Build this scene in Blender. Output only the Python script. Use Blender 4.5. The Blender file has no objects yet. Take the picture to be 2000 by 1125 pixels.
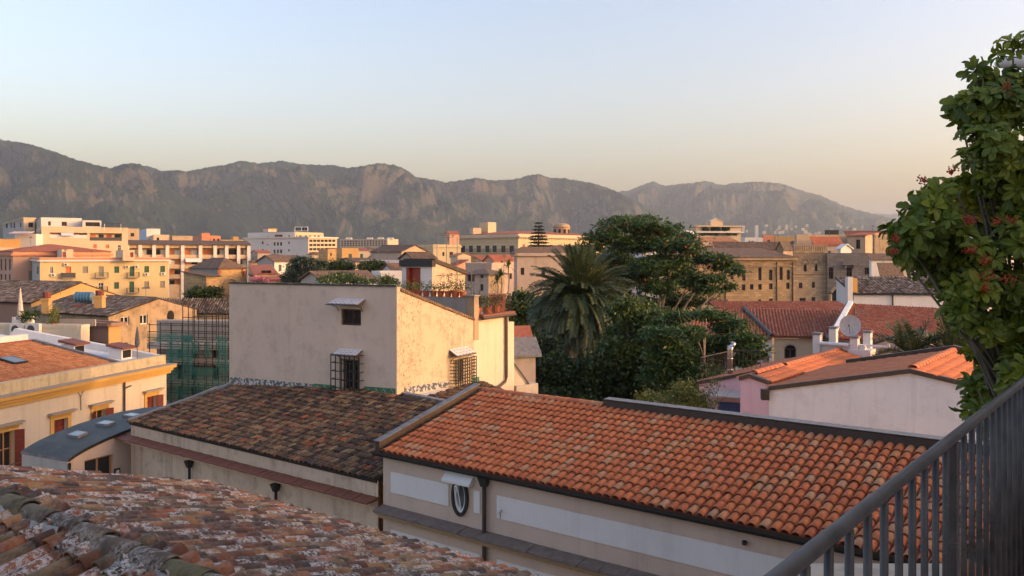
import bpy, math, random
import numpy as np
from mathutils import Vector, Matrix
R = math.radians
random.seed(7)
rng = np.random.default_rng(11)
SC = bpy.context.scene
COL = SC.collection
# ------------------------------------------------------------------ camera, sky, sun, exposure
F, HZ, ZC = 1650.0, 500.0, 18.0          # focal length in photo pixels, horizon row, eye height above the street
cam = bpy.data.cameras.new('camera'); cam.lens = F / 2000 * 36; cam.sensor_width = 36
cam.shift_y = -(562.5 - HZ) / 2000; cam.clip_start = 0.1; cam.clip_end = 60000
camo = bpy.data.objects.new('camera', cam); COL.objects.link(camo)
camo.location = (0, 0, ZC); camo.rotation_euler = (R(90), 0, 0); SC.camera = camo
SUN_EL, SUN_AZ = 7.0, 103.0              # degrees; azimuth clockwise from the view direction
W = bpy.data.worlds.new('World'); SC.world = W; W.use_nodes = True
wn = W.node_tree.nodes; sky = wn.new('ShaderNodeTexSky'); sky.sky_type = 'NISHITA'; sky.sun_disc = False
sky.sun_elevation = R(SUN_EL); sky.sun_rotation = R(SUN_AZ); sky.air_density = 1.0; sky.dust_density = 5.5; sky.ozone_density = 1.1
hsv = wn.new('ShaderNodeHueSaturation'); hsv.inputs['Saturation'].default_value = 1.12; W.node_tree.links.new(sky.outputs[0], hsv.inputs['Color'])
tint = wn.new('ShaderNodeMix'); tint.data_type = 'RGBA'; tint.blend_type = 'MULTIPLY'; tint.inputs[0].default_value = 1.0; tint.inputs[7].default_value = (1.12, 0.95, 1.0, 1)   # dusty evening air
W.node_tree.links.new(hsv.outputs[0], tint.inputs[6]); W.node_tree.links.new(tint.outputs[2], wn['Background'].inputs[0]); wn['Background'].inputs[1].default_value = 0.15
sun = bpy.data.lights.new('sun', 'SUN'); sun.energy = 0.48; sun.angle = R(2.0); sun.color = (1.0, 0.64, 0.37)
suno = bpy.data.objects.new('sun', sun); COL.objects.link(suno)
SDIR = Vector((math.sin(R(SUN_AZ)) * math.cos(R(SUN_EL)), math.cos(R(SUN_AZ)) * math.cos(R(SUN_EL)), math.sin(R(SUN_EL))))
suno.rotation_euler = (-SDIR).to_track_quat('-Z', 'Y').to_euler(); suno.location = (60, -20, 60)
vs = SC.view_settings; vs.view_transform = 'Standard'; vs.look = 'None'; vs.gamma = 1.0; vs.exposure = 2.2
SC.render.engine = 'CYCLES'
# ------------------------------------------------------------------ pixels to places
def P(x, y, Y): return Vector(((x - 1000) / F * Y, Y, ZC - (y - HZ) / F * Y))
def ZP(y, Y): return ZC - (y - HZ) / F * Y
def c2(x, y): return (x / 6.0485, 400 + y / 6.0485)
def c3(x, y): return (240 + x / 6.0485, 430 + y / 6.0485)
def c4(x, y): return (470 + x / 6.0485, 420 + y / 6.0485)
def c5(x, y): return (770 + x / 5.113, 420 + y / 5.113)
def c6(x, y): return (x / 4.326, 540 + y / 4.326)
def c7(x, y): return (x / 4.326, 680 + y / 4.326)
def r2(x, y): return (1300 + x / 3.571, 400 + y / 3.571)
def r3(x, y): return (1340 + x / 3.2145, 560 + y / 3.2145)
# ------------------------------------------------------------------ materials
MATS = {}
def newmat(name):
    m = bpy.data.materials.new(name); m.use_nodes = True
    nt = m.node_tree; b = nt.nodes['Principled BSDF']; MATS[name] = m
    return m, nt, b
def nd(nt, typ, **kw):
    n = nt.nodes.new(typ)
    for k, v in kw.items():
        if k in ('inp',):
            for i, val in v.items(): n.inputs[i].default_value = val
        else: setattr(n, k, v)
    return n
def ramp(nt, fac, stops, interp='LINEAR'):
    r = nt.nodes.new('ShaderNodeValToRGB'); cr = r.color_ramp; cr.interpolation = interp
    while len(cr.elements) < len(stops): cr.elements.new(0.5)
    for e, (p, c) in zip(cr.elements, stops):
        e.position = p; e.color = (c[0], c[1], c[2], 1) if len(c) == 3 else c
    nt.links.new(fac, r.inputs[0]); return r.outputs[0]
def g(v): return (v, v, v)
def noise(nt, vec, scale, detail=4, rough=0.55):
    n = nd(nt, 'ShaderNodeTexNoise'); n.inputs['Scale'].default_value = scale
    n.inputs['Detail'].default_value = detail; n.inputs['Roughness'].default_value = rough
    nt.links.new(vec, n.inputs['Vector']); return n.outputs[0]
def mapping(nt, vec, scale):
    m = nd(nt, 'ShaderNodeMapping'); m.inputs['Scale'].default_value = scale; nt.links.new(vec, m.inputs[0]); return m.outputs[0]
def mixc(nt, fac, a, b, mode='MIX'):
    m = nd(nt, 'ShaderNodeMix', data_type='RGBA', blend_type=mode)
    for s, i in ((fac, 0), (a, 6), (b, 7)):
        if hasattr(s, 'links'): nt.links.new(s, m.inputs[i])
        else: m.inputs[i].default_value = s if i == 0 else (s[0], s[1], s[2], 1)
    return m.outputs[2]
def bump(nt, b, h, dist=0.02, strength=0.6):
    n = nd(nt, 'ShaderNodeBump'); n.inputs['Distance'].default_value = dist; n.inputs['Strength'].default_value = strength
    nt.links.new(h, n.inputs['Height']); nt.links.new(n.outputs[0], b.inputs['Normal'])
def plain(name, col, rough=0.7, metal=0.0, var=0.12, scale=6.0):
    m, nt, b = newmat(name)
    pos = nd(nt, 'ShaderNodeNewGeometry').outputs['Position']
    n = noise(nt, pos, scale, 3)
    d = tuple(c * (1 - var) for c in col); l = tuple(min(1, c * (1 + var)) for c in col)
    nt.links.new(ramp(nt, n, [(0.3, d), (0.7, l)]), b.inputs['Base Color'])
    b.inputs['Roughness'].default_value = rough; b.inputs['Metallic'].default_value = metal
    return m
def plaster(name, col, dirt=(0.16, 0.12, 0.08), amt=0.35, streak=0.3, scale=1.0, spots=0.0, rough=0.9):
    """rendered wall: patchy tone, rain streaks running down, dark growth spots and fine relief"""
    m, nt, b = newmat(name)
    pos = nd(nt, 'ShaderNodeNewGeometry').outputs['Position']
    big = noise(nt, pos, 0.5 * scale, 5, 0.6); mid = noise(nt, pos, 2.3 * scale, 6, 0.65)
    st = noise(nt, mapping(nt, pos, (3.2 * scale, 3.2 * scale, 0.22 * scale)), 1.0, 5, 0.6)
    base = mixc(nt, big, tuple(c * 0.86 for c in col), tuple(min(1, c * 1.1) for c in col))
    f1 = ramp(nt, mid, [(0.50, g(0)), (0.78, g(amt))])
    c = mixc(nt, f1, base, dirt)
    f2 = ramp(nt, st, [(0.52, g(0)), (0.80, g(streak))])
    c = mixc(nt, f2, c, tuple(d * 0.8 for d in dirt))
    if spots > 0:
        sp = noise(nt, pos, 9.0 * scale, 8, 0.8); zone = noise(nt, pos, 0.55 * scale, 2)
        a = ramp(nt, sp, [(0.52, g(0)), (0.62, g(spots * .85))]); z = ramp(nt, zone, [(0.45, g(0)), (0.60, g(1))])
        c = mixc(nt, mixc(nt, 1.0, a, z, 'MULTIPLY'), c, (0.07, 0.055, 0.04))
    nt.links.new(c, b.inputs['Base Color']); b.inputs['Roughness'].default_value = rough
    bump(nt, b, noise(nt, pos, 14 * scale, 5, 0.7), 0.015, 0.5)
    return m
def tilemat(name, stops, mode, dark=0.45, lichen=0.0, ochre=0.0, rough=0.85):
    """fired clay: one tone for each tile, soot in the hollows, pale lichen blotches"""
    m, nt, b = newmat(name)
    geo = nd(nt, 'ShaderNodeNewGeometry'); pos = geo.outputs['Position']
    rnd = geo.outputs['Random Per Island'] if mode == 'island' else nd(nt, 'ShaderNodeObjectInfo').outputs['Random']
    c = ramp(nt, rnd, stops, 'LINEAR')
    n1 = noise(nt, pos, 5.0, 6, 0.7)
    c = mixc(nt, ramp(nt, n1, [(0.44, g(0)), (0.64, g(dark))]), c, (0.026, 0.019, 0.015))
    if ochre > 0:
        c = mixc(nt, ramp(nt, noise(nt, pos, 3.1, 5, 0.7), [(0.56, g(0)), (0.66, g(ochre))]), c, (0.42, 0.22, 0.05))
    if lichen > 0:
        zone = ramp(nt, noise(nt, pos, 3.2, 3, 0.6), [(0.42, g(0.0)), (0.52, g(1))])
        sp = ramp(nt, noise(nt, pos, 24.0, 8, 0.85), [(0.47, g(0)), (0.53, g(lichen))])
        per = nd(nt, 'ShaderNodeTexWhiteNoise', noise_dimensions='1D'); nt.links.new(rnd, per.inputs['W'])
        pz = ramp(nt, per.outputs['Value'], [(0.45, g(0.12)), (0.62, g(1))])
        c = mixc(nt, mixc(nt, 1.0, mixc(nt, 1.0, sp, zone, 'MULTIPLY'), pz, 'MULTIPLY'), c, (0.58, 0.55, 0.50))
    nt.links.new(c, b.inputs['Base Color']); b.inputs['Roughness'].default_value = rough
    bump(nt, b, noise(nt, pos, 30, 4, 0.7), 0.008, 0.6)
    return m
def farroof(name, c0, c1, c2_, stripes=(1, 0), freq=4.5):
    """a tiled roof too far off to tell its tiles apart: mottled clay with faint ribs"""
    m, nt, b = newmat(name)
    pos = nd(nt, 'ShaderNodeNewGeometry').outputs['Position']
    n = noise(nt, pos, 1.6, 6, 0.75)
    c = ramp(nt, n, [(0.3, c0), (0.5, c1), (0.72, c2_)])
    nt.links.new(c, b.inputs['Base Color']); b.inputs['Roughness'].default_value = 0.9
    w = nd(nt, 'ShaderNodeTexWave'); w.inputs['Scale'].default_value = freq; w.inputs['Distortion'].default_value = 0.6
    nt.links.new(mapping(nt, pos, (stripes[0], stripes[1], 0)), w.inputs[0])
    bump(nt, b, w.outputs[1], 0.06, 0.8)
    return m
def leafmat(name, stops, rough=0.5, trans=0.25, mode='island', scale=0.8):
    m, nt, b = newmat(name)
    geo = nd(nt, 'ShaderNodeNewGeometry')
    rnd = geo.outputs['Random Per Island'] if mode == 'island' else nd(nt, 'ShaderNodeObjectInfo').outputs['Random']
    n = noise(nt, geo.outputs['Position'], scale, 3)
    mx = nd(nt, 'ShaderNodeMath', operation='MULTIPLY_ADD'); nt.links.new(rnd, mx.inputs[0]); mx.inputs[1].default_value = 0.6
    sb = nd(nt, 'ShaderNodeMath', operation='MULTIPLY_ADD'); nt.links.new(n, sb.inputs[0]); sb.inputs[1].default_value = 0.9; sb.inputs[2].default_value = -0.25
    nt.links.new(sb.outputs[0], mx.inputs[2])
    c = ramp(nt, mx.outputs[0], stops)
    nt.links.new(c, b.inputs['Base Color']); b.inputs['Roughness'].default_value = rough
    tr = nd(nt, 'ShaderNodeBsdfTranslucent'); nt.links.new(c, tr.inputs[0])
    ms = nd(nt, 'ShaderNodeMixShader'); ms.inputs[0].default_value = trans
    nt.links.new(b.outputs[0], ms.inputs[1]); nt.links.new(tr.outputs[0], ms.inputs[2])
    nt.links.new(ms.outputs[0], nt.nodes['Material Output'].inputs[0])
    return m
def glass(name, col=(0.02, 0.022, 0.025), rough=0.08):
    m, nt, b = newmat(name); b.inputs['Base Color'].default_value = (*col, 1); b.inputs['Roughness'].default_value = rough
    b.inputs['Specular IOR Level'].default_value = 0.5
    return m
# walls
plaster('pl_central', (0.66, 0.51, 0.395), amt=0.30, streak=0.14, scale=0.8, spots=.14)
plaster('pl_central_side', (0.56, 0.44, 0.31), (0.20, 0.14, 0.09), amt=0.6, streak=0.5, scale=0.85, spots=1.0)
plaster('pl_tan', (0.57, 0.44, 0.345), amt=0.16, streak=0.22)
plaster('pl_panel', (0.71, 0.68, 0.64), amt=0.08, streak=0.16)
plaster('pl_cream', (0.62, 0.53, 0.40), amt=0.14, streak=0.22)
plaster('pl_parapet', (0.52, 0.43, 0.27), (0.12, 0.09, 0.06), amt=0.5, streak=0.55)
plaster('pl_oldcream', (0.60, 0.46, 0.33), (0.16, 0.10, 0.06), amt=0.5, streak=0.55)
plaster('pl_yellow', (0.60, 0.45, 0.235), amt=0.12, streak=0.12, scale=0.3)
plaster('pl_ochre', (0.56, 0.33, 0.09), amt=0.12, streak=0.15)
plaster('pl_white', (0.68, 0.65, 0.62), amt=0.12, streak=0.14)
plaster('pl_whitewash', (0.69, 0.70, 0.72), amt=0.22, streak=0.28)
plaster('pl_pink', (0.62, 0.42, 0.46), amt=0.15, streak=0.18)
plaster('pl_salmon', (0.54, 0.32, 0.22), amt=0.15, streak=0.15, scale=0.4)
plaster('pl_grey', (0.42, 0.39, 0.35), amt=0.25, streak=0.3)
plaster('pl_greywarm', (0.45, 0.36, 0.29), amt=0.35, streak=0.4, scale=0.6)
plaster('pl_stain', (0.40, 0.29, 0.18), (0.10, 0.075, 0.055), amt=0.95, streak=0.6, scale=0.42, spots=0.75)
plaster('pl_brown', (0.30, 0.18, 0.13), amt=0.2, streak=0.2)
plaster('pl_orange', (0.50, 0.31, 0.12), amt=0.15, streak=0.15, scale=0.4)
plaster('pl_far_white', (0.62, 0.60, 0.57), amt=0.08, streak=0.1, scale=0.15)
plaster('pl_far_cream', (0.58, 0.46, 0.31), amt=0.12, streak=0.12, scale=0.2)
plaster('pl_far_palace', (0.55, 0.45, 0.27), amt=0.15, streak=0.2, scale=0.2)
plaster('pl_far_tan', (0.50, 0.37, 0.24), amt=0.35, streak=0.35, scale=0.3)
plaster('pl_far_red', (0.60, 0.24, 0.13), amt=0.2, streak=0.2, scale=0.3)
plaster('pl_blue', (0.50, 0.55, 0.62), amt=0.1, streak=0.1, scale=0.3)
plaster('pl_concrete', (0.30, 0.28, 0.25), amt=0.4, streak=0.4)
plaster('pl_terrace', (0.50, 0.36, 0.30), amt=0.3, streak=0.1)
def stone(name, c, cm, sc=1.0):
    m, nt, b = newmat(name)
    pos = nd(nt, 'ShaderNodeNewGeometry').outputs['Position']
    sx = nd(nt, 'ShaderNodeSeparateXYZ'); nt.links.new(pos, sx.inputs[0])
    ad = nd(nt, 'ShaderNodeMath', operation='ADD'); nt.links.new(sx.outputs[0], ad.inputs[0]); nt.links.new(sx.outputs[1], ad.inputs[1])
    cb = nd(nt, 'ShaderNodeCombineXYZ'); nt.links.new(ad.outputs[0], cb.inputs[0]); nt.links.new(sx.outputs[2], cb.inputs[1])
    br = nd(nt, 'ShaderNodeTexBrick'); br.inputs['Scale'].default_value = sc; br.inputs['Mortar Size'].default_value = 0.018
    br.inputs['Brick Width'].default_value = 0.8; br.inputs['Row Height'].default_value = 0.36
    br.inputs['Color1'].default_value = (*[x * 0.8 for x in c], 1); br.inputs['Color2'].default_value = (*[min(1, x * 1.15) for x in c], 1); br.inputs['Mortar'].default_value = (*cm, 1)
    nt.links.new(cb.outputs[0], br.inputs[0])
    n = noise(nt, pos, 0.35, 6, 0.7)
    cc = mixc(nt, ramp(nt, n, [(0.45, g(0)), (0.75, g(0.6))]), br.outputs[0], (0.16, 0.11, 0.07))
    nt.links.new(cc, b.inputs['Base Color']); b.inputs['Roughness'].default_value = 0.92
    bump(nt, b, noise(nt, pos, 5, 5, 0.7), 0.05, 0.6)
stone('st_palace', (0.50, 0.33, 0.16), (0.30, 0.21, 0.12))
stone('st_tower', (0.46, 0.33, 0.20), (0.30, 0.21, 0.13))
stone('st_grey', (0.24, 0.20, 0.17), (0.15, 0.12, 0.10))
stone('st_apse', (0.50, 0.32, 0.14), (0.30, 0.20, 0.10), 1.2)
# clay
RED = [(0.0, (0.46, 0.130, 0.050)), (0.4, (0.54, 0.165, 0.060)), (0.74, (0.57, 0.18, 0.068)), (0.86, (0.52, 0.225, 0.10)), (1.0, (0.48, 0.26, 0.14))]
OLD = [(0.0, (0.035, 0.021, 0.012)), (0.3, (0.090, 0.046, 0.023)), (0.55, (0.175, 0.096, 0.043)), (0.78, (0.28, 0.170, 0.078)), (0.95, (0.19, 0.070, 0.030)), (1.0, (0.42, 0.10, 0.03))]
FORE = [(0.0, (0.045, 0.020, 0.011)), (0.2, (0.10, 0.036, 0.016)), (0.4, (0.17, 0.056, 0.020)), (0.54, (0.32, 0.095, 0.026)), (0.65, (0.30, 0.165, 0.055)), (0.78, (0.09, 0.058, 0.034)), (0.92, (0.34, 0.20, 0.085)), (1.0, (0.42, 0.11, 0.028))]
for mode, sfx in (('obj', ''), ('island', '_stuff')):
    tilemat('tile_red' + sfx, RED, mode, dark=0.28)
    tilemat('tile_old' + sfx, OLD, mode, dark=0.8, lichen=0.10, ochre=0.25)
    tilemat('tile_fore' + sfx, FORE, mode, dark=0.85, lichen=0.85, ochre=0.35)
tilemat('tile_ridge', [(0, (0.07, 0.055, 0.04)), (0.4, (0.13, 0.095, 0.06)), (0.6, (0.12, 0.11, 0.045)), (1, (0.15, 0.12, 0.10))], 'obj', dark=0.85, lichen=0.35)
tilemat('tile_mid_red', [(0, (0.34, 0.10, 0.055)), (0.6, (0.42, 0.13, 0.07)), (1, (0.46, 0.20, 0.12))], 'island', dark=0.35)
tilemat('tile_mid_dark', [(0, (0.06, 0.04, 0.03)), (0.5, (0.14, 0.09, 0.06)), (0.85, (0.24, 0.16, 0.11)), (1, (0.4, 0.32, 0.26))], 'island', dark=0.6, lichen=0.4)
tilemat('tile_flat_orange', [(0, (0.48, 0.15, 0.06)), (1, (0.60, 0.20, 0.08))], 'island', dark=0.15)
farroof('roof_dark', (0.05, 0.035, 0.028), (0.11, 0.075, 0.055), (0.22, 0.15, 0.11))
farroof('roof_brown', (0.10, 0.06, 0.04), (0.18, 0.11, 0.07), (0.28, 0.19, 0.12))
farroof('roof_red', (0.26, 0.08, 0.05), (0.36, 0.11, 0.06), (0.42, 0.17, 0.10))
farroof('roof_terracotta', (0.36, 0.15, 0.07), (0.44, 0.20, 0.10), (0.52, 0.27, 0.14), freq=3)
plain('deck_red', (0.20, 0.065, 0.035)); plain('deck_dark', (0.022, 0.016, 0.013)); plain('deck_fore', (0.03, 0.02, 0.015))
plain('metal_black', (0.018, 0.017, 0.016), 0.45); plain('metal_brown', (0.055, 0.038, 0.03), 0.5); plain('flashing', (0.045, 0.028, 0.021), 0.6, var=.4)
plain('lead', (0.16, 0.16, 0.165), 0.6, var=0.3); plain('membrane', (0.042, 0.046, 0.040), 0.6, var=0.3, scale=2.0)
plain('slab_brown', (0.17, 0.125, 0.10), 0.75, var=0.2); plain('mortar', (0.28, 0.27, 0.25), 0.95, var=0.4, scale=9)
plain('moulding', (0.38, 0.27, 0.16), 0.85); plain('white_paint', (0.74, 0.72, 0.68), 0.6); plain('steel', (0.45, 0.45, 0.46), 0.3, 0.9)
plain('red_door', (0.30, 0.05, 0.025), 0.5); plain('pot_red', (0.17, 0.045, 0.03), 0.8); plain('shutter_maroon', (0.15, 0.022, 0.015), 0.5); plain('shutter_green', (0.018, 0.085, 0.045), 0.5)
plain('shutter_grey', (0.24, 0.21, 0.17), 0.6); plain('shutter_orange', (0.50, 0.17, 0.05), 0.5); plain('shutter_blue', (0.03, 0.075, 0.22), 0.45)
plain('shutter_brown', (0.12, 0.06, 0.035), 0.6); plain('wood', (0.42, 0.20, 0.07), 0.6); plain('terracotta', (0.42, 0.12, 0.05), 0.8, var=0.25)
plain('water_tank', (0.055, 0.15, 0.25), 0.5); plain('scaffold', (0.02, 0.02, 0.02), 0.5); plain('board', (0.22, 0.19, 0.15), 0.8)
plain('ceramic_green', (0.06, 0.17, 0.10), 0.35, var=0.35, scale=14); plain('ceramic_white', (0.60, 0.58, 0.60), 0.35)
plain('ceramic_blue', (0.10, 0.13, 0.28), 0.35); plain('cloth_grey', (0.10, 0.11, 0.12), 0.9); plain('cloth_pale', (0.55, 0.45, 0.40), 0.9)
plain('rail_paint', (0.044, 0.038, 0.034), 0.5, var=0.5, scale=9); plain('bark', (0.13, 0.10, 0.075), 0.95, var=0.35, scale=4); plain('bark_pale', (0.26, 0.21, 0.17), 0.9, var=0.3)
plain('soil', (0.05, 0.035, 0.025), 0.95); plain('asphalt', (0.05, 0.048, 0.045), 0.95, var=0.3, scale=0.3); plain('paving', (0.20, 0.17, 0.14), 0.9)
plain('ac_white', (0.60, 0.58, 0.54), 0.5); plain('grille_dark', (0.05, 0.05, 0.05), 0.6); plain('berry', (0.36, 0.05, 0.012), 0.45, var=0.4, scale=40)
plain('flower_white', (0.75, 0.72, 0.66), 0.7); plain('flower_pink', (0.45, 0.10, 0.24), 0.7); plain('flower_red', (0.42, 0.075, 0.015), 0.7, var=0.3); plain('dish', (0.42, 0.37, 0.35), 0.5)
glass('glass'); glass('glass_pale', (0.10, 0.12, 0.13), 0.15); glass('void', (0.012, 0.010, 0.009), 0.9); glass('skylight_glass', (0.22, 0.27, 0.27), 0.12)
leafmat('leaf_dark', [(0.0, (0.010, 0.022, 0.005)), (0.5, (0.030, 0.055, 0.011)), (1.0, (0.085, 0.125, 0.020))])
leafmat('leaf_mid', [(0.0, (0.016, 0.034, 0.006)), (0.5, (0.048, 0.085, 0.014)), (1.0, (0.13, 0.18, 0.028))])
leafmat('leaf_bright', [(0.0, (0.05, 0.075, 0.012)), (0.5, (0.12, 0.15, 0.025)), (1.0, (0.24, 0.20, 0.04))])
leafmat('leaf_poinciana', [(0.0, (0.014, 0.036, 0.010)), (0.5, (0.045, 0.095, 0.020)), (0.9, (0.10, 0.155, 0.030)), (1.0, (0.15, 0.10, 0.03))])
leafmat('leaf_conifer', [(0.0, (0.006, 0.016, 0.008)), (0.5, (0.018, 0.040, 0.018)), (1.0, (0.04, 0.07, 0.025))], trans=0.1)
leafmat('frond_green', [(0.0, (0.018, 0.034, 0.011)), (0.5, (0.050, 0.075, 0.024)), (1.0, (0.12, 0.14, 0.045))], trans=0.15, mode='obj')
leafmat('frond_brown', [(0.0, (0.10, 0.055, 0.025)), (0.5, (0.19, 0.115, 0.05)), (1.0, (0.30, 0.20, 0.10))], trans=0.15, mode='obj')
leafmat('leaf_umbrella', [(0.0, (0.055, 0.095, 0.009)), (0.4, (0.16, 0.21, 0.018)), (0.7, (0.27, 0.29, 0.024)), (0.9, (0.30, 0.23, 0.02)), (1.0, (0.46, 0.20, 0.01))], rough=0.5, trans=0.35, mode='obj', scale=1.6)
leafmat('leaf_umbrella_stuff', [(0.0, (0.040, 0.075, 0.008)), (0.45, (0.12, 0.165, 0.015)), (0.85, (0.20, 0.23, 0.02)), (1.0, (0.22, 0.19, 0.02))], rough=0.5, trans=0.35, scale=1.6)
def netmat():
    m, nt, b = newmat('green_net')
    pos = nd(nt, 'ShaderNodeNewGeometry').outputs['Position']
    b.inputs['Base Color'].default_value = (0.04, 0.20, 0.145, 1); b.inputs['Roughness'].default_value = 0.8
    tr = nd(nt, 'ShaderNodeBsdfTransparent'); ms = nd(nt, 'ShaderNodeMixShader')
    f = ramp(nt, noise(nt, pos, 1.2, 4), [(0.35, g(0.28)), (0.65, g(0.72))])
    nt.links.new(f, ms.inputs[0]); nt.links.new(tr.outputs[0], ms.inputs[1]); nt.links.new(b.outputs[0], ms.inputs[2])
    nt.links.new(ms.outputs[0], nt.nodes['Material Output'].inputs[0])
netmat()
def mountmat(name='mountain'):
    m, nt, b = newmat(name)
    geo = nd(nt, 'ShaderNodeNewGeometry'); pos = geo.outputs['Position']
    n1 = noise(nt, pos, 0.004, 6, 0.65); n2 = noise(nt, pos, 0.016, 6, 0.7)
    c = ramp(nt, n1, [(0.35, (0.018, 0.038, 0.024)), (0.5, (0.036, 0.060, 0.038)), (0.68, (0.072, 0.084, 0.056))])
    c = mixc(nt, ramp(nt, n2, [(0.52, g(0)), (0.62, g(0.75))]), c, (0.018, 0.024, 0.014))
    sx = nd(nt, 'ShaderNodeSeparateXYZ'); nt.links.new(geo.outputs['True Normal'], sx.inputs[0])
    ad = nd(nt, 'ShaderNodeMath', operation='MULTIPLY_ADD'); nt.links.new(n2, ad.inputs[0]); ad.inputs[1].default_value = -0.7; nt.links.new(sx.outputs[2], ad.inputs[2])
    rock = ramp(nt, ad.outputs[0], [(0.13, g(0.7)), (0.22, g(0))])
    c = mixc(nt, rock, c, (0.185, 0.155, 0.13))
    nt.links.new(c, b.inputs['Base Color']); b.inputs['Roughness'].default_value = 1.0; b.inputs['Specular IOR Level'].default_value = 0.1
    bump(nt, b, noise(nt, pos, 0.012, 8, 0.75), 70, 1.0)
mountmat()
# ------------------------------------------------------------------ building blocks
ZV = Vector((0, 0, 1))
class MB:
    """collects faces for ONE mesh object; materials by name"""
    def __init__(s): s.v = []; s.f = []; s.mi = []; s.ms = []
    def m(s, name):
        if name not in s.ms: s.ms.append(name)
        return s.ms.index(name)
    def add(s, vs, fs, mat):
        k = len(s.v); i = s.m(mat); s.v += [tuple(p) for p in vs]
        for f in fs: s.f.append([k + a for a in f]); s.mi.append(i)
        return s
    def quad(s, a, b, c, d, mat): return s.add([a, b, c, d], [(0, 1, 2, 3)], mat)
    def hexa(s, lo, hi, mat):        # two loops of the same length
        n = len(lo); fs = [list(range(n))[::-1], [n + i for i in range(n)]]
        fs += [(i, (i + 1) % n, n + (i + 1) % n, n + i) for i in range(n)]
        return s.add(list(lo) + list(hi), fs, mat)
    def fbox(s, fr, t0, t1, d0, d1, z0, z1, mat):
        a, b = [[fr.pt(t, d, z) for t, d in ((t0, d1), (t1, d1), (t1, d0), (t0, d0))] for z in (z0, z1)]
        return s.hexa(a, b, mat)
    def box(s, x0, x1, y0, y1, z0, z1, mat):
        return s.hexa([(x0, y0, z0), (x1, y0, z0), (x1, y1, z0), (x0, y1, z0)], [(x0, y0, z1), (x1, y0, z1), (x1, y1, z1), (x0, y1, z1)], mat)
    def tube(s, pts, r, mat, n=6, cap=True):
        pts = [Vector(p) for p in pts]; rings = []
        for i, p in enumerate(pts):
            d = (pts[min(i + 1, len(pts) - 1)] - pts[max(i - 1, 0)]).normalized()
            a = d.cross(ZV) if abs(d.z) < 0.95 else d.cross(Vector((1, 0, 0))); a.normalize(); b = d.cross(a)
            rr = r[i] if isinstance(r, (list, tuple)) else r
            rings.append([p + a * math.cos(2 * math.pi * k / n) * rr + b * math.sin(2 * math.pi * k / n) * rr for k in range(n)])
        vs = [q for rg in rings for q in rg]; fs = []
        for i in range(len(pts) - 1):
            fs += [(i * n + k, i * n + (k + 1) % n, (i + 1) * n + (k + 1) % n, (i + 1) * n + k) for k in range(n)]
        if cap: fs += [list(range(n))[::-1], [(len(pts) - 1) * n + k for k in range(n)]]
        return s.add(vs, fs, mat)
    def slab(s, poly, th, mat, n=None):   # a plate of thickness th hung below the polygon
        poly = [Vector(p) for p in poly]
        off = (n or ZV) * -th
        return s.hexa([p + off for p in poly], poly, mat)
    def lathe(s, c, prof, mat, n=12):
        c = Vector(c); vs = []; fs = []
        for r, z in prof: vs += [c + Vector((math.cos(2 * math.pi * k / n) * r, math.sin(2 * math.pi * k / n) * r, z)) for k in range(n)]
        for i in range(len(prof) - 1): fs += [(i * n + k, i * n + (k + 1) % n, (i + 1) * n + (k + 1) % n, (i + 1) * n + k) for k in range(n)]
        fs += [list(range(n))[::-1], [(len(prof) - 1) * n + k for k in range(n)]]
        return s.add(vs, fs, mat)
class Fr:
    """a wall's own axes: t along it, d outward, z up"""
    def __init__(s, a, b):
        s.o = Vector((a[0], a[1], 0)); e = Vector((b[0], b[1], 0)) - s.o; s.L = e.length; s.u = e.normalized(); s.n = Vector((s.u.y, -s.u.x, 0))
    def pt(s, t, d, z): return s.o + s.u * t + s.n * d + Vector((0, 0, z))
    def hit(s, px, py):
        dr = Vector(((px - 1000) / F, 1, -(py - HZ) / F)); c = Vector((0, 0, ZC))
        k = (s.o - c).dot(s.n) / dr.dot(s.n); q = c + dr * k
        return (q - s.o).dot(s.u), q.z
    def rect(s, xl, yt, xr, yb):
        t0, za = s.hit(xl, (yt + yb) / 2); t1, zb = s.hit(xr, (yt + yb) / 2); xm = (xl + xr) / 2
        return (t0, t1, s.hit(xm, yb)[1], s.hit(xm, yt)[1])
def mesh(name, mb, base=None):
    me = bpy.data.meshes.new(name); b = base or Vector((0, 0, 0))
    me.from_pydata([(p[0] - b[0], p[1] - b[1], p[2] - b[2]) for p in mb.v], [], mb.f)
    for n in mb.ms: me.materials.append(MATS[n])
    me.polygons.foreach_set('material_index', mb.mi); me.update()
    return me
def root_of(o):
    while o.parent: o = o.parent
    return o
def obj(name, mb, parent=None, kind=None, smooth=False):
    base = root_of(parent).location if parent else None
    me = mesh(name, mb, base)
    if smooth: me.polygons.foreach_set('use_smooth', [True] * len(me.polygons))
    o = bpy.data.objects.new(name, me); COL.objects.link(o)
    if parent: o.parent = parent
    if kind: o['kind'] = kind
    return o
def thing(name, label, cat, loc, group=None):
    o = bpy.data.objects.new(name, None); COL.objects.link(o); o.location = loc; o.empty_display_size = 0.3
    o['label'] = label; o['category'] = cat
    if group: o['group'] = group
    return o
def struct(name, mb, smooth=False):
    o = obj(name, mb, smooth=smooth); o['kind'] = 'structure'; return o
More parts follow.
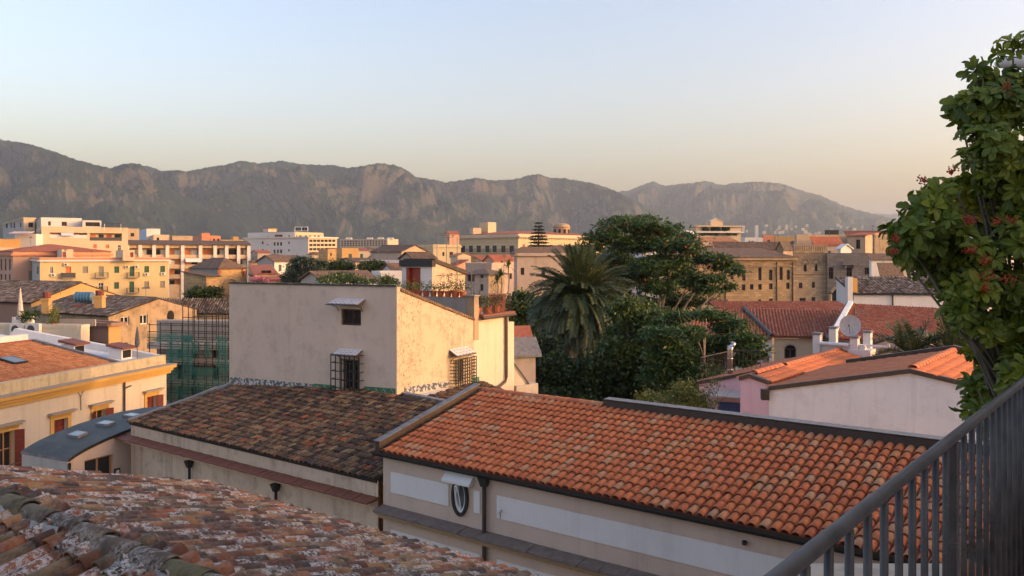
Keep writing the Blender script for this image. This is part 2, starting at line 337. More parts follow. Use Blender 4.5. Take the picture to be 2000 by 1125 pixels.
# ---- walls with real openings
def wall_face(mb, fr, t0, t1, z0, z1, holes, mat, rec=0.22):
    ts = sorted({t0, t1, *[h[0] for h in holes], *[h[1] for h in holes]}); zs = sorted({z0, z1, *[h[2] for h in holes], *[h[3] for h in holes]})
    ts = [t for t in ts if t0 <= t <= t1]; zs = [z for z in zs if z0 <= z <= z1]
    for i in range(len(ts) - 1):
        for j in range(len(zs) - 1):
            tm, zm = (ts[i] + ts[i + 1]) / 2, (zs[j] + zs[j + 1]) / 2
            if any(h[0] < tm < h[1] and h[2] < zm < h[3] for h in holes): continue
            mb.quad(fr.pt(ts[i], 0, zs[j]), fr.pt(ts[i + 1], 0, zs[j]), fr.pt(ts[i + 1], 0, zs[j + 1]), fr.pt(ts[i], 0, zs[j + 1]), mat)
    for h in holes:
        r = h[4] if len(h) > 4 else rec
        a, b, c, d = [fr.pt(t, 0, z) for t, z in ((h[0], h[2]), (h[1], h[2]), (h[1], h[3]), (h[0], h[3]))]
        o = fr.n * -r
        for p, q in ((a, b), (b, c), (c, d), (d, a)): mb.quad(p, p + o, q + o, q, mat)
        mb.quad(a + o, b + o, c + o, d + o, mat)
def win(parent, fr, h, style='glass', rec=0.22):
    """one window filling an opening: frame, panes or shutters set back in the reveal"""
    t0, t1, z0, z1 = h[:4]; w = t1 - t0; hh = z1 - z0
    r = h[4] if len(h) > 4 else rec
    base = -r + 0.01; mb = MB(); k = min(0.07, w * 0.12)
    if style.startswith('shutter') or style in ('red_door', 'wood'):
        mat = style
        for a, b in ((t0, (t0 + t1) / 2 - 0.01), ((t0 + t1) / 2 + 0.01, t1)):
            mb.fbox(fr, a, a + k, base, base + 0.06, z0, z1, mat); mb.fbox(fr, b - k, b, base, base + 0.06, z0, z1, mat)
            n = max(3, int(hh / 0.28)) if w * F / max(10, fr.o.y) > 9 else 3
            mb.fbox(fr, a + k, b - k, base, base + 0.02, z0, z1, mat)
            for i in range(n):
                zz = z0 + hh * i / n; mb.fbox(fr, a + k, b - k, base + 0.021, base + 0.05, zz, zz + hh / n * 0.6, mat)
        return obj('shutter', mb, parent)
    fm = {'glass': 'shutter_brown', 'white': 'white_paint', 'void': 'shutter_brown', 'wood_glass': 'wood', 'grey': 'shutter_grey', 'green': 'shutter_green'}.get(style, 'white_paint')
    gm = 'void' if style == 'void' else 'glass'
    mb.fbox(fr, t0, t0 + k, base, base + 0.07, z0, z1, fm); mb.fbox(fr, t1 - k, t1, base, base + 0.07, z0, z1, fm)
    mb.fbox(fr, t0 + k, t1 - k, base, base + 0.07, z0, z0 + k, fm); mb.fbox(fr, t0 + k, t1 - k, base, base + 0.07, z1 - k, z1, fm)
    mb.fbox(fr, (t0 + t1 - k) / 2, (t0 + t1 + k) / 2, base, base + 0.06, z0 + k, z1 - k, fm)
    if hh > 1.4: mb.fbox(fr, t0 + k, t1 - k, base, base + 0.055, z0 + hh * 0.62, z0 + hh * 0.62 + k * 0.7, fm)
    o = obj('window', mb, parent)
    pb = MB(); pb.fbox(fr, t0 + k, t1 - k, base, base + 0.025, z0 + k, z1 - k, gm); obj('pane', pb, o)
    return o
def balcony(parent, fr, t0, t1, z, depth=0.9, mat='metal_black', slab='pl_concrete', h=1.0, solid=None, bars=None):
    mb = MB(); mb.fbox(fr, t0, t1, 0.003, depth, z - 0.16, z, slab); o = obj('balcony', mb, parent)
    rb = MB()
    if solid: 
        rb.fbox(fr, t0, t1, depth - 0.08, depth - 0.003, z, z + h, solid)
        for t in (t0, t1 - 0.06): rb.fbox(fr, t, t + 0.06, 0.01, depth - 0.08, z, z + h, solid)
    else:
        n = bars or max(6, int((t1 - t0) / 0.16))
        for i in range(n + 1):
            t = t0 + 0.02 + (t1 - t0 - 0.04) * i / n; rb.fbox(fr, t - 0.014, t + 0.014, depth - 0.05, depth - 0.022, z, z + h - 0.04, mat)
        for t in (t0, t1 - 0.03):
            for i in range(4): rb.fbox(fr, t, t + 0.028, depth * i / 4 + 0.02, depth * i / 4 + 0.048, z, z + h - 0.04, mat)
            rb.fbox(fr, t, t + 0.04, 0.01, depth - 0.06, z + h - 0.04, z + h, mat)
        rb.fbox(fr, t0, t1, depth - 0.06, depth - 0.015, z + h - 0.04, z + h, mat)
    obj('railing', rb, o); return o
def ac_unit(parent, fr, t, z, w=0.85, h=0.6, name='air_conditioner'):
    mb = MB(); mb.fbox(fr, t, t + w, 0.06, 0.36, z, z + h, 'ac_white')
    c = fr.pt(t + w * 0.4, 0.362, z + h / 2); n = 14
    ring = [c + fr.u * math.cos(2 * math.pi * k / n) * h * 0.38 + ZV * math.sin(2 * math.pi * k / n) * h * 0.38 for k in range(n)]
    mb.add(ring, [list(range(n))], 'grille_dark')
    mb.fbox(fr, t + 0.05, t + 0.09, 0.002, 0.34, z - 0.05, z - 0.003, 'metal_black'); mb.fbox(fr, t + w - 0.09, t + w - 0.05, 0.002, 0.34, z - 0.05, z - 0.003, 'metal_black')
    return obj(name, mb, parent)
# ---- a block whose near corner stands on photo column xc at distance Yc; face L runs to column xl, face R to column xr
class Block:
    def __init__(s, xl, xc, xr, Yc, a, dl=None, dr=None):
        kl, kc = (xl - 1000) / F, (xc - 1000) / F       # turn the block until its left face can be seen
        while dl is None and xc < 1000 and a > 20 and not (0 < (kc - kl) * Yc / (math.cos(R(a)) + kl * math.sin(R(a))) < 60): a -= 2
        a = R(a); s.u = Vector((math.cos(a), -math.sin(a))); s.w = Vector((math.sin(a), math.cos(a)))
        C = Vector(((xc - 1000) / F * Yc, Yc)); s.C = C
        def solve(px, d):
            k = (px - 1000) / F; return (C.x - k * C.y) / (k * d.y - d.x)
        tl = dl if dl else abs(solve(xl, -s.u)); tr = dr if dr else abs(solve(xr, s.w))
        s.tl, s.tr = tl, tr
        FL = C - s.u * tl; BR = C + s.w * tr; BL = FL + s.w * tr
        s.pts = [FL, C, BR, BL]; s.Y = Yc
        s.L = Fr(FL, C); s.Rt = Fr(C, BR); s.Bk = Fr(BR, BL); s.Lf = Fr(BL, FL)
        s.center = (FL + C + BR + BL) / 4
    def z(s, py): return ZP(py, s.Y)
    def root(s, name, label, cat, group=None, z0=0.0):
        s.r = thing(name, label, cat, (s.center.x, s.center.y, z0), group); return s.r
    def walls(s, z0, z1, mat, hl=(), hr=(), matl=None, name='wall', rec=0.22, matback=None):
        mb = MB()
        for fr, hs, m in ((s.L, hl, matl or mat), (s.Rt, hr, mat), (s.Bk, (), mat), (s.Lf, (), mat)):
            wall_face(mb, fr, 0, fr.L, z0, z1, list(hs), m, rec)
        q = [Vector((p.x, p.y, z1)) for p in s.pts]; mb.quad(*q, mat)
        return obj(name, mb, s.r)
    def band(s, name, z0, z1, mat, out=0.2, sub=0.0, parent=None):
        """a cornice or parapet running round the block"""
        mb = MB()
        for fr in (s.L, s.Rt, s.Bk, s.Lf):
            mb.fbox(fr, -out + 0.004 if out > 0 else 0, fr.L + out, sub if out > 0 else -0.25, out if out > 0 else 0, z0, z1, mat)
        return obj(name, mb, parent or s.r)
    def parapet(s, z, h, mat, th=0.22, name='parapet'):
        mb = MB()
        for fr in (s.L, s.Rt, s.Bk, s.Lf): mb.fbox(fr, 0, fr.L - th, -th, 0.03, z, z + h, mat)
        return obj(name, mb, s.r)
    def hip(s, z, rise, mat, over=0.4, name='roof', th=0.12):
        o = [Vector((p.x, p.y, z)) for p in s.pts]; c = sum(o, Vector()) / 4
        o = [p + (p - c).normalized() * over * 1.4 for p in o]
        long_u = s.tl > s.tr; m = min(s.tl, s.tr) / 2 + over
        e0 = (o[0] + o[3]) / 2 if long_u else (o[0] + o[1]) / 2; e1 = (o[1] + o[2]) / 2 if long_u else (o[2] + o[3]) / 2
        d = (e1 - e0).normalized(); L = (e1 - e0).length; m = min(m, L / 2 - 0.01)
        ra = e0 + d * m + ZV * rise; rb = e1 - d * m + ZV * rise
        mb = MB()
        vs = o + [ra, rb] + [p - ZV * th for p in o]
        fs = ([(0, 1, 5, 4), (1, 2, 5), (2, 3, 4, 5), (3, 0, 4)] if long_u else [(0, 1, 4), (1, 2, 5, 4), (2, 3, 5), (3, 0, 4, 5)])
        fs += [(6, 7, 1, 0), (7, 8, 2, 1), (8, 9, 3, 2), (9, 6, 0, 3), (9, 8, 7, 6)]
        mb.add(vs, fs, mat); return obj(name, mb, s.r)
    def gable(s, z, rise, mat, wallmat, axis='w', over=0.3, th=0.14, off=0.5):
        """ridge along w (gable shows on face L) or along u (gable shows on face R); off = where the apex sits across the span"""
        FL, FR, BR, BL = [Vector((p.x, p.y, z)) for p in s.pts]
        if axis == 'w': a0, a1, b0, b1 = FL, FR, BL, BR
        else: a0, a1, b0, b1 = FR, BR, FL, BL
        pa = a0.lerp(a1, off) + ZV * rise; pb = b0.lerp(b1, off) + ZV * rise
        mb = MB(); mb.add([a0, a1, pa, b0, b1, pb], [(0, 1, 2), (4, 3, 5), (0, 2, 5, 3), (1, 4, 5, 2)], wallmat); obj('gable', mb, s.r)
        ax = (a0 - b0).normalized(); rb = MB()
        for e0, e1 in ((a0, b0), (a1, b1)):
            dn = (e0 - pa).normalized() * over
            up = ZV * 0.03
            rb.slab([e0 + dn + ax * over + up, pa + ax * over + up, pb - ax * over + up, e1 + dn - ax * over + up], -th, mat)
        return obj('roof', rb, s.r)
    def shed(s, z, rise, mat, wallmat, over=0.3, th=0.14, low='L'):
        """one slope rising away from face L (or face R)"""
        FL, FR, BR, BL = [Vector((p.x, p.y, z)) for p in s.pts]
        if low == 'L': a0, a1, b1, b0 = FL, FR, BR, BL
        else: a0, a1, b1, b0 = FR, BR, BL, FL
        up = ZV * rise; mb = MB(); mb.add([a0, a1, b1, b0, b1 + up, b0 + up], [(1, 2, 4), (3, 0, 5), (2, 3, 5, 4)], wallmat); obj('gable', mb, s.r)
        e = (a1 - a0).normalized() * over; d = (a0 - b0 - up).normalized() * over; k = ZV * 0.03
        rb = MB(); rb.slab([a0 - e + d + k, a1 + e + d + k, b1 + up + e - d + k, b0 + up - e - d + k], -th, mat); return obj('roof', rb, s.r)
def wins(b, fr, conv, lst, style, rec=0.22):
    hs = []
    for (x0, y0, x1, y1) in lst:
        a = conv(x0, y0); c = conv(x1, y1); hs.append((*fr.rect(a[0], a[1], c[0], c[1]), style))
    return hs
def hole4(hs): return [h[:4] for h in hs]
def put(b, fr, hs):
    for h in hs: win(b.r, fr, h[:4], h[4])
def grid(fr, t0, t1, n, zs, w, style):
    out = []
    for (z0, z1) in zs:
        for i in range(n):
            t = t0 + (t1 - t0) * (i + 0.5) / n; out.append((t - w / 2, t + w / 2, z0, z1, style))
    return out
# ---- barrel tiles
def tile_mb(w0, w1, L, h, seg=5, th=0.012, mat='tile_red'):
    """half-round tile lying along +y (y = up the slope), wide end low"""
    vs = []; fs = []
    for y, w, hh in ((0, w0, h), (L, w1, h * 0.92)):
        for k in range(seg + 1):
            a = math.pi * k / seg; vs.append((-math.cos(a) * w / 2, y, math.sin(a) * hh))
    n = seg + 1
    fs += [(k, k + 1, n + k + 1, n + k) for k in range(seg)]
    for k in range(seg + 1):
        a = math.pi * k / seg; vs.append((-math.cos(a) * (w0 / 2 - th), 0.0, math.sin(a) * (h - th)))
    for k in range(seg + 1):
        a = math.pi * k / seg; vs.append((-math.cos(a) * (w0 / 2 - th), 0.12, math.sin(a) * (h - th)))
    fs += [(k + 1, k, 2 * n + k, 2 * n + k + 1) for k in range(seg)] + [(2 * n + k + 1, 2 * n + k, 3 * n + k, 3 * n + k + 1) for k in range(seg)]
    m = MB(); m.add(vs, fs, mat); return m
def inpoly(p, poly):
    x, y = p; c = False; n = len(poly)
    for i in range(n):
        (x1, y1), (x2, y2) = poly[i], poly[i - 1]
        if (y1 > y) != (y2 > y) and x < (x2 - x1) * (y - y1) / (y2 - y1) + x1: c = not c
    return c
def tiled(parent, o, e, s, poly, pitch, row, mat, deck, w=None, h=0.07, jit=0.0, limit=300, seg=5, over=0.06, name='roof_tile', deckname='roof_deck', seed=3, decklow=0.0, tilt=0.07):
    """tiles over the polygon poly (in metres along e and up s from o): the largest in view as parts, the rest as one part"""
    o, e, s = Vector(o), Vector(e).normalized(), Vector(s).normalized(); nrm = e.cross(s).normalized()
    if nrm.z < 0: nrm = -nrm
    rd = random.Random(seed); w = w or pitch * 0.86
    db = MB(); db.slab([o + e * a + s * b - nrm * decklow for a, b in poly], 0.10, deck, nrm); obj(deckname, db, parent)
    xs = [p[0] for p in poly]; ys = [p[1] for p in poly]; spots = []
    a = min(xs) + pitch / 2
    while a < max(xs):
        b = min(ys) - over
        while b < max(ys) - row * 0.35:
            if inpoly((a, b + row * 0.55), poly):
                c = o + e * (a + rd.uniform(-jit, jit)) + s * (b + rd.uniform(-jit, jit) * 1.6) + nrm * (0.006 + rd.random() * jit * 0.5)
                spots.append((c, rd.uniform(-jit, jit) * 1.6, rd.uniform(0.94, 1.06) if jit else 1.0))
            b += row
        a += pitch
    def size(sp):
        c = sp[0]; px = 1000 + F * c.x / c.y; py = HZ + F * (ZC - c.z) / c.y
        ins = -15 < px < 2015 and -15 < py < 1140
        return (0 if ins else 1, c.length_squared + 0) if not ins else (0, (c - Vector((0, 0, ZC))).length)
    spots.sort(key=size)
    tl = row * 1.22
    protos = []
    for k in range(3 if jit else 1):
        f = 1 + (k - 1) * 0.06 if jit else 1
        protos.append(mesh(name, tile_mb(w * f, w * 0.84 * f, tl, h * f, seg, mat=mat)))
        protos[-1].polygons.foreach_set('use_smooth', [True] * len(protos[-1].polygons))
    base = root_of(parent).location
    rest = MB(); tv = tile_mb(w, w * 0.84, tl, h, seg, mat=mat + '_stuff') if limit < len(spots) else None
    for i, (c, ang, sc) in enumerate(spots):
        ee = (e * math.cos(ang) + s * math.sin(ang)).normalized(); ss0 = nrm.cross(ee) if nrm.cross(ee).dot(s) > 0 else ee.cross(nrm)
        # each tile rests on the one below it: its lower end rides up
        ss = (ss0 - nrm * tilt).normalized(); nn = ee.cross(ss)
        if nn.z < 0: nn = -nn
        c2_ = c + nrm * (tilt * row)
        M = Matrix(((ee.x, ss.x, nn.x), (ee.y, ss.y, nn.y), (ee.z, ss.z, nn.z)))
        if i < limit:
            ob = bpy.data.objects.new(name, protos[i % len(protos)]); COL.objects.link(ob); ob.parent = parent
            M4 = M.to_4x4(); M4.translation = c2_ - base
            if sc != 1: M4 = M4 @ Matrix.Diagonal((sc, 1, sc, 1))
            ob.matrix_local = M4
        else:
            k = len(rest.v); rest.m(mat + '_stuff')
            for p in tv.v: rest.v.append(tuple(c2_ + M @ Vector((p[0] * sc, p[1], p[2] * sc))))
            for f in tv.f: rest.f.append([k + q for q in f]); rest.mi.append(0)
    if rest.v: obj(name + 's', rest, parent, kind='stuff', smooth=True)
def tiled_stuff(parent, o, e, s, poly, pitch, row, mat, deck='deck_dark', h=0.07, seg=3, jit=0.01, seed=5):
    """a roof whose tiles are too small in the picture to pick apart: real tiles, one part"""
    MATS.setdefault(mat + '_stuff', MATS[mat])
    tiled(parent, o, e, s, poly, pitch, row, mat, deck, h=h, limit=0, seg=seg, jit=jit, name='roof_tile', seed=seed)
# ---- foliage
def leaf_cloud(name, parent, clumps, n, lw, ll, mat, flat=0.0, seed=1, kind=None, droop=0.0, shell=0.5):
    """many leaf blades through a crown: clumps = (centre, rx, ry, rz); each clump is broken into sprays"""
    r = np.random.default_rng(seed); vol = np.array([c[1] * c[2] * c[3] for c in clumps]) ** 0.75; vol = vol / vol.sum()
    cnt = np.maximum(20, (vol * n).astype(int)); V = []; base = np.array(root_of(parent).location)
    for (c, rx, ry, rz), k in zip(clumps, cnt):
        ns = max(5, k // 26)                                             # sprays
        d = r.normal(size=(ns, 3)); d /= np.linalg.norm(d, axis=1)[:, None]
        rad = shell + (1 - shell) * r.random(ns) ** 0.6; sc = d * rad[:, None] * r.uniform(0.75, 1.12, (ns, 1))
        ctr = np.array(c) + sc * np.array([rx, ry, rz])
        idx = r.integers(0, ns, k); sp = np.minimum([rx, ry, rz], 1.0) * 0.30 + 0.10
        p = ctr[idx] + r.normal(size=(k, 3)) * sp * np.array([1, 1, 0.6])
        ax = r.normal(size=(k, 3)) + d[idx] * 0.8; ax[:, 2] = ax[:, 2] * (1 - flat) - droop; ax /= np.linalg.norm(ax, axis=1)[:, None]
        nn = r.normal(size=(k, 3)) * (1 - flat) + np.array([0, 0, 1.0]) * (0.35 + flat); sd = np.cross(ax, nn); sd /= np.linalg.norm(sd, axis=1)[:, None] + 1e-9
        s_ = r.uniform(0.6, 1.25, (k, 1)); a = ax * ll * s_; b = sd * lw * s_ * 0.5
        V.append(np.stack([p - a * 0.5, p + b, p + a * 0.5, p - b], 1))
    V = np.concatenate(V) - base; N = len(V)
    me = bpy.data.meshes.new(name); me.vertices.add(N * 4); me.vertices.foreach_set('co', V.reshape(-1).astype(np.float32))
    me.loops.add(N * 4); me.loops.foreach_set('vertex_index', np.arange(N * 4, dtype=np.int32))
    me.polygons.add(N); me.polygons.foreach_set('loop_start', np.arange(N, dtype=np.int32) * 4)
    try: me.polygons.foreach_set('loop_total', np.full(N, 4, np.int32))
    except Exception: pass
    me.materials.append(MATS[mat]); me.update(calc_edges=True); me.validate()
    o = bpy.data.objects.new(name, me); COL.objects.link(o); o.parent = parent
    if kind: o['kind'] = kind
    return o
def limbs(parent, base, r0, tops, mat='bark', name='trunk', fork=0.45, seed=2):
    """tapered trunk that forks into limbs reaching the crown's clumps"""
    rd = random.Random(seed); mb = MB(); b = Vector(base); cen = sum((Vector(t) for t in tops), Vector()) / len(tops)
    f = b.lerp(cen, fork); f.x = b.x * 0.6 + cen.x * 0.4; f.y = b.y * 0.6 + cen.y * 0.4
    mid = b.lerp(f, 0.5) + Vector((rd.uniform(-.2, .2), rd.uniform(-.2, .2), 0))
    mb.tube([b, mid, f], [r0, r0 * 0.8, r0 * 0.65], mat, 8)
    for t in tops:
        t = Vector(t); m1 = f.lerp(t, 0.45) + Vector((rd.uniform(-.4, .4), rd.uniform(-.4, .4), rd.uniform(0.1, .6)))
        mb.tube([f, m1, t], [r0 * 0.45, r0 * 0.26, r0 * 0.08], mat, 5)
        for q in range(2):
            e = t + Vector((rd.uniform(-1, 1), rd.uniform(-1, 1), rd.uniform(-.3, .8))); mb.tube([m1.lerp(t, 0.4), e], [r0 * 0.16, r0 * 0.04], mat, 4)
    return obj(name, mb, parent, smooth=True)
def tree_px(name, label, Y, clumps, base, n, lw, ll, mat, group=None, flat=0.0, seed=1, depth=1.0, r0=0.3, bark='bark', droop=0.0, limb=10, shell=0.5, cat='tree'):
    """crown read off the photograph as lumps (column, row, half width, half height); each gets its own depth in the crown"""
    rd = random.Random(seed); bx, by = (base[0] - 1000) / F * Y, Y
    rt = thing(name, label, cat, (bx, by, base[1]), group); cl = []
    xs = [c[0] for c in clumps]; half = (max(xs) - min(xs)) / 2 * Y / F + 1.0; xm = (max(xs) + min(xs)) / 2
    for i, c in enumerate(clumps):
        room = math.sqrt(max(0.05, 1 - ((c[0] - xm) / max(1, (max(xs) - min(xs)) * 0.62)) ** 2)) * half * depth * 0.75
        dy = c[4] if len(c) > 4 else rd.uniform(-room, room); yy = Y + dy
        cl.append((P(c[0], c[1], yy), c[2] / F * yy, max(0.5, c[2] / F * yy * 0.9), c[3] / F * yy))
    tops = [c[0] for c in cl]; rd.shuffle(tops)
    limbs(rt, (bx, by, base[1]), r0, tops[:limb], bark, seed=seed)
    leaf_cloud('crown', rt, cl, n, lw, ll, mat, flat, seed, droop=droop, shell=shell)
    return rt, cl
# ------------------------------------------------------------------ the land
def perlin(x, y, seed=0):
    r = np.random.default_rng(seed); perm = r.permutation(512); ang = r.random(512) * 2 * np.pi
    xi = np.floor(x).astype(int); yi = np.floor(y).astype(int); xf = x - xi; yf = y - yi
    def gr(ix, iy, dx, dy):
        h = perm[(perm[ix % 512] + iy) % 512]; return np.cos(ang[h]) * dx + np.sin(ang[h]) * dy
    u = xf * xf * xf * (xf * (xf * 6 - 15) + 10); v = yf * yf * yf * (yf * (yf * 6 - 15) + 10)
    a = gr(xi, yi, xf, yf); b = gr(xi + 1, yi, xf - 1, yf); c = gr(xi, yi + 1, xf, yf - 1); d = gr(xi + 1, yi + 1, xf - 1, yf - 1)
    return (a + (b - a) * u) + ((c + (d - c) * u) - (a + (b - a) * u)) * v
def fbm(x, y, o, seed, ridged=False):
    s = 0; a = 1.0; t = 0
    for i in range(o):
        n = perlin(x * 2 ** i, y * 2 ** i, seed + i); n = 1 - 2 * np.abs(n) * 1.3 if ridged else n
        s = s + n * a; t += a; a *= 0.5
    return s / t
gm = MB(); gm.quad((-30000, -3000, 0), (30000, -3000, 0), (30000, 40000, 0), (-30000, 40000, 0), 'paving'); struct('ground', gm)
def mountain(ridge, D, run, seed, amp=0.30, xstep=2.2, nq=150, spur=420.0, tail=1.15):
    xs = np.arange(ridge[0][0], ridge[-1][0], xstep); ry = np.interp(xs, [p[0] for p in ridge], [p[1] for p in ridge])
    ry = ry - 3.4 * fbm(xs / 16.0, xs * 0 + seed, 5, seed, True) + 1.2
    q = np.linspace(-0.25, 1, nq); X, Q = np.meshgrid(xs, q)
    Qc = np.clip(Q, 0, 1); RY = np.tile(ry, (nq, 1)); Hr = (HZ - RY) / F * D + ZC
    dist = D - run * Q; wx = (X - 1000) / F * D
    warp = fbm(wx / 1300, Qc * 2.2, 3, seed + 40) * 900 + Qc * 260 * np.sign(np.sin(seed))
    rn = fbm((wx + warp) / spur, Qc * 1.1, 4, seed + 9, True)          # spurs running down from the crest
    big = fbm((wx + warp * 0.6) / (spur * 2.6), Qc * 0.9, 2, seed + 77, True)
    det = fbm((wx + warp * .3) / 150, Qc * run / 230, 6, seed + 21, True); cl = fbm(wx / 420, Qc * run / 420, 3, seed + 63)
    gq = (1 - Qc) ** tail
    cliff = 0.10 * np.tanh((cl - 0.02) * 9) * np.clip(np.sin(np.pi * Qc), 0, 1)   # steps in the rock
    mod = np.clip(Qc * 3.2, 0, 1) * np.clip((1 - Qc) * 2.2, 0, 1)
    z = Hr * (gq + mod * (amp * (rn - 0.35) * 0.75 + amp * (big - 0.3) * 1.15 + 0.095 * (det - .3) + cliff * 1.1))
    z = np.where(Q < 0, Hr * (1 + Q * 1.6), z)
    lim = ZC + (Hr - ZC) * dist / D * 0.985
    z = np.where((Q > 0.0) & (z > lim), lim - 6 * np.abs(det), z); z = np.maximum(z, -3)
    px = (X - 1000) / F * dist; V = np.stack([px, dist, z], -1).reshape(-1, 3)
    nx = len(xs); ii, jj = np.meshgrid(np.arange(nq - 1), np.arange(nx - 1), indexing='ij'); a = (ii * nx + jj).ravel()
    Fc = np.stack([a, a + nx, a + nx + 1, a + 1], 1)
    me = bpy.data.meshes.new('mountain'); me.from_pydata(V.tolist(), [], Fc.tolist()); me.materials.append(MATS['mountain']); me.update()
    me.polygons.foreach_set('use_smooth', [True] * len(me.polygons))
    o = bpy.data.objects.new('mountain', me); COL.objects.link(o); o['kind'] = 'structure'; return o
mountain([(-420, 330), (-250, 300), (-120, 280), (0, 270), (30, 274), (60, 280), (100, 292), (130, 303), (150, 310), (190, 321), (215, 326), (240, 345), (270, 372), (300, 400), (340, 430), (400, 462), (460, 480)], 4300, 1700, 3, amp=0.34)
mountain([(120, 420), (160, 372), (190, 345), (215, 327), (235, 320), (252, 317), (275, 319), (285, 330), (300, 350), (330, 366), (360, 383), (400, 402), (430, 425), (470, 455), (520, 478)], 4000, 1100, 8, amp=0.20, spur=330)
mountain([(200, 335), (230, 330), (270, 320), (295, 325), (320, 333), (345, 331), (365, 334), (390, 328), (430, 322), (470, 313), (510, 317), (550, 312), (580, 318), (600, 320), (650, 321), (680, 326), (710, 322), (740, 317), (770, 320), (790, 328), (810, 343), (840, 362), (880, 392), (930, 420), (990, 448), (1060, 478)], 5000, 1500, 14, amp=0.36, spur=380)
mountain([(680, 400), (760, 362), (810, 345), (840, 348), (870, 355), (890, 352), (930, 346), (960, 351), (1000, 350), (1030, 342), (1050, 338), (1075, 347), (1100, 346), (1130, 352), (1160, 357), (1200, 371), (1240, 392), (1300, 420), (1360, 446), (1430, 472)], 5600, 1700, 23, amp=0.32, spur=450)
mountain([(1040, 420), (1120, 388), (1190, 374), (1230, 371), (1260, 358), (1275, 353), (1300, 362), (1340, 357), (1380, 352), (1410, 360), (1430, 357), (1470, 354), (1500, 355), (1530, 358), (1560, 370), (1600, 380), (1650, 402), (1700, 416), (1760, 432), (1830, 452), (1900, 470)], 7600, 2800, 31, amp=0.20, spur=700)
mountain([(1560, 440), (1640, 425), (1700, 416), (1740, 419), (1780, 410), (1820, 403), (1860, 400), (1920, 396), (2000, 402), (2100, 410), (2300, 420), (2500, 430)], 11000, 3000, 37, amp=0.16, spur=900)
# the far town below the hills: thousands of specks nobody could count
tm = MB(); rd = random.Random(4)
for i in range(2600):
    Y = rd.uniform(620, 3300); px = rd.uniform(-60, 2060)
    w = rd.uniform(8, 22); dpt = rd.uniform(8, 16); h = rd.choice((6, 8, 9, 10, 11, 12, 14)) * rd.uniform(0.8, 1.05); x = (px - 1000) / F * Y
    m = rd.choice(('pl_far_white', 'pl_far_cream', 'pl_far_cream', 'pl_far_tan', 'pl_far_palace', 'pl_salmon', 'pl_grey'))
    tm.box(x, x + w, Y, Y + dpt, 0, h, m)
    if rd.random() < 0.6: tm.box(x - 0.3, x + w + 0.3, Y - 0.3, Y + dpt + 0.3, h, h + rd.uniform(0.5, 1.2), rd.choice(('roof_red', 'roof_brown', 'roof_terracotta', 'pl_far_white')))
o = obj('distant_town', tm); o['kind'] = 'stuff'; o['label'] = 'distant town houses spread below the hills'; o['category'] = 'town'
hm = MB()
for i in range(70):                                                    # hillside suburb on the right-hand range's foot
    px = rd.gauss(1560, 85); Y = rd.uniform(5000, 5600); x = (px - 1000) / F * Y; z = ZP(rd.uniform(438, 470), Y); w = rd.uniform(8, 20)
    hm.box(x, x + w, Y, Y + 14, z - 14, z + rd.uniform(1, 4), rd.choice(('pl_far_tan', 'pl_grey', 'pl_far_cream')))
# ------------------------------------------------------------------ the roofs round the alley
def RS(r, s, z): return Vector((-0.79 * r + 0.612 * s, 0.612 * r + 0.79 * s, z))
UU = Vector((0.79, -0.612, 0)); VV = Vector((0.612, 0.79, 0))
def fr_rs(r0, r1, s): a = RS(r0, s, 0); b = RS(r1, s, 0); return Fr((a.x, a.y), (b.x, b.y))
# --- own building below the terrace: weathered, lichen-spotted roof
S0, ZR, K = 3.12, 15.82, 0.33
own = thing('tiled_house', 'low house below the terrace with rust and white lichen spotted barrel tiles', 'house', RS(4, 5, 0))
wb = MB(); wb.hexa([RS(12.0, 7.35, 0), RS(-5, 7.35, 0), RS(-5, 0.2, 0), RS(10, 0.2, 0)], [RS(12.0, 7.35, 14.2), RS(-5, 7.35, 14.2), RS(-5, 0.2, 14.2), RS(10, 0.2, 14.2)], 'pl_oldcream'); obj('wall', wb, own)
gb = MB(); gb.hexa([RS(10.5, 0.2, 14.2), RS(12.0, 7.35, 14.2), RS(10.7, S0, 15.6)], [RS(9.9, 0.2, 14.2), RS(11.4, 7.35, 14.2), RS(10.1, S0, 15.6)], 'pl_oldcream'); obj('gable', gb, own)
e0 = RS(12.3, 7.7, ZR - K * (7.7 - S0)); sl = math.hypot(1, K); up = (-VV + ZV * K).normalized(); LW = (7.7 - S0) * sl
tiled(own, e0, UU, up, [(0, 0), (17.5, 0), (17.5, LW), (1.9, LW)], 0.178, 0.29, 'tile_fore', 'deck_fore', w=0.165, h=0.066, jit=0.018, limit=230, seg=6, seed=5, tilt=0.09)
# valley tiles between the barrels: shallow troughs of broken clay
up2 = (VV + ZV * K).normalized(); LW2 = 2.9 * sl
e2 = RS(10.4, S0 - 2.9, ZR - K * 2.9)
tiled(own, e2, UU, up2, [(0, 0), (15, 0), (15, LW2), (0, LW2)], 0.190, 0.36, 'tile_fore', 'deck_fore', w=0.17, h=0.07, jit=0.014, limit=70, seg=6, seed=9, tilt=0.09, deckname='roof_deck')
rb = tile_mb(0.225, 0.19, 0.50, 0.105, 8, 0.016, 'tile_ridge'); rm = mesh('ridge_tile', rb); rm.polygons.foreach_set('use_smooth', [True] * len(rm.polygons))
for i in range(26):
    c = RS(10.5 - i * 0.43, S0 + random.uniform(-.015, .015), ZR + 0.035 + random.uniform(0, .015))
    ob = bpy.data.objects.new('ridge_tile', rm); COL.objects.link(ob); ob.parent = own
    yy = (-UU + ZV * -0.035 + VV * random.uniform(-.05, .05)).normalized(); xx = yy.cross(ZV).normalized(); zz = xx.cross(yy)
    M = Matrix(((xx.x, yy.x, zz.x), (xx.y, yy.y, zz.y), (xx.z, yy.z, zz.z))).to_4x4(); M.translation = c - own.location - yy * 0.0; ob.matrix_local = M
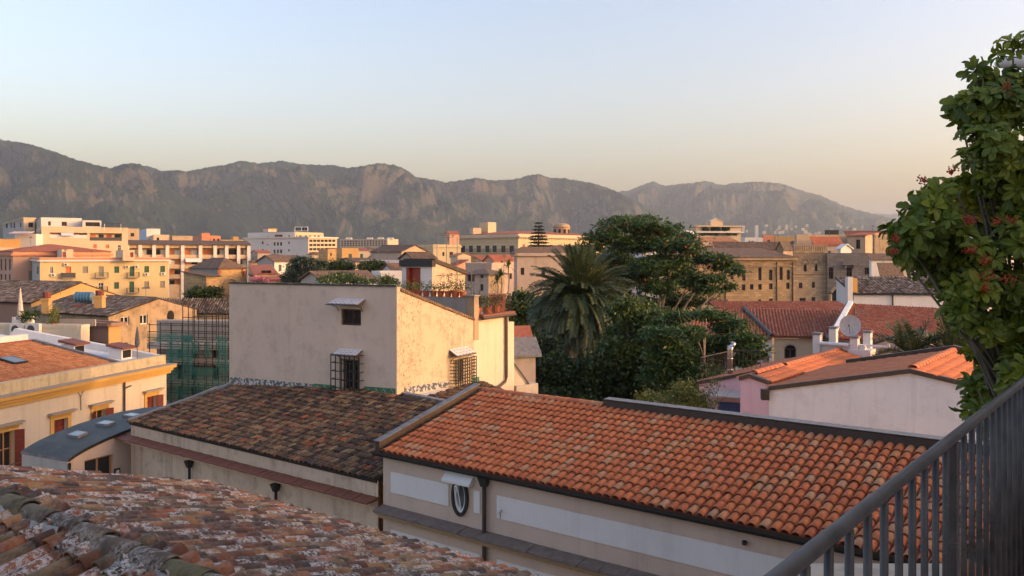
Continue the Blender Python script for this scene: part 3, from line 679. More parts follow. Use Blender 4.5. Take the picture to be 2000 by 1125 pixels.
mm = MB(); rr = random.Random(2); prof = []
for i in range(70):                                                    # lumpy bedding mortar either side of the ridge tiles
    r_ = 10.6 - i * 0.165; a = rr.uniform(.13, .19); b = rr.uniform(.12, .17)
    prof.append([RS(r_, S0 - a, ZR - 0.03), RS(r_, S0 - a * .6, ZR + rr.uniform(.05, .08)), RS(r_, S0 + b * .6, ZR + rr.uniform(.05, .08)), RS(r_, S0 + b, ZR - 0.03)])
for a, b in zip(prof, prof[1:]):
    for k in range(3): mm.quad(a[k], b[k], b[k + 1], a[k + 1], 'mortar')
obj('ridge_mortar', mm, own)
# --- the bright orange-red roofed building across the alley
ZE, SE, RL, RR_ = 12.6, 16.2, 17.2, 0.2
SR, ZT = 20.5, 13.7
red = thing('long_house', 'long beige house with neat orange barrel tile roof and white wall panels', 'house', RS(9, 18.5, 0))
fw = fr_rs(RL, RR_, 16.36)
ov_t, ov_z = fw.hit(900, 970); OA, OB = 0.20, 0.41
mb = MB(); n = 32
W0, W1 = ov_t - 0.32, ov_t + 0.32; Z0, Z1 = ov_z - 0.55, ov_z + 0.55
wall_face(mb, fw, 0, fw.L, 0, ZE - 0.02, [(W0, W1, Z0, Z1, 0.0)], 'pl_tan'); del mb.f[-5:], mb.mi[-5:]
ring = []; el = []
for k in range(n):
    a = 2 * math.pi * k / n; cx, cz = math.cos(a), math.sin(a)
    f = 1 / max(abs(cx), abs(cz)); ring.append(fw.pt(ov_t + cx * f * 0.32, 0, ov_z + cz * f * 0.55)); el.append((cx, cz))
el3 = [fw.pt(ov_t + c * OA, 0, ov_z + s_ * OB) for c, s_ in el]; el4 = [fw.pt(ov_t + c * OA, -0.16, ov_z + s_ * OB) for c, s_ in el]
mb.add(ring + el3 + el4, [(k, (k + 1) % n, n + (k + 1) % n, n + k) for k in range(n)] + [(n + k, n + (k + 1) % n, 2 * n + (k + 1) % n, 2 * n + k) for k in range(n)], 'pl_tan')
sideL = fr_rs(RL, RL, 16.36)
for a, b in (((RL, 16.36), (RL, SR)), ((RR_, 16.36), (RR_, SR))):
    mb.quad(RS(*a, 0), RS(*b, 0), RS(*b, ZT - 0.05), RS(*a, ZE - 0.02), 'pl_tan')
mb.quad(RS(RL, SR, 0), RS(RR_, SR, 0), RS(RR_, SR, ZT), RS(RL, SR, ZT), 'pl_tan'); obj('wall', mb, red)
kk = (ZT - ZE) / (SR - SE); upr = (VV + ZV * kk).normalized(); LR = (SR - SE) * math.hypot(1, kk)
tiled(red, RS(RL - 0.14, SE, ZE + 0.02), UU, upr, [(0, 0), (RL - RR_ - 0.14, 0), (RL - RR_ - 0.14, LR), (0, LR)], 0.222, 0.337, 'tile_red', 'deck_red', w=0.20, h=0.078, jit=0.006, limit=300, seg=7, seed=21, tilt=0.10)
# gutter, downpipe, flashings
gt = MB(); pr = [(0, 0.0), (-0.005, -0.10), (-0.05, -0.13), (-0.12, -0.13), (-0.16, -0.06), (-0.16, 0.0), (-0.145, 0.0), (-0.14, -0.05), (-0.11, -0.11), (-0.05, -0.11), (-0.02, -0.09), (-0.015, 0)]
for (da, za), (db_, zb) in zip(pr, pr[1:] + pr[:1]):
    gt.quad(RS(RL + .25, SE + 0.10 + da, ZE + za), RS(RR_, SE + 0.10 + da, ZE + za), RS(RR_, SE + 0.10 + db_, ZE + zb), RS(RL + .25, SE + 0.10 + db_, ZE + zb), 'metal_black')
obj('gutter', gt, red)
t950 = fw.hit(950, 1000)[0]; dp = MB(); dp.tube([fw.pt(t950, 0.09, ZE - 0.1), fw.pt(t950, 0.09, 3)], 0.055, 'metal_brown', 10)
dp.hexa([fw.pt(t950 + a, d, ZE - 0.36) for a, d in ((-.07, .02), (.07, .02), (.07, .16), (-.07, .16))], [fw.pt(t950 + a, d, ZE - 0.13) for a, d in ((-.14, .01), (.14, .01), (.14, .2), (-.14, .2))], 'metal_black'); obj('downpipe', dp, red)
vf = MB(); vf.hexa([RS(RL + .14, SE, ZE - .05), RS(RL - .02, SE, ZE - .05), RS(RL - .02, SR, ZT - .05), RS(RL + .14, SR, ZT - .05)], [RS(RL + .14, SE, ZE + .27), RS(RL - .02, SE, ZE + .27), RS(RL - .02, SR, ZT + .25), RS(RL + .14, SR, ZT + .25)], 'flashing')
cv = obj('verge_flashing', vf, red)
lf = MB(); lf.hexa([RS(RL + .17, SE - .02, ZE + .275), RS(RL - .05, SE - .02, ZE + .275), RS(RL - .05, SR, ZT + .255), RS(RL + .17, SR, ZT + .255)], [RS(RL + .17, SE - .02, ZE + .29), RS(RL - .05, SE - .02, ZE + .29), RS(RL - .05, SR, ZT + .27), RS(RL + .17, SR, ZT + .27)], 'lead'); obj('cap', lf, cv)
RB = 12.55
uf = MB(); uf.hexa([RS(RB, SR - .06, ZT - .05), RS(RR_, SR - .06, ZT - .05), RS(RR_, SR + .2, ZT - .05), RS(RB, SR + .2, ZT - .05)], [RS(RB, SR - .06, ZT + .24), RS(RR_, SR - .06, ZT + .24), RS(RR_, SR + .2, ZT + .26), RS(RB, SR + .2, ZT + .26)], 'metal_brown'); rf = obj('ridge_flashing', uf, red)
uc = MB(); uc.hexa([RS(RB, SR - .09, ZT + .262), RS(RR_, SR - .09, ZT + .262), RS(RR_, SR + .24, ZT + .262), RS(RB, SR + .24, ZT + .262)], [RS(RB, SR - .09, ZT + .275), RS(RR_, SR - .09, ZT + .275), RS(RR_, SR + .24, ZT + .285), RS(RB, SR + .24, ZT + .285)], 'lead'); obj('cap', uc, rf)
rcm = mesh('ridge_tile', tile_mb(0.26, 0.22, 0.46, 0.10, 6, 0.015, 'tile_red'))
for i in range(11):
    ob = bpy.data.objects.new('ridge_tile', rcm); COL.objects.link(ob); ob.parent = red; xx = -VV; yy = -UU
    M = Matrix(((xx.x, yy.x, 0), (xx.y, yy.y, 0), (0, 0, 1))).to_4x4(); M.translation = RS(RL - .2 - (i + 1) * 0.40, SR + 0.03, ZT + 0.07) - red.location; ob.matrix_local = M
# white panels on the beige wall, the small one hollowed towards the oval window
def panel(x0, yt, x1, yb, dz=0.0, t0=None, t1=None):
    za, zb = fw.hit(764, yt)[1], fw.hit(764, yb)[1]; a = t0 if t0 is not None else fw.hit(x0, 950)[0]; b = t1 if t1 is not None else fw.hit(x1, 990)[0]
    m = MB(); m.fbox(fw, a, b, 0.001, 0.02, zb, za, 'pl_panel'); obj('wall_panel', m, red)
tA, tB, tC, tD, tE_ = fw.hit(764, 941)[0], fw.hit(877, 960)[0], fw.hit(926, 970)[0], fw.hit(938, 975)[0], fw.hit(971, 990)[0]
for yt, yb in ((921, 961), (1034, 1072)):
    if yt < 1000: panel(0, yt, 0, yb, t0=tA, t1=tB); panel(0, yt, 0, yb, t0=tC, t1=tD)
    else: panel(0, yt, 0, yb, t0=tA, t1=tD)
    panel(0, yt, 0, yb, t0=tE_, t1=fw.hit(1562, 1100)[0]); panel(0, yt, 0, yb, t0=fw.hit(1650, 1110)[0], t1=fw.L - 0.5)
# oval window: dark stone ring, white frame tilted open, pane
def oval(mat, a0, b0, a1, b1, d0, d1):
    m = MB(); vs = []
    for (aa, bb, d) in ((a0, b0, d0), (a0, b0, d1), (a1, b1, d1), (a1, b1, d0)): vs += [fw.pt(ov_t + c * aa, d, ov_z + s_ * bb) for c, s_ in el]
    fs = [(q * n + k, q * n + (k + 1) % n, ((q + 1) % 4) * n + (k + 1) % n, ((q + 1) % 4) * n + k) for q in range(4) for k in range(n)]
    m.add(vs, fs, mat); return m
ow = obj('oval_window', oval('metal_black', OA + .075, OB + .085, OA - .002, OB - .002, 0.002, 0.07), red)
obj('frame', oval('white_paint', OA - .003, OB - .003, OA - .06, OB - .08, -0.12, 0.02), ow)
pm = MB(); pm.add([fw.pt(ov_t + c * (OA - .05), -0.09, ov_z + s_ * (OB - .07)) for c, s_ in el], [list(range(n))], 'glass_pale'); obj('pane', pm, ow)
sm = MB(); ft = fw.hit(895, 970)[0]
sash = [fw.pt(ov_t - .03 + c * (OA - .05) * .55, 0.02 + 0.16 * (s_ + 1) / 2, ov_z + s_ * (OB - .08)) for c, s_ in el]; sash2 = [fw.pt(ov_t - .03 + c * (OA - .10) * .5, 0.022 + 0.16 * (s_ + 1) / 2, ov_z + s_ * (OB - .13)) for c, s_ in el]
sm.add(sash + sash2, [(k, (k + 1) % n, n + (k + 1) % n, n + k) for k in range(n)], 'white_paint'); obj('sash', sm, ow)
am = MB(); ta, za = fw.hit(872, 925); tb = fw.hit(926, 940)[0]
am.hexa([fw.pt(ta, .002, za - .16), fw.pt(tb, .002, za - .16), fw.pt(tb, .2, za - .16), fw.pt(ta, .2, za - .16)], [fw.pt(ta, .002, za + .10), fw.pt(tb, .002, za + .10), fw.pt(tb, .2, za - .10), fw.pt(ta, .2, za - .10)], 'pl_panel'); obj('canopy', am, red)
# string course: moulding below, slabs above
zs = fw.hit(735, 985)[1]; ml = MB(); ml.fbox(fw, 0, fw.L, 0.001, 0.20, zs - .26, zs - .16, 'moulding'); ml.fbox(fw, 0, fw.L, 0.001, 0.30, zs - .157, zs - .085, 'moulding'); obj('string_course', ml, red)
t = 0.0; rr = random.Random(6)
while t < fw.L - .3:
    L_ = min(rr.choice((0.55, 0.6, 1.45, 1.5, 1.6)), fw.L - t); cs = MB(); z_ = zs + rr.uniform(-.006, .006)
    cs.hexa([fw.pt(t + .008, .002, z_ - .08), fw.pt(t + L_ - .008, .002, z_ - .08), fw.pt(t + L_ - .008, .40, z_ - .08), fw.pt(t + .008, .40, z_ - .08)][::-1], [fw.pt(t + .008, .002, z_ + .05), fw.pt(t + L_ - .008, .002, z_ + .05), fw.pt(t + L_ - .008, .40, z_ - .02), fw.pt(t + .008, .40, z_ - .02)][::-1], 'slab_brown'); obj('coping_slab', cs, red); t += L_
tv, zv = fw.hit(1457, 1058); vb = MB(); vb.lathe(fw.pt(tv, .08, zv - .05), [(.02, 0), (.05, .015), (.055, .05), (.05, .085), (.02, .1)], 'metal_black', 10); vb.fbox(fw, tv - .02, tv + .02, .002, .06, zv - .02, zv + .02, 'metal_black'); obj('vent_cap', vb, red)
tq, zq = fw.hit(978, 1003); hk = MB(); hk.tube([fw.pt(tq, .02, zq - .12), fw.pt(tq, .02, zq + .02)], .012, 'lead', 6); hk.lathe(fw.pt(tq, .05, zq + .03), [(.02, 0), (.06, .02), (.06, .09), (.02, .11)], 'pl_panel', 10); obj('wall_bracket', hk, red)
# --- the old roof beside it, soot-dark tiles, running back to the tall house
SO, ZO, KO, RO0, RO1 = 16.40, 11.74, 0.262, 30.9, 17.44
old = thing('old_house', 'low old house with dark weathered brown tile roof below the tall plastered house', 'house', RS(24, 18.5, 0))
fo = fr_rs(RO0, RO1, SO); wo = MB(); wall_face(wo, fo, 0, fo.L, 0, ZO - .02, [], 'pl_oldcream')
wo.quad(RS(RO0, SO, 0), RS(RO0, 20, 0), RS(RO0, 20, ZO + KO * 3.5), RS(RO0, SO, ZO - .02), 'pl_oldcream'); wo.quad(RS(RO0, 20, 0), RS(RO1, 21.3, 0), RS(RO1, 21.3, ZO + KO * 4.7), RS(RO0, 20, ZO + KO * 3.5), 'pl_oldcream'); obj('wall', wo, old)
upo = (VV + ZV * KO).normalized(); q = math.hypot(1, KO); EO = RS(RO0 + .05, SO - .06, ZO)
poly = [(0, 0), (RO0 - RO1 + .0, 0), (RO0 - RO1 + .0, 4.75 * q), (RO0 - 21.4, 5.05 * q), (1.2, 4.1 * q)]
tiled(old, EO, UU, upo, poly, 0.20, 0.30, 'tile_old', 'deck_dark', w=0.175, h=0.07, jit=0.017, limit=300, seg=5, seed=31, tilt=0.09)
ed = MB(); ed.hexa([RS(RO0 + .12, SO - .1, ZO - .06), RS(RO0 - .02, SO - .1, ZO - .06), RS(RO0 - 1.05, SO + 4.15, ZO + KO * 4.2 - .06), RS(RO0 - .85, SO + 4.15, ZO + KO * 4.2 - .06)], [RS(RO0 + .12, SO - .1, ZO + .11), RS(RO0 - .02, SO - .1, ZO + .11), RS(RO0 - 1.05, SO + 4.15, ZO + KO * 4.2 + .13), RS(RO0 - .85, SO + 4.15, ZO + KO * 4.2 + .13)], 'lead'); obj('verge_flashing', ed, old)
rg = MB(); rg.hexa([RS(21.5, SO + 4.92, ZO + KO * 5 - .04), RS(RO1, SO + 4.62, ZO + KO * 4.75 - .04), RS(RO1, SO + 4.80, ZO + KO * 4.75 - .04), RS(21.5, SO + 5.10, ZO + KO * 5 - .04)], [RS(21.5, SO + 4.92, ZO + KO * 5 + .10), RS(RO1, SO + 4.62, ZO + KO * 4.75 + .10), RS(RO1, SO + 4.80, ZO + KO * 4.75 + .12), RS(21.5, SO + 5.10, ZO + KO * 5 + .12)], 'lead'); obj('ridge_flashing', rg, old)
# cornice of thin red tiles and its moulding
zc = 11.2; cm = MB(); cm.fbox(fo, -.3, fo.L - .02, .001, .26, zc - .16, zc - .06, 'pl_oldcream'); cm.fbox(fo, -.3, fo.L - .02, .001, .14, zc - .24, zc - .163, 'pl_oldcream'); obj('cornice', cm, old)
ct = MB(); t = -.45; rr = random.Random(8)
while t < fo.L - .05:
    w = rr.uniform(.13, .15); dz = rr.uniform(-.008, .008)
    ct.hexa([fo.pt(t, .002, zc + .01 + dz), fo.pt(t + w, .002, zc + .01 + dz), fo.pt(t + w, .46, zc - .055 + dz), fo.pt(t, .46, zc - .055 + dz)][::-1], [fo.pt(t, .002, zc + .05 + dz), fo.pt(t + w, .002, zc + .05 + dz), fo.pt(t + w, .46, zc - .02 + dz), fo.pt(t, .46, zc - .02 + dz)][::-1], 'deck_red'); t += w + .012
obj('cornice_tiles', ct, old, kind='stuff')
for px in (376, 545):
    tp = fo.hit(px, 940)[0]; d = MB(); d.tube([fo.pt(tp, .52, zc - .2), fo.pt(tp, .52, zc - .5), fo.pt(tp, .1, zc - .9), fo.pt(tp, .1, 3)] if False else [fo.pt(tp, .12, zc - .3), fo.pt(tp, .12, 3)], .05, 'metal_black', 8)
    d.hexa([fo.pt(tp + a, b, zc - .52) for a, b in ((-.06, .05), (.06, .05), (.06, .2), (-.06, .2))], [fo.pt(tp + a, b, zc - .28) for a, b in ((-.12, .02), (.12, .02), (.12, .27), (-.12, .27))], 'metal_black'); obj('downpipe', d, old)
# small patch of roof and ramp between the tall house and the orange roof
sp = MB(); A_, B_, C_, D_ = P(800, 772, 31.2), P(893, 783, 29.6), P(985, 772, 32.5), P(935, 744, 36.5)
ee = (B_ - A_); nn_ = ee.cross(D_ - A_).normalized()
small = thing('lean_to_roof', 'little ramp and ragged tile patch against the lit side of the tall house', 'roof', (A_.x + 1, A_.y + 2, 0))
base_ = MB(); base_.hexa([Vector((p.x, p.y, 0)) for p in (A_, B_, C_, D_)], [p - ZV * .12 for p in (A_, B_, C_, D_)], 'pl_oldcream'); obj('wall', base_, small)
rp = MB(); rp.slab([A_, A_.lerp(B_, .35), D_.lerp(C_, .10), D_], .1, 'pl_white'); obj('ramp', rp, small)
o2 = A_.lerp(B_, .38); e2_ = (B_ - o2).normalized(); s2_ = ((D_.lerp(C_, .12) - o2)); s2_ = (s2_ - e2_ * s2_.dot(e2_)); Ls = s2_.length; s2_.normalize(); off = (D_.lerp(C_, .12) - o2).dot(e2_); offc = (C_ - o2).dot(e2_); hc_ = (C_ - o2).dot(s2_)
MATS.setdefault('tile_old_stuff', MATS['tile_old'])
tiled(small, o2, e2_, s2_, [(0, 0), ((B_ - o2).length, 0), (offc, hc_), (off, Ls)], .2, .3, 'tile_old', 'deck_dark', w=.17, h=.07, jit=.02, limit=0, seg=4, seed=4)
# --- the tall plastered house
def c8(x, y): return (430 + x / 3.1746, 540 + y / 3.1746)
cb = Block(448, 775, 993, 30.5, 27.5); cr = cb.root('tall_house', 'tall plain plastered house with sunlit stained side and roof terrace', 'house')
ZTOP = 16.88; FL, CC, BR, BL = cb.pts; TS = 5.55; zsl, zfl = 15.36, 15.42
wl = cb.L.rect(*c8(750, 203), *c8(873, 303)); wd = cb.L.rect(*c8(762, 515), *c8(865, 712)); ws = cb.Rt.rect(*c8(1446, 520), *c8(1505, 655))
m = MB(); wall_face(m, cb.L, 0, cb.L.L, 0, ZTOP, [wl, wd], 'pl_central', .2)
obj('front_wall', m, cr)
m = MB(); wall_face(m, cb.Rt, 0, TS, 0, zsl - .3, [ws], 'pl_central_side', .2)
m.add([cb.Rt.pt(0, 0, zsl - .3), cb.Rt.pt(TS, 0, zsl - .3), cb.Rt.pt(TS, 0, zsl), cb.Rt.pt(.5, 0, ZTOP - .10), cb.Rt.pt(.12, 0, ZTOP), cb.Rt.pt(0, 0, ZTOP)], [(0, 1, 2, 3, 4, 5)], 'pl_central_side')
obj('side_wall', m, cr)
m = MB(); wall_face(m, cb.Rt, TS, cb.Rt.L, 0, zfl, [], 'pl_yellowside' if 'pl_yellowside' in MATS else 'pl_cream'); wall_face(m, cb.Bk, 0, cb.Bk.L, 0, zfl, [], 'pl_cream'); wall_face(m, cb.Lf, 0, cb.Lf.L, 0, zfl, [], 'pl_central')
m.quad(cb.Rt.pt(TS, 0, zfl), cb.Rt.pt(cb.Rt.L, 0, zfl), cb.Rt.pt(cb.Rt.L, -cb.L.L, zfl), cb.Rt.pt(TS, -cb.L.L, zfl), 'pl_terrace'); obj('terrace_wall', m, cr)
m = MB(); L = cb.L.L; m.hexa([cb.Rt.pt(.22, .06, ZTOP - .16), cb.Rt.pt(TS, .06, zsl - .06), cb.Rt.pt(TS, -L, zsl - .06), cb.Rt.pt(.22, -L, ZTOP - .16)], [cb.Rt.pt(.22, .06, ZTOP - .05), cb.Rt.pt(TS, .06, zsl + .04), cb.Rt.pt(TS, -L, zsl + .04), cb.Rt.pt(.22, -L, ZTOP - .05)], 'roof_brown'); obj('roof', m, cr)
m = MB()
for i in range(42): m.fbox(cb.L, L * i / 42 + .004, L * (i + 1) / 42 - .004, -.20, .05, ZTOP + .003, ZTOP + .06 + random.uniform(0, .02), 'membrane')
obj('coping', m, cr, kind='stuff')
gw = cb.Rt; m = MB(); m.hexa([gw.pt(TS, -.02, zsl - .2), gw.pt(TS + .18, -.02, zsl - .2), gw.pt(TS + .18, -L, zsl - .2), gw.pt(TS, -L, zsl - .2)], [gw.pt(TS, -.02, 16.25), gw.pt(TS + .18, -.02, 16.25), gw.pt(TS + .18, -L, 16.25), gw.pt(TS, -L, 16.25)], 'pl_concrete'); obj('parapet', m, cr)
m = MB(); m.fbox(gw, TS - .03, TS + .36, -.36, .03, zsl - .9, 16.31, 'pl_stain'); m.fbox(gw, TS - .08, TS + .41, -.41, .08, 16.31, 16.36, 'pl_concrete'); obj('pillar', m, cr)
m = MB(); m.fbox(gw, TS + .4, cb.Rt.L + .25, -.05, .22, zfl + .003, zfl + .09, 'deck_red'); m.tube([gw.pt(TS + .4, .2, zfl - .06), gw.pt(cb.Rt.L + .3, .2, zfl - .06)], .07, 'metal_brown', 8); obj('eaves', m, cr)
m = MB(); k = 22; t0_, t1_ = TS + .45, cb.Rt.L + .1
for i in range(k + 1):
    t = t0_ + (t1_ - t0_) * i / k; m.fbox(gw, t - .008, t + .008, .06, .076, zfl + .09, 16.30, 'metal_brown')
m.fbox(gw, t0_, t1_, .052, .084, 16.30, 16.325, 'metal_brown'); obj('railing', m, cr)
m = MB(); t = cb.Rt.L - .38; m.tube([gw.pt(t, .1, zfl - .1), gw.pt(t, .1, 12.6), gw.pt(t - .1, .1, 12.4), gw.pt(t - .9, .1, 12.2)], .065, 'metal_brown', 8); obj('downpipe', m, cr)
m = MB(); m.hexa([gw.pt(cb.Rt.L, 0.0, 0), gw.pt(cb.Rt.L + .55, 0.0, 0), gw.pt(cb.Rt.L + .55, -2, 0), gw.pt(cb.Rt.L, -2, 0)], [gw.pt(cb.Rt.L + .003, 0.0, 15.0), gw.pt(cb.Rt.L + .55, 0.0, 15.0), gw.pt(cb.Rt.L + .55, -2, 15.0), gw.pt(cb.Rt.L + .003, -2, 15.0)], 'pl_cream'); obj('buttress', m, cr)
# its windows
def lattice(mb, fr, h, d, nx, nz, r=.012, mat='metal_black', diag=False):
    t0, t1, z0, z1 = h
    if diag:
        n_ = 7; w = t1 - t0; hh = z1 - z0
        for i in range(-n_, n_):
            for s_ in (1, -1):
                pts = []
                for k in range(21):
                    tt = k / 20; x = i / n_ * 1.0 + tt * .8
                    x = x if s_ > 0 else 1 - x
                    if 0 <= x <= 1: pts.append(fr.pt(t0 + x * w, d, z0 + tt * hh))
                if len(pts) > 1: mb.tube([pts[0], pts[-1]], r, mat, 4)
    else:
        for i in range(nx + 1): t = t0 + (t1 - t0) * i / nx; mb.fbox(fr, t - r, t + r, d - r, d + r, z0, z1, mat)
        for i in range(nz + 1): z = z0 + (z1 - z0) * i / nz; mb.fbox(fr, t0, t1, d - r * 1.1, d + r * 1.1, z - r * 1.1, z + r * 1.1, mat)
w1 = win(cr, cb.L, wl, 'glass'); m = MB(); lattice(m, cb.L, wl, -.05, 0, 0, .010, 'metal_brown', True); obj('lattice', m, w1)
w2 = win(cr, cb.L, wd, 'grey'); w3 = win(cr, cb.Rt, ws, 'shutter_grey')
def cage(fr, x0, y0, x1, y1, d, nx, nz, par):
    h = fr.rect(*c8(x0, y0), *c8(x1, y1)); m = MB(); lattice(m, fr, h, d, nx, nz, .014)
    for t in (h[0], h[1]):
        for i in range(nz + 1): z = h[2] + (h[3] - h[2]) * i / nz; m.fbox(fr, t - .012, t + .012, .002, d, z - .012, z + .012, 'metal_black')
    o = obj('grille', m, par); return h
h2 = cage(cb.L, 716, 482, 890, 738, .28, 6, 5, w2)
m = MB(); lattice(m, cb.L, (wd[0], wd[1], wd[2], wd[3]), .10, 6, 3, .012); obj('grille', m, w2)
cage(cb.Rt, 1425, 505, 1552, 688, .28, 9, 9, w3)
def awning(fr, x0, y0, x1, y1, out=.5, n=7):
    h = fr.rect(*c8(x0, y0), *c8(x1, y1)); m = MB()
    a = [fr.pt(h[0], .003, h[3] - .02), fr.pt(h[1], .003, h[3] - .02), fr.pt(h[1], out, h[2] + .02), fr.pt(h[0], out, h[2] + .02)]
    m.hexa([p - ZV * .03 for p in a][::-1], a[::-1], 'lead'); o = obj('awning', m, cr)
    rows = 3
    for i in range(n):
        for j in range(rows):                                        # glazed scalloped tiles, white with blue joints
            tt = MB(); u0, u1 = i / n + .004, (i + 1) / n - .004; v0, v1 = j / rows, (j + 1) / rows - .02
            def q(uu, vv): return (a[0].lerp(a[1], uu)).lerp(a[3].lerp(a[2], uu), vv) + ZV * (.012)
            um = (u0 + u1) / 2; pts = [q(u0, v0), q(u1, v0), q(u1, v0 + (v1 - v0) * .7), q(um, v1), q(u0, v0 + (v1 - v0) * .7)]
            tt.hexa([p - ZV * .010 for p in pts], pts, 'ceramic_white'); obj('glazed_tile', tt, o)
    b = MB()
    for t in (h[0] + .12, h[1] - .12): b.tube([fr.pt(t, .01, h[2] - .28), fr.pt(t, .10, h[2] - .12), fr.pt(t, out - .05, h[2] - .02)], .014, 'metal_black', 5)
    b.fbox(fr, h[0] - .1, h[1] + .03, out - .01, out + .012, h[2] - .035, h[2] - .008, 'metal_black'); obj('bracket', b, o)
awning(cb.L, 718, 135, 900, 170); awning(cb.L, 740, 448, 882, 482, .4, 6); awning(cb.Rt, 1418, 440, 1535, 482, .4, 6)
def skirt(fr, x0, x1, yb0, yb1, hgt, mat, lines=None):
    """glazed tiles set along the foot of the wall, one by one"""
    t0, z0 = fr.hit(*c8(x0, yb0)); t1, z1 = fr.hit(*c8(x1, yb1)); n_ = max(1, int((t1 - t0) / .3))
    for i in range(n_):
        a, b = i / n_, (i + 1) / n_; za, zb = z0 + (z1 - z0) * a, z0 + (z1 - z0) * b; ta, tb = t0 + (t1 - t0) * a + .003, t0 + (t1 - t0) * b - .003
        m = MB(); m.hexa([fr.pt(ta, .002, za), fr.pt(tb, .002, zb), fr.pt(tb, .014, zb), fr.pt(ta, .014, za)], [fr.pt(ta, .002, za + hgt), fr.pt(tb, .002, zb + hgt), fr.pt(tb, .014, zb + hgt), fr.pt(ta, .014, za + hgt)], mat)
        if lines:
            tm_ = (ta + tb) / 2
            for (p, q_) in (((ta, za + hgt * .2), (tm_, za + hgt * .9)), ((tm_, za + hgt * .9), (tb, zb + hgt * .2))): m.tube([fr.pt(p[0], .015, p[1]), fr.pt(q_[0], .015, q_[1])], .011, lines, 4)
        obj('skirting_tile', m, cr)
def mosaic():
    m, nt, b = newmat('mosaic'); pos = nd(nt, 'ShaderNodeNewGeometry').outputs['Position']
    v = nd(nt, 'ShaderNodeTexVoronoi'); v.inputs['Scale'].default_value = 13; nt.links.new(pos, v.inputs[0])
    s_ = nd(nt, 'ShaderNodeSeparateColor'); nt.links.new(v.outputs['Color'], s_.inputs[0])
    nt.links.new(ramp(nt, s_.outputs[0], [(0, (0.08, 0.09, 0.14)), (0.35, (0.45, 0.42, 0.38)), (0.6, (0.55, 0.52, 0.48)), (0.8, (0.12, 0.16, 0.10)), (1, (0.3, 0.14, 0.07))], 'CONSTANT'), b.inputs['Base Color']); b.inputs['Roughness'].default_value = 0.35
mosaic(); plain('ceramic_line', (0.25, 0.38, 0.25), 0.4)
skirt(cb.L, 62, 578, 672, 722, .34, 'mosaic'); skirt(cb.L, 580, 714, 722, 734, .36, 'ceramic_green', 'ceramic_line'); skirt(cb.L, 893, 1088, 745, 760, .38, 'ceramic_green', 'ceramic_line'); skirt(cb.Rt, 1140, 1420, 732, 685, .26, 'mosaic'); skirt(cb.Rt, 1560, 1606, 662, 655, .24, 'ceramic_green')
# --- cream palazzo with ochre cornice (left)
d_ = Vector((0.252, 0.968)); A0 = Vector((-24.24, 40)) - d_ * 9; C0 = Vector((-24.24, 40)) + d_ * 12.16
cf = Fr(A0, C0); cp = thing('cream_house', 'cream house with ochre cornice, maroon shutters and terracotta roof', 'house', (*((A0 + C0) / 2 + Vector((-6, 1.5))), 0))
ZCp = 10.86
def wdef(xl, xr, yt, hgt):
    xm = (xl + xr) / 2; t0 = cf.hit(*c7(xl, yt))[0]; t1 = cf.hit(*c7(xr, yt))[0]; z = cf.hit(*c7(xm, yt))[1]; return (t0, t1, z - hgt, z)
cw = [(wdef(-10, 118, 705, 2.35), 'wood_glass', 0), (wdef(452, 568, 598, 1.95), 'shutter_maroon', 0), (wdef(792, 888, 520, 1.95), 'wood_glass', 1), (wdef(1240, 1318, 405, 1.95), 'shutter_maroon', 2)]
m = MB(); wall_face(m, cf, 0, cf.L, 0, ZCp, [w[0] for w in cw], 'pl_cream', .25)
bk = cf.n * -13; q0, q1 = cf.pt(0, 0, 0), cf.pt(cf.L, 0, 0)
for a, b in ((q1, q1 + bk), (q1 + bk, q0 + bk), (q0 + bk, q0)): m.quad(a, b, b + ZV * 11.5, a + ZV * 11.5, 'pl_cream')
obj('wall', m, cp)
m = MB(); m.fbox(cf, 0, cf.L + .25, .001, .14, ZCp - .05, ZCp + .12, 'pl_ochre'); m.fbox(cf, 0, cf.L + .32, .001, .26, ZCp + .123, ZCp + .30, 'pl_ochre'); m.fbox(cf, 0, cf.L + .42, .001, .42, ZCp + .303, ZCp + .48, 'pl_ochre'); m.fbox(cf, 0, cf.L + .45, -.3, .46, ZCp + .483, ZCp + .53, 'pl_concrete'); obj('cornice', m, cp)
m = MB(); m.fbox(cf, 0, cf.L, -.42, -.05, ZCp + .533, 11.95, 'pl_parapet'); m.hexa([cf.pt(cf.L - .35, -.42, 11.2), cf.pt(cf.L, -.42, 11.2), cf.pt(cf.L, -13, 11.2), cf.pt(cf.L - .35, -13, 11.2)], [cf.pt(cf.L - .35, -.42, 11.95), cf.pt(cf.L, -.42, 11.95), cf.pt(cf.L, -11, 13.35), cf.pt(cf.L - .35, -11, 13.35)], 'pl_white'); obj('parapet', m, cp)
t87 = 17.6
up3 = (-cf.n + ZV * .22).normalized(); L3 = 5.6 * math.hypot(1, .22)
MATS['tile_terra'] = MATS['roof_terracotta']; tilemat('tile_terra', [(0, (0.32, 0.12, 0.05)), (0.5, (0.40, 0.165, 0.07)), (1, (0.46, 0.22, 0.10))], 'island', dark=.3); MATS['tile_terra_stuff'] = MATS['tile_terra']
tiled_stuff(cp, cf.pt(5, -.45, 11.78), cf.u, up3, [(0, 0), (t87 - 5, 0), (12.0, L3), (0, L3)], .24, .33, 'tile_terra', 'deck_red', h=.055, jit=.006)
m = MB(); m.quad(cf.pt(t87 - .3, -.42, 11.72), cf.pt(cf.L - .35, -.42, 11.62), cf.pt(cf.L - .35, -12, 12.95), cf.pt(15.5, -12, 13.2), 'pl_whitewash'); m.fbox(cf, 5, 17, -6.6, -6.2, 12.6, 13.45, 'pl_white'); obj('roof_terrace', m, cp)
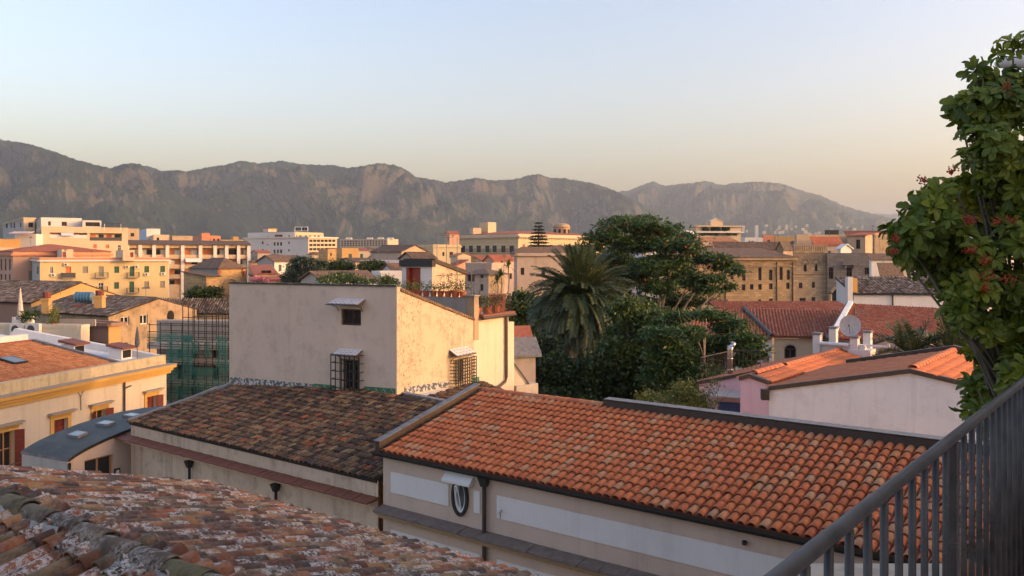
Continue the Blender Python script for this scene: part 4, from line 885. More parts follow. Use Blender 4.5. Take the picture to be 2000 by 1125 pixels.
m = MB(); m.fbox(cf, 5, 17.2, -6.19, -5.95, 13.0, 13.12, 'deck_red'); m.hexa([cf.pt(t87 - .05, -.45, 11.76), cf.pt(t87 + .15, -.45, 11.76), cf.pt(17.2, -5.9, 12.95), cf.pt(17.0, -5.9, 12.95)], [cf.pt(t87 - .05, -.45, 11.95), cf.pt(t87 + .15, -.45, 11.95), cf.pt(17.2, -5.9, 13.15), cf.pt(17.0, -5.9, 13.15)], 'lead'); obj('flashing', m, cp)
sk = MB(); p0 = cf.pt(5, -.45, 11.78) + cf.u * 7.5 + up3 * 2.3; n3 = cf.u.cross(up3); n3 = n3 if n3.z > 0 else -n3
qs = [p0 + cf.u * a + up3 * b for a, b in ((0, 0), (.9, 0), (.9, 1.1), (0, 1.1))]; sk.hexa(qs, [q_ + n3 * .16 for q_ in qs], 'metal_black'); so = obj('skylight', sk, cp)
sg = MB(); qs = [p0 + n3 * .163 + cf.u * a + up3 * b for a, b in ((.08, .08), (.82, .08), (.82, 1.02), (.08, 1.02))]; sg.quad(*qs, 'glass_pale'); obj('pane', sg, so)
for tt, dd in ((18.3, -4.2), (19.3, -1.7)):
    m = MB(); zb = 11.7 + (-dd - .4) * .11; m.fbox(cf, tt, tt + .9, dd - .9, dd, zb - .1, zb + .62, 'pl_white'); m.hexa([cf.pt(tt - .15, dd + .25, zb + .58), cf.pt(tt + 1.05, dd + .25, zb + .58), cf.pt(tt + 1.05, dd - 1, zb + .75), cf.pt(tt - .15, dd - 1, zb + .75)], [cf.pt(tt - .15, dd + .25, zb + .68), cf.pt(tt + 1.05, dd + .25, zb + .68), cf.pt(tt + 1.05, dd - 1, zb + .9), cf.pt(tt - .15, dd - 1, zb + .9)], 'deck_red')
    m.fbox(cf, tt + .1, tt + .8, dd + .002, dd + .02, zb + .05, zb + .5, 'void'); obj('roof_hatch', m, cp)
um = MB(); pu = cf.pt(20.3, -1.4, 11.75); um.tube([pu, pu + ZV * 1.9], .025, 'cloth_grey', 6); um.lathe(pu, [(.10, .75), (.16, .95), (.11, 1.5), (.03, 1.95)], 'cloth_grey', 8)
uo = thing('closed_parasol', 'dark folded parasol standing on the white roof terrace', 'parasol', pu); obj('canopy', um, uo)
for (h, st, op) in cw:
    w_ = win(cp, cf, h, st, .25); t0, t1, z0, z1 = h; m = MB(); fw_ = .24
    m.fbox(cf, t0 - fw_, t0, .001, .05, z0, z1 + .22, 'pl_ochre'); m.fbox(cf, t1, t1 + fw_, .001, .05, z0, z1 + .22, 'pl_ochre'); m.fbox(cf, t0 - .0, t1 + .0, .001, .05, z1, z1 + .22, 'pl_ochre'); m.fbox(cf, t0 - fw_ - .1, t1 + fw_ + .1, .001, .20, z1 + .223, z1 + .32, 'pl_ochre'); m.fbox(cf, t0 - fw_ - .16, t1 + fw_ + .16, .001, .30, z1 + .323, z1 + .40, 'pl_concrete'); obj('surround', m, w_)
    sides = {0: (), 1: (-1, 1), 2: (1,)}[op] if h[1] - h[0] < 9 else ()
    if st == 'wood_glass' and op == 0: sides = (1,)
    for s_ in sides:                                                   # shutters standing open against the wall
        m = MB(); wv = (t1 - t0) / 2; tb_ = t0 if s_ < 0 else t1; lo, hi = (tb_ - wv * .55, tb_ - .02) if s_ < 0 else (tb_ + .02, tb_ + wv * .8)
        ang = .45; pa = cf.pt(tb_, .06, 0); pb = cf.pt(lo if s_ < 0 else hi, .06 + wv * .5, 0)
        ff = Fr((pa.x, pa.y), (pb.x, pb.y)); m.fbox(ff, 0, ff.L, -.025, .025, z0, z1, 'shutter_maroon')
        for i in range(9): zz = z0 + .1 + (z1 - z0 - .2) * i / 9; m.fbox(ff, .06, ff.L - .06, -.04, .04, zz, zz + .1, 'shutter_maroon')
        obj('shutter', m, w_)
h = cw[0][0]; balcony(cp, cf, h[0] - .5, h[1] + .8, h[2] + .0, .8, 'shutter_brown', h=.95)
m = MB(); td = cf.hit(*c7(1040, 400))[0]; m.tube([cf.pt(td, .1, ZCp), cf.pt(td, .1, 2)], .06, 'metal_brown', 8); m.tube([cf.pt(td, .1, ZCp - .4), cf.pt(td + .5, .14, ZCp - .3)], .04, 'metal_black', 6); obj('downpipe', m, cp)
m = MB(); ty, zy = cf.hit(*c7(675, 525)); m.tube([cf.pt(ty, .06, zy), cf.pt(ty, .06, zy + .75)], .02, 'metal_black', 5); m.tube([cf.pt(ty, .06, zy + .72), cf.pt(ty - .32, .06, zy + 1.15)], .018, 'metal_black', 5); m.tube([cf.pt(ty, .06, zy + .72), cf.pt(ty + .38, .06, zy + 1.3)], .018, 'metal_black', 5); obj('wall_bracket', m, cp)
# --- low building with a curved dark roof
vK = Vector((-15.8, 30)); vw = Vector((.46, .887)).normalized(); vl = Vector((-.887, .462)).normalized()
vt = thing('vaulted_annex', 'low annex with curved dark membrane roof and three skylights', 'annex', (*(vK + vw * 3 + vl * 1.3), 0))
prof = [(0, 10.73), (.35, 10.88), (.7, 11.0), (1.4, 11.17), (2.3, 11.33), (3.3, 11.45), (4.3, 11.5), (5.4, 11.48), (6.5, 11.38), (7.5, 11.2)]
def vp(t, q, z): p = vK + vw * t + vl * q; return Vector((p.x, p.y, z))
def vz(t): return float(np.interp(t, [a for a, b in prof], [b for a, b in prof]))
m = MB(); QW = 2.6
for (a, za), (b, zb) in zip(prof, prof[1:]):
    m.quad(vp(a, -.06, za + .05), vp(b, -.06, zb + .05), vp(b, QW + .06, zb + .05), vp(a, QW + .06, za + .05), 'membrane')
    m.quad(vp(a, -.06, za + .05), vp(a, -.06, za - .06), vp(b, -.06, zb - .06), vp(b, -.06, zb + .05), 'metal_black')
m.quad(vp(0, -.06, 10.78), vp(0, QW + .06, 10.78), vp(0, QW + .06, 10.68), vp(0, -.06, 10.68), 'lead'); obj('roof', m, vt, smooth=False)
sf = Fr(vK, vK + vw * 7.5); wv_ = sf.rect(165, 893, 222, 934); wv_ = (wv_[0], wv_[1], wv_[2] - .6, wv_[3])
m = MB(); wall_face(m, sf, 0, 7.5, 0, 10.6, [wv_], 'pl_tan', .2)
m.add([sf.pt(0, 0, 10.6)] + [sf.pt(7.5, 0, 10.6)] + [sf.pt(t, 0, z - .05) for t, z in prof[::-1]], [list(range(len(prof) + 2))], 'pl_tan')
lfr = Fr(vK + vl * QW, vK); wall_face(m, lfr, 0, lfr.L, 0, 10.68, [], 'pl_grey'); m.quad(vp(0, QW, 0), vp(7.5, QW, 0), vp(7.5, QW, 11.15), vp(0, QW, 10.7), 'pl_grey'); obj('wall', m, vt)
win(vt, sf, wv_, 'wood_glass', .2)
for t_ in (1.2, 2.4, 3.6):
    m = MB(); zz = vz(t_ + .3) + .03; a = [vp(t_, 1.1, vz(t_) + .02), vp(t_ + .42, 1.1, vz(t_ + .42) + .02), vp(t_ + .42, 1.75, vz(t_ + .42) + .02), vp(t_, 1.75, vz(t_) + .02)]
    m.hexa(a, [p + ZV * .12 for p in a], 'lead'); so = obj('skylight', m, vt); c_ = sum(a, Vector()) / 4; m = MB(); m.quad(*[p.lerp(c_, .14) + ZV * .123 for p in a], 'skylight_glass'); obj('pane', m, so)
m = MB(); m.tube([vp(.03, -.1, 10.65), vp(.03, -.1, 3)], .05, 'metal_black', 8); obj('downpipe', m, vt)
m = MB(); ts_, zs_ = sf.hit(228, 923); m.fbox(sf, ts_ - .12, ts_ + .12, .002, .05, zs_ - .16, zs_ + .16, 'metal_black'); m.fbox(sf, ts_ - .07, ts_ + .07, .051, .055, zs_ - .1, zs_ + .1, 'white_paint'); obj('wall_box', m, vt)
# ------------------------------------------------------------------ houses in the middle distance, left
def gable_tiles(b, z, apex_y, mat, wallmat, axis, off=0.5, over=0.3, pitch=0.24, row=0.36, both=False, h=.07):
    """gabled house roof laid with real tiles on the slope towards us"""
    FL, FR, BR, BL = [Vector((p.x, p.y, z)) for p in b.pts]
    a0, a1, b0, b1 = (FL, FR, BL, BR) if axis == 'w' else (FR, BR, FL, BL)
    pm = a0.lerp(a1, off); rise = ZP(apex_y, pm.y) - z; pa = pm + ZV * rise; pb = b0.lerp(b1, off) + ZV * rise
    m = MB(); m.add([a0, a1, pa, b0, b1, pb], [(0, 1, 2), (4, 3, 5), (0, 2, 5, 3), (1, 4, 5, 2)], wallmat); obj('gable', m, b.r)
    for i, (e0, e1) in enumerate(((a0, b0), (a1, b1))):
        e = (e1 - e0) if i == 0 else (e1 - e0); s = (pa - e0); ln = e.length; sl_ = s.length
        if i == 0 or both:
            eu = e.normalized(); su = s.normalized()
            tiled_stuff(b.r, e0 - eu * over - su * over + ZV * .04, eu, su, [(0, 0), (ln + 2 * over, 0), (ln + 2 * over, sl_ + over), (0, sl_ + over)], pitch, row, mat, seed=int(abs(ln * 7)) + i, jit=.02, h=h)
        else:
            rb_ = MB(); d = (e0 - pa).normalized() * over; rb_.slab([e0 + d + ZV * .04, pa + ZV * .04, pb + ZV * .04, e1 + d + ZV * .04], -.1, 'roof_dark'); obj('roof', rb_, b.r)
    return rise
def shed_tiles(b, z, ridge_y, mat, wallmat, over=.3, pitch=.24, row=.36, deck='deck_dark', h=.07, ext=0.0):
    """single slope rising away from face L"""
    FL, FR, BR, BL = [Vector((p.x, p.y, z)) for p in b.pts]; ym = (BL.y + BR.y) / 2; rise = ZP(ridge_y, ym) - z; up = ZV * rise
    m = MB(); m.add([FL, FR, BR, BL, BR + up, BL + up], [(1, 2, 4), (3, 0, 5), (2, 3, 5, 4)], wallmat); obj('gable', m, b.r)
    e = (FR - FL).normalized(); s = (BL + up - FL); L = s.length; s.normalize()
    tiled_stuff(b.r, FL - e * over - s * over + ZV * .04, e, s, [(0, 0), (b.tl + 2 * over, 0), (b.tl + 2 * over, L + over + ext), (0, L + over + ext)], pitch, row, mat, deck, seed=int(L * 13), jit=.015, h=h)
    m = MB(); m.tube([FL - e * over - s * (over + .05), FR + e * over - s * (over + .05)], .07, 'metal_black', 6); obj('gutter', m, b.r)
for k_ in ('tile_mid_red', 'tile_mid_dark', 'tile_flat_orange'): MATS[k_ + '_stuff'] = MATS[k_]
# terrace with wall air conditioners
b = Block(-60, 158, 175, 60, 10); b.root('terrace_house', 'cream walled roof terrace with two air conditioners on its wall', 'house'); zt = ZP(642, 60)
b.walls(0, zt, 'pl_cream'); b.parapet(zt, ZP(635, 60) - zt, 'pl_cream')
for x in (112, 245): t, z = b.L.hit(*c6(x, 490)); ac_unit(b.r, b.L, t, z, 1.1, .8)
m = MB(); t0, z0 = b.L.hit(*c6(325, 410)); t1, z1 = b.L.hit(*c6(640, 410)); m.fbox(b.L, t0, t1, -2.2, -2.1, zt, ZP(624, 62), 'pl_greywarm'); obj('screen_wall', m, b.r)
def parasol(px, Y, z, label, mat, h=2.3):
    x = (px - 1000) / F * Y; o = thing('closed_parasol', label, 'parasol', (x, Y, z)); m = MB(); m.tube([(x, Y, z), (x, Y, z + h)], .03, 'white_paint', 6); obj('pole', m, o)
    m = MB(); m.lathe((x, Y, z), [(.18, .5), (.24, .7), (.17, 1.5), (.05, h - .1), (.02, h + .1)], mat, 8); obj('canopy', m, o); m = MB(); m.lathe((x, Y, z), [(.3, 0), (.3, .06), (.06, .1)], 'pl_concrete', 8); obj('base', m, o)
parasol(c6(172, 0)[0], 63, zt + .01, 'pale closed parasol on the terrace of garden seats', 'cloth_pale', 2.7)
def potplant(px, Y, z, label, pr=.2, ph=.3, spread=.35, hgt=.5, n=160, mat='leaf_mid', pot='terracotta', seed=1, lw=.05, ll=.22, group='potted plants along the terrace wall', cat='potted plant', dpx=0):
    x = (px - 1000) / F * Y; o = thing('potted_plant', label, cat, (x, Y, z), group); m = MB()
    m.lathe((x, Y, z + .002), [(pr * .72, 0), (pr * .95, ph * .85), (pr * 1.06, ph * .86), (pr * 1.06, ph), (pr * .9, ph), (pr * .88, ph * .9)], pot, 12); obj('pot', m, o)
    leaf_cloud('foliage', o, [((x, Y, z + ph + hgt * .45), spread, spread, hgt * .5)], n, lw, ll, mat, seed=seed, shell=.1); return o
potplant(c6(240, 0)[0], 62, zt + .01, 'spiky yucca in a pot beside the pale closed parasol', .22, .4, .5, 1.1, 200, 'leaf_mid', 'pl_white', 3, .08, .8, None)
potplant(c6(455, 0)[0], 61.2, zt + .01, 'tuft of tall grass in a pot before the terrace screen', .2, .3, .3, 1.1, 160, 'leaf_bright', 'terracotta', 4, .06, .7, None)
so = thing('garden_sofa', 'white outdoor sofa on the terrace near the closed parasol', 'sofa', (*P(42, 640, 63).xy, zt)); x0, x1 = P(33, 0, 63).x, P(52, 0, 63).x
for nm, q in (('seat', (x0, x1, 62.7, 63.5, zt + .01, zt + .42)), ('backrest', (x0, x1, 63.5, 63.7, zt + .01, zt + .85)), ('armrest', (x0 - .2, x0, 62.7, 63.7, zt + .01, zt + .62)), ('armrest', (x1, x1 + .2, 62.7, 63.7, zt + .01, zt + .62))):
    m = MB(); m.box(*q, 'white_paint'); obj(nm, m, so)
# long dark-tiled house, its gable half ochre half pink
b = Block(-150, 61, 238, 78, 24); b.root('dark_roof_house', 'long house with dark tiled roof and ochre gable below the yellow block', 'house'); z = ZP(590, 78)
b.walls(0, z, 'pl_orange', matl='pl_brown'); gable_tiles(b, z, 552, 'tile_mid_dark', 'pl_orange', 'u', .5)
# house with the stained gable
b = Block(58, 212, 384, 68, 33); b.root('stained_house', 'old house with stained peeling gable wall and two white windows', 'house'); z = ZP(616, 68)
hs = wins(b, b.Rt, c6, [(1020, 340, 1092, 410), (1183, 322, 1250, 403)], 'white') + wins(b, b.Rt, c6, [(1000, 560, 1078, 625)], 'glass')
b.walls(0, z, 'pl_stain', hr=hole4(hs)); put(b, b.Rt, hs); gable_tiles(b, z, 583, 'tile_mid_dark', 'pl_stain', 'u', .52)
m = MB(); t, zz = b.Rt.hit(*c6(1440, 334)); c = b.Rt.pt(t, .03, zz); n_ = 12; m.add([c + b.Rt.u * math.cos(2 * math.pi * k / n_) * .35 + ZV * math.sin(2 * math.pi * k / n_) * .5 for k in range(n_)], [list(range(n_))], 'void'); obj('vent_opening', m, b.r)
def chimney(px, yt, yb, Y, w, label, mat='pl_orange', pot='pot_red', grp=None):
    a = P(px, yt, Y); c = thing('chimney', label, 'chimney', (a.x, Y, ZP(yb, Y)), grp); m = MB(); zt_ = a.z; zb_ = ZP(yb, Y); pt_ = zt_ - (zt_ - zb_) * .3
    m.box(a.x - w / 2, a.x + w / 2, Y - w / 2, Y + w / 2, zb_, pt_, mat); m.box(a.x - w * .6, a.x + w * .6, Y - w * .6, Y + w * .6, pt_ - .15, pt_ - .05, mat); obj('stack', m, c)
    m = MB(); m.lathe((a.x, Y, pt_), [(w * .5, 0.003), (w * .52, (zt_ - pt_) * .7), (w * .56, (zt_ - pt_) * .72), (w * .5, zt_ - pt_)], pot, 8); obj('chimney_pot', m, c)
chimney(91.5, 570, 612, 70, .6, 'ochre chimney with red pot against the ochre gable'); chimney(195, 567, 601, 66, .62, 'ochre chimney with red pot beside the blue water tank')
tk = thing('water_tank', 'long ribbed blue water tank on the dark roof', 'water tank', P(165, 586, 73)); m = MB(); a, bq = P(147, 580, 73), P(183, 580, 73); n_ = 19
pts = [a.lerp(bq, i / (n_ - 1)) for i in range(n_)]; m.tube(pts, [(.30 if i in (0, n_ - 1) else .44) + (.035 if i % 3 == 1 else 0) for i in range(n_)], 'water_tank', 14); obj('tank', m, tk, smooth=False)
m = MB(); m.box(a.x, bq.x + 1.4, 72.6, 73.4, ZP(580, 73) - .80, ZP(580, 73) - .68, 'red_door'); m.box(bq.x, bq.x + .9, 72.7, 73.3, ZP(580, 73) - .678, ZP(580, 73) + .2, 'pl_grey'); obj('stand', m, tk)
# brown annex in front of it
b = Block(158, 212, 236, 64, 30); b.root('brown_annex', 'brown annex with an orange lit end below the stained gable', 'annex'); z = ZP(637, 64)
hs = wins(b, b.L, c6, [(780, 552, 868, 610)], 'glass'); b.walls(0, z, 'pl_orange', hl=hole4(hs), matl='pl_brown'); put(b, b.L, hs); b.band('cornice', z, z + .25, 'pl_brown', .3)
m = MB(); t = b.L.hit(*c6(748, 500))[0]; m.fbox(b.L, t - .28, t + .28, .01, .5, ZP(680, 64), ZP(640, 64), 'shutter_brown'); m.fbox(b.L, t - .36, t + .36, .01, .6, ZP(640, 64) + .003, ZP(634, 64), 'lead'); obj('flue', m, b.r)
# ochre-walled row with dark tiles
b = Block(300, 470, 480, 75, 8); b.root('ochre_row_house', 'ochre walled house with ragged dark tile roof behind the scaffold', 'house'); z = ZP(608, 75); b.walls(0, z, 'pl_yellow'); shed_tiles(b, z, 586, 'tile_mid_dark', 'pl_yellow')
# building under repair
b = Block(306, 475, 490, 57, 9); b.root('scaffolded_building', 'grey concrete building under repair behind scaffold', 'building'); z = ZP(628, 57)
fl = [(676, 700), (712, 742), (752, 780)]; hs = []
for (ya, yb) in fl: hs += [(*b.L.rect(412, ya, 428, yb), 'void'), (*b.L.rect(345, ya + 2, 357, yb), 'void'), (*b.L.rect(372, ya + 2, 384, yb), 'void')]
b.walls(0, z, 'pl_concrete', hl=hole4(hs)); put(b, b.L, hs)
b.band('cornice', z - 1.9, z - 1.5, 'pl_grey', .45)
for ya in (704, 746, 786): m = MB(); zz = ZP(ya, 57); m.fbox(b.L, 0, b.L.L, .002, 1.2, zz - .2, zz, 'pl_grey'); obj('balcony', m, b.r)
sc = thing('scaffold', 'black tube scaffold with torn green netting', 'scaffold', P(370, 0, 54.5).xy.to_3d()); f2 = Fr(P(288, 0, 55.5).xy, P(452, 0, 53.5).xy)
for i, d in enumerate((0, 1.0)):
    for k, px in enumerate((292, 313, 335, 357, 368, 380, 403, 415, 427, 440, 449)):
        t = f2.hit(px, 700)[0]; m = MB(); top = ZP(594 if 350 < px < 412 else (632 if px < 350 else 604), 55); m.tube([f2.pt(t, -d, 0), f2.pt(t, -d, top)], .03, 'scaffold', 6); obj('pole', m, sc)
for y in (620, 636, 650, 662, 678, 696, 714, 732, 750, 768):
    for d in (.06, -1.06):
        m = MB(); x0_ = 357 if y < 636 else 290; m.tube([f2.pt(f2.hit(x0_, y)[0], d, ZP(y, 54.5)), f2.pt(f2.L, d, ZP(y, 54.5))], .026, 'scaffold', 6); obj('ledger', m, sc)
for y in (668, 706, 748): m = MB(); m.fbox(f2, .2, f2.L, -.95, -.1, ZP(y, 54.5), ZP(y, 54.5) + .05, 'board'); obj('platform', m, sc)
def net(x0, y0, x1, y1, k, sag=.15):
    t0, z1_ = f2.hit(x0, y0); t1, z0_ = f2.hit(x1, y1); m = MB(); r_ = random.Random(k); nx, nz = 8, 8; V = []
    for j in range(nz + 1):
        for i in range(nx + 1):
            e = r_.uniform(-.25, .25) if j in (0,) else 0
            V.append(f2.pt(t0 + (t1 - t0) * i / nx + r_.uniform(-.05, .05), .12 + r_.uniform(0, sag), z0_ + (z1_ - z0_) * j / nz + e))
    m.add(V, [(j * (nx + 1) + i, j * (nx + 1) + i + 1, (j + 1) * (nx + 1) + i + 1, (j + 1) * (nx + 1) + i) for j in range(nz) for i in range(nx)], 'green_net'); obj('netting', m, sc, smooth=True)
for i, q in enumerate(((292, 650, 334, 668), (334, 650, 380, 668), (330, 668, 358, 788), (358, 654, 380, 788), (380, 664, 392, 694), (427, 656, 449, 788), (300, 690, 330, 788), (403, 668, 415, 690), (380, 716, 427, 788))): net(*q, i)
# ------------------------------------------------------------------ apartment blocks, far left
b = Block(57, 78, 329, 170, 84); b.root('yellow_apartments', 'yellow apartment block with red cornice band, balconies and green shutters', 'apartment block'); z = b.z(c2(0, 672)[1])
hs = wins(b, b.Rt, c2, [(1350, 728, 1408, 805), (1705, 725, 1760, 800), (1893, 722, 1948, 798), (1348, 915, 1405, 992), (1532, 728, 1588, 845), (1528, 905, 1585, 1035)], 'shutter_green')
hs += wins(b, b.Rt, c2, [(975, 728, 1040, 808), (1165, 728, 1225, 850), (1703, 905, 1760, 985), (1890, 900, 1946, 980)], 'shutter_grey') + wins(b, b.Rt, c2, [(775, 730, 840, 815)], 'shutter_orange') + wins(b, b.Rt, c2, [(590, 732, 628, 812), (975, 920, 1032, 985), (1162, 920, 1222, 1030)], 'white')
hl = wins(b, b.L, c2, [(435, 730, 458, 820)], 'shutter_green')
b.walls(0, z, 'pl_yellow', hl=hole4(hl), hr=hole4(hs), matl='pl_grey'); put(b, b.Rt, hs); put(b, b.L, hl)  # left wall grey instead of yellow: its shade is put into the colour
b.band('cornice', z, z + .35, 'pl_far_white', .45); b.band('cornice_band', z + .353, z + .8, 'pl_far_red', .2); b.parapet(z + .803, b.z(503) - z - .8, 'pl_far_white', .3)
for x0, x1, y, mt, so_ in ((730, 888, 870, 'metal_black', 'grille_dark'), (1122, 1275, 865, 'shutter_green', None), (1497, 1640, 862, 'metal_black', None), (1495, 1635, 1045, 'metal_black', None), (1140, 1270, 1030, 'metal_black', None)):
    t0, z0 = b.Rt.hit(*c2(x0, y)); t1, _ = b.Rt.hit(*c2(x1, y)); balcony(b.r, b.Rt, t0, t1, z0 + .15, 1.0, mt, solid=so_)
for x, y in ((600, 850), (1478, 752), (1588, 748), (1705, 838), (1900, 832), (752, 725)): t, z0 = b.Rt.hit(*c2(x, y)); ac_unit(b.r, b.Rt, t, z0)
for xl, xc, xr, yt, dr in ((108, 121, 143, 487, (738, 555, 782, 620)), (226, 240, 263, 488, (1537, 562, 1575, 618))):
    h = Block(xl, xc, xr, 176, 70); h.root('stair_hut', 'small stair hut with maroon door on the yellow block roof, ' + ('beside salmon wall' if xc < 200 else 'near the loggia flats'), 'hut'); zz = ZP(505, 176); ds = wins(h, h.Rt, c2, [dr], 'red_door'); h.r.location.z = zz
    h.walls(zz - .5, ZP(yt, 176), 'pl_far_cream', hr=hole4(ds)); put(h, h.Rt, ds)
b = Block(-60, 25, 216, 196, 70); b.root('pink_palazzo', 'salmon pink palazzo with red hipped roof behind the yellow block', 'palazzo'); z = b.z(c2(0, 600)[1])
hl = []; 
for x in (5, 55, 105): hl += wins(b, b.L, c2, [(x, 640, x + 20, 775), (x, 820, x + 20, 915)], 'glass')
hr = grid(b.Rt, 3, b.Rt.L - 2, 9, [(z - 6.2, z - 3.6)], 1.3, 'shutter_grey'); b.walls(0, z, 'pl_salmon', hl=hole4(hl), hr=hole4(hr)); put(b, b.L, hl); put(b, b.Rt, hr); b.band('cornice', z, z + .5, 'pl_far_red', .5); b.band('attic', z + .503, z + 1.1, 'pl_salmon', -.1); b.hip(z + 1.1, max(1.5, ZP(476, 205) - z - 1.1), 'roof_red')
b = Block(66, 81, 250, 215, 80); b.root('white_apartments', 'tall cream apartment block with deep balconies and stepped penthouse', 'apartment block'); z = b.z(c2(0, 300)[1])
hs = [(*b.Rt.rect(*c2(590, 330), *c2(1030, 395)), 1.6), (*b.Rt.rect(*c2(1060, 335), *c2(1440, 425)), 1.6)]; lo = wins(b, b.Rt, c2, [(1100, 467, 1142, 515), (1248, 470, 1290, 515)], 'shutter_orange') + wins(b, b.Rt, c2, [(1388, 475, 1428, 560)], 'white')
hl = wins(b, b.L, c2, [(425, 330, 440, 390), (466, 325, 480, 385), (425, 190, 438, 240)], 'glass') if False else wins(b, b.L, c2, [(425, 330, 440, 390), (466, 325, 480, 385)], 'glass')
b.walls(0, z, 'pl_far_cream', hl=hole4(hl), hr=[h for h in hs] + hole4(lo), matl='pl_grey'); put(b, b.Rt, lo); put(b, b.L, hl)  # left side in grey: shade painted into the wall colour
for h in hs:
    m = MB(); m.fbox(b.Rt, h[0] + .01, h[1] - .01, -.1, .02, h[2] + .01, h[2] + .9, 'pl_far_white' if h is hs[0] else 'grille_dark'); obj('balcony_rail', m, b.r)
    for k in range(4):
        t = h[0] + (h[1] - h[0]) * (k + .5) / 4; m = MB(); m.fbox(b.Rt, t - .6, t + .6, -1.59, -1.5, h[2] + .01, h[3] - .3, ('shutter_orange', 'glass', 'red_door', 'glass')[k]); obj('balcony_door', m, b.r)
b.parapet(z + .002, b.z(c2(0, 255)[1]) - z, 'pl_far_cream', .3)
m = MB(); t0, t1 = b.Rt.hit(*c2(720, 340))[0], b.Rt.hit(*c2(870, 340))[0]; zz = hs[0][3]; m.hexa([b.Rt.pt(t0, .01, zz - .1), b.Rt.pt(t1, .01, zz - .1), b.Rt.pt(t1, 1, zz - .8), b.Rt.pt(t0, 1, zz - .8)], [b.Rt.pt(t0, .01, zz - .05), b.Rt.pt(t1, .01, zz - .05), b.Rt.pt(t1, 1, zz - .74), b.Rt.pt(t0, 1, zz - .74)], 'pl_blue'); obj('awning', m, b.r)
h = Block(66, 80, 160, 219, 80); h.r = b.r; zz = z; ws_ = wins(h, h.Rt, c2, [(568, 195, 600, 245), (728, 200, 790, 250)], 'glass'); h.walls(zz, h.z(c2(0, 148)[1]), 'pl_far_white', hr=hole4(ws_), matl='pl_grey', name='penthouse_wall'); put(h, h.Rt, ws_)  # penthouse left side coloured grey for its shade as well
h2_ = Block(158, 161, 198, 221, 82); h2_.r = b.r; ws_ = wins(h2_, h2_.Rt, c2, [(1010, 205, 1180, 255)], 'glass'); h2_.walls(zz, h2_.z(c2(0, 182)[1]), 'pl_far_white', hr=hole4(ws_), name='penthouse_wall'); put(h2_, h2_.Rt, ws_)
m = MB(); a, c_ = P(204, 437, 222), P(236, 437, 222); m.hexa([a, c_, c_ + Vector((0, 3, 0)), a + Vector((0, 3, 0))], [p + ZV * .1 for p in (a, c_, c_ + Vector((0, 3, 0)), a + Vector((0, 3, 0)))], 'cloth_grey')
for p in (a, c_): m.tube([Vector((p.x, p.y, zz)), p], .06, 'white_paint', 5)
so_ = thing('sun_sail', 'dark sun sail over the penthouse terrace', 'sun sail', (a.x, a.y, zz)); obj('sail', m, so_)
b = Block(6, 46, 68, 236, 62); b.root('shade_sided_apartments', 'grey sided flat roofed apartments beside the stepped penthouse', 'apartment block'); z = b.z(427); hl = wins(b, b.L, c2, [(70, 220, 90, 275), (125, 218, 138, 275), (160, 212, 178, 275), (233, 207, 252, 265)], 'glass'); hr = wins(b, b.Rt, c2, [(335, 210, 392, 265)], 'glass')
b.walls(0, z, 'pl_far_cream', hl=hole4(hl), hr=hole4(hr), matl='pl_grey'); put(b, b.L, hl); put(b, b.Rt, hr); b.band('cornice', z, z + .3, 'pl_far_cream', .3)  # shade of the left face is put into its grey wall colour
b = Block(-60, -40, 70, 207, 85); b.root('low_terrace_flats', 'low cream flats with orange parapet and striped awning', 'apartment block'); z = b.z(483); b.walls(0, z, 'pl_far_cream'); b.parapet(z, b.z(466) - z, 'pl_orange', .3)
m = MB(); a, c_ = P(15, 456, 209), P(57, 456, 209); zl = b.z(466)
for i in range(14): p, q = a.lerp(c_, i / 14), a.lerp(c_, (i + 1) / 14); m.hexa([p, q, q + Vector((0, 2.4, .5)), p + Vector((0, 2.4, .5))], [v + ZV * .08 for v in (p, q, q + Vector((0, 2.4, .5)), p + Vector((0, 2.4, .5)))], 'white_paint' if i % 2 else 'shutter_orange')
obj('awning', m, b.r); m = MB(); m.box(a.x, c_.x, 212, 216, z, a.z, 'pl_far_white'); obj('penthouse_wall', m, b.r)
# balcony flats with white columns
b = Block(247, 252, 487, 250, 86); b.root('loggia_flats', 'long block of flats with white columns and open galleries', 'apartment block'); z = b.z(478)
cx = [52, 205, 368, 525, 705, 915, 1088, 1225, 1365, 1485]; hs = []
for a, c_ in zip(cx, cx[1:]): hs.append((*b.Rt.rect(*c3(a + 12, 328), *c3(c_ - 12, 408)), 2.0))
for j in range(3):
    y0 = 455 + j * 118
    for a, c_ in zip(cx[3:], cx[4:]): hs.append((*b.Rt.rect(*c3(a + 12, y0), *c3(c_ - 12, y0 + 68)), 1.6))
b.walls(0, z, 'pl_far_tan', hr=hs); rd = random.Random(3)
for h in hs:
    w_ = h[1] - h[0]
    for k in range(2):
        t = h[0] + w_ * (.28 + .44 * k); m = MB(); m.fbox(b.Rt, t - .8, t + .8, -h[4] + .005, -h[4] + .1, h[2] + .01, h[3] - .5, rd.choice(('shutter_orange', 'glass', 'glass', 'shutter_orange', 'white_paint'))); obj('balcony_door', m, b.r)
for px in cx: t = b.Rt.hit(*c3(px, 400))[0]; m = MB(); m.fbox(b.Rt, t - .5, t + .5, .002, .5, 0, z, 'pl_far_white'); obj('column', m, b.r)
m = MB(); zr = b.z(c3(0, 252)[1]); R4 = b.Rt; m.hexa([R4.pt(-1, .9, z + .01), R4.pt(R4.L + .5, .9, z + .01), R4.pt(R4.L + .5, -8, zr + .3), R4.pt(-1, -8, zr + .3)], [R4.pt(-1, .9, z + .25), R4.pt(R4.L + .5, .9, z + .25), R4.pt(R4.L + .5, -8, zr + .6), R4.pt(-1, -8, zr + .6)], 'roof_dark'); obj('roof', m, b.r)
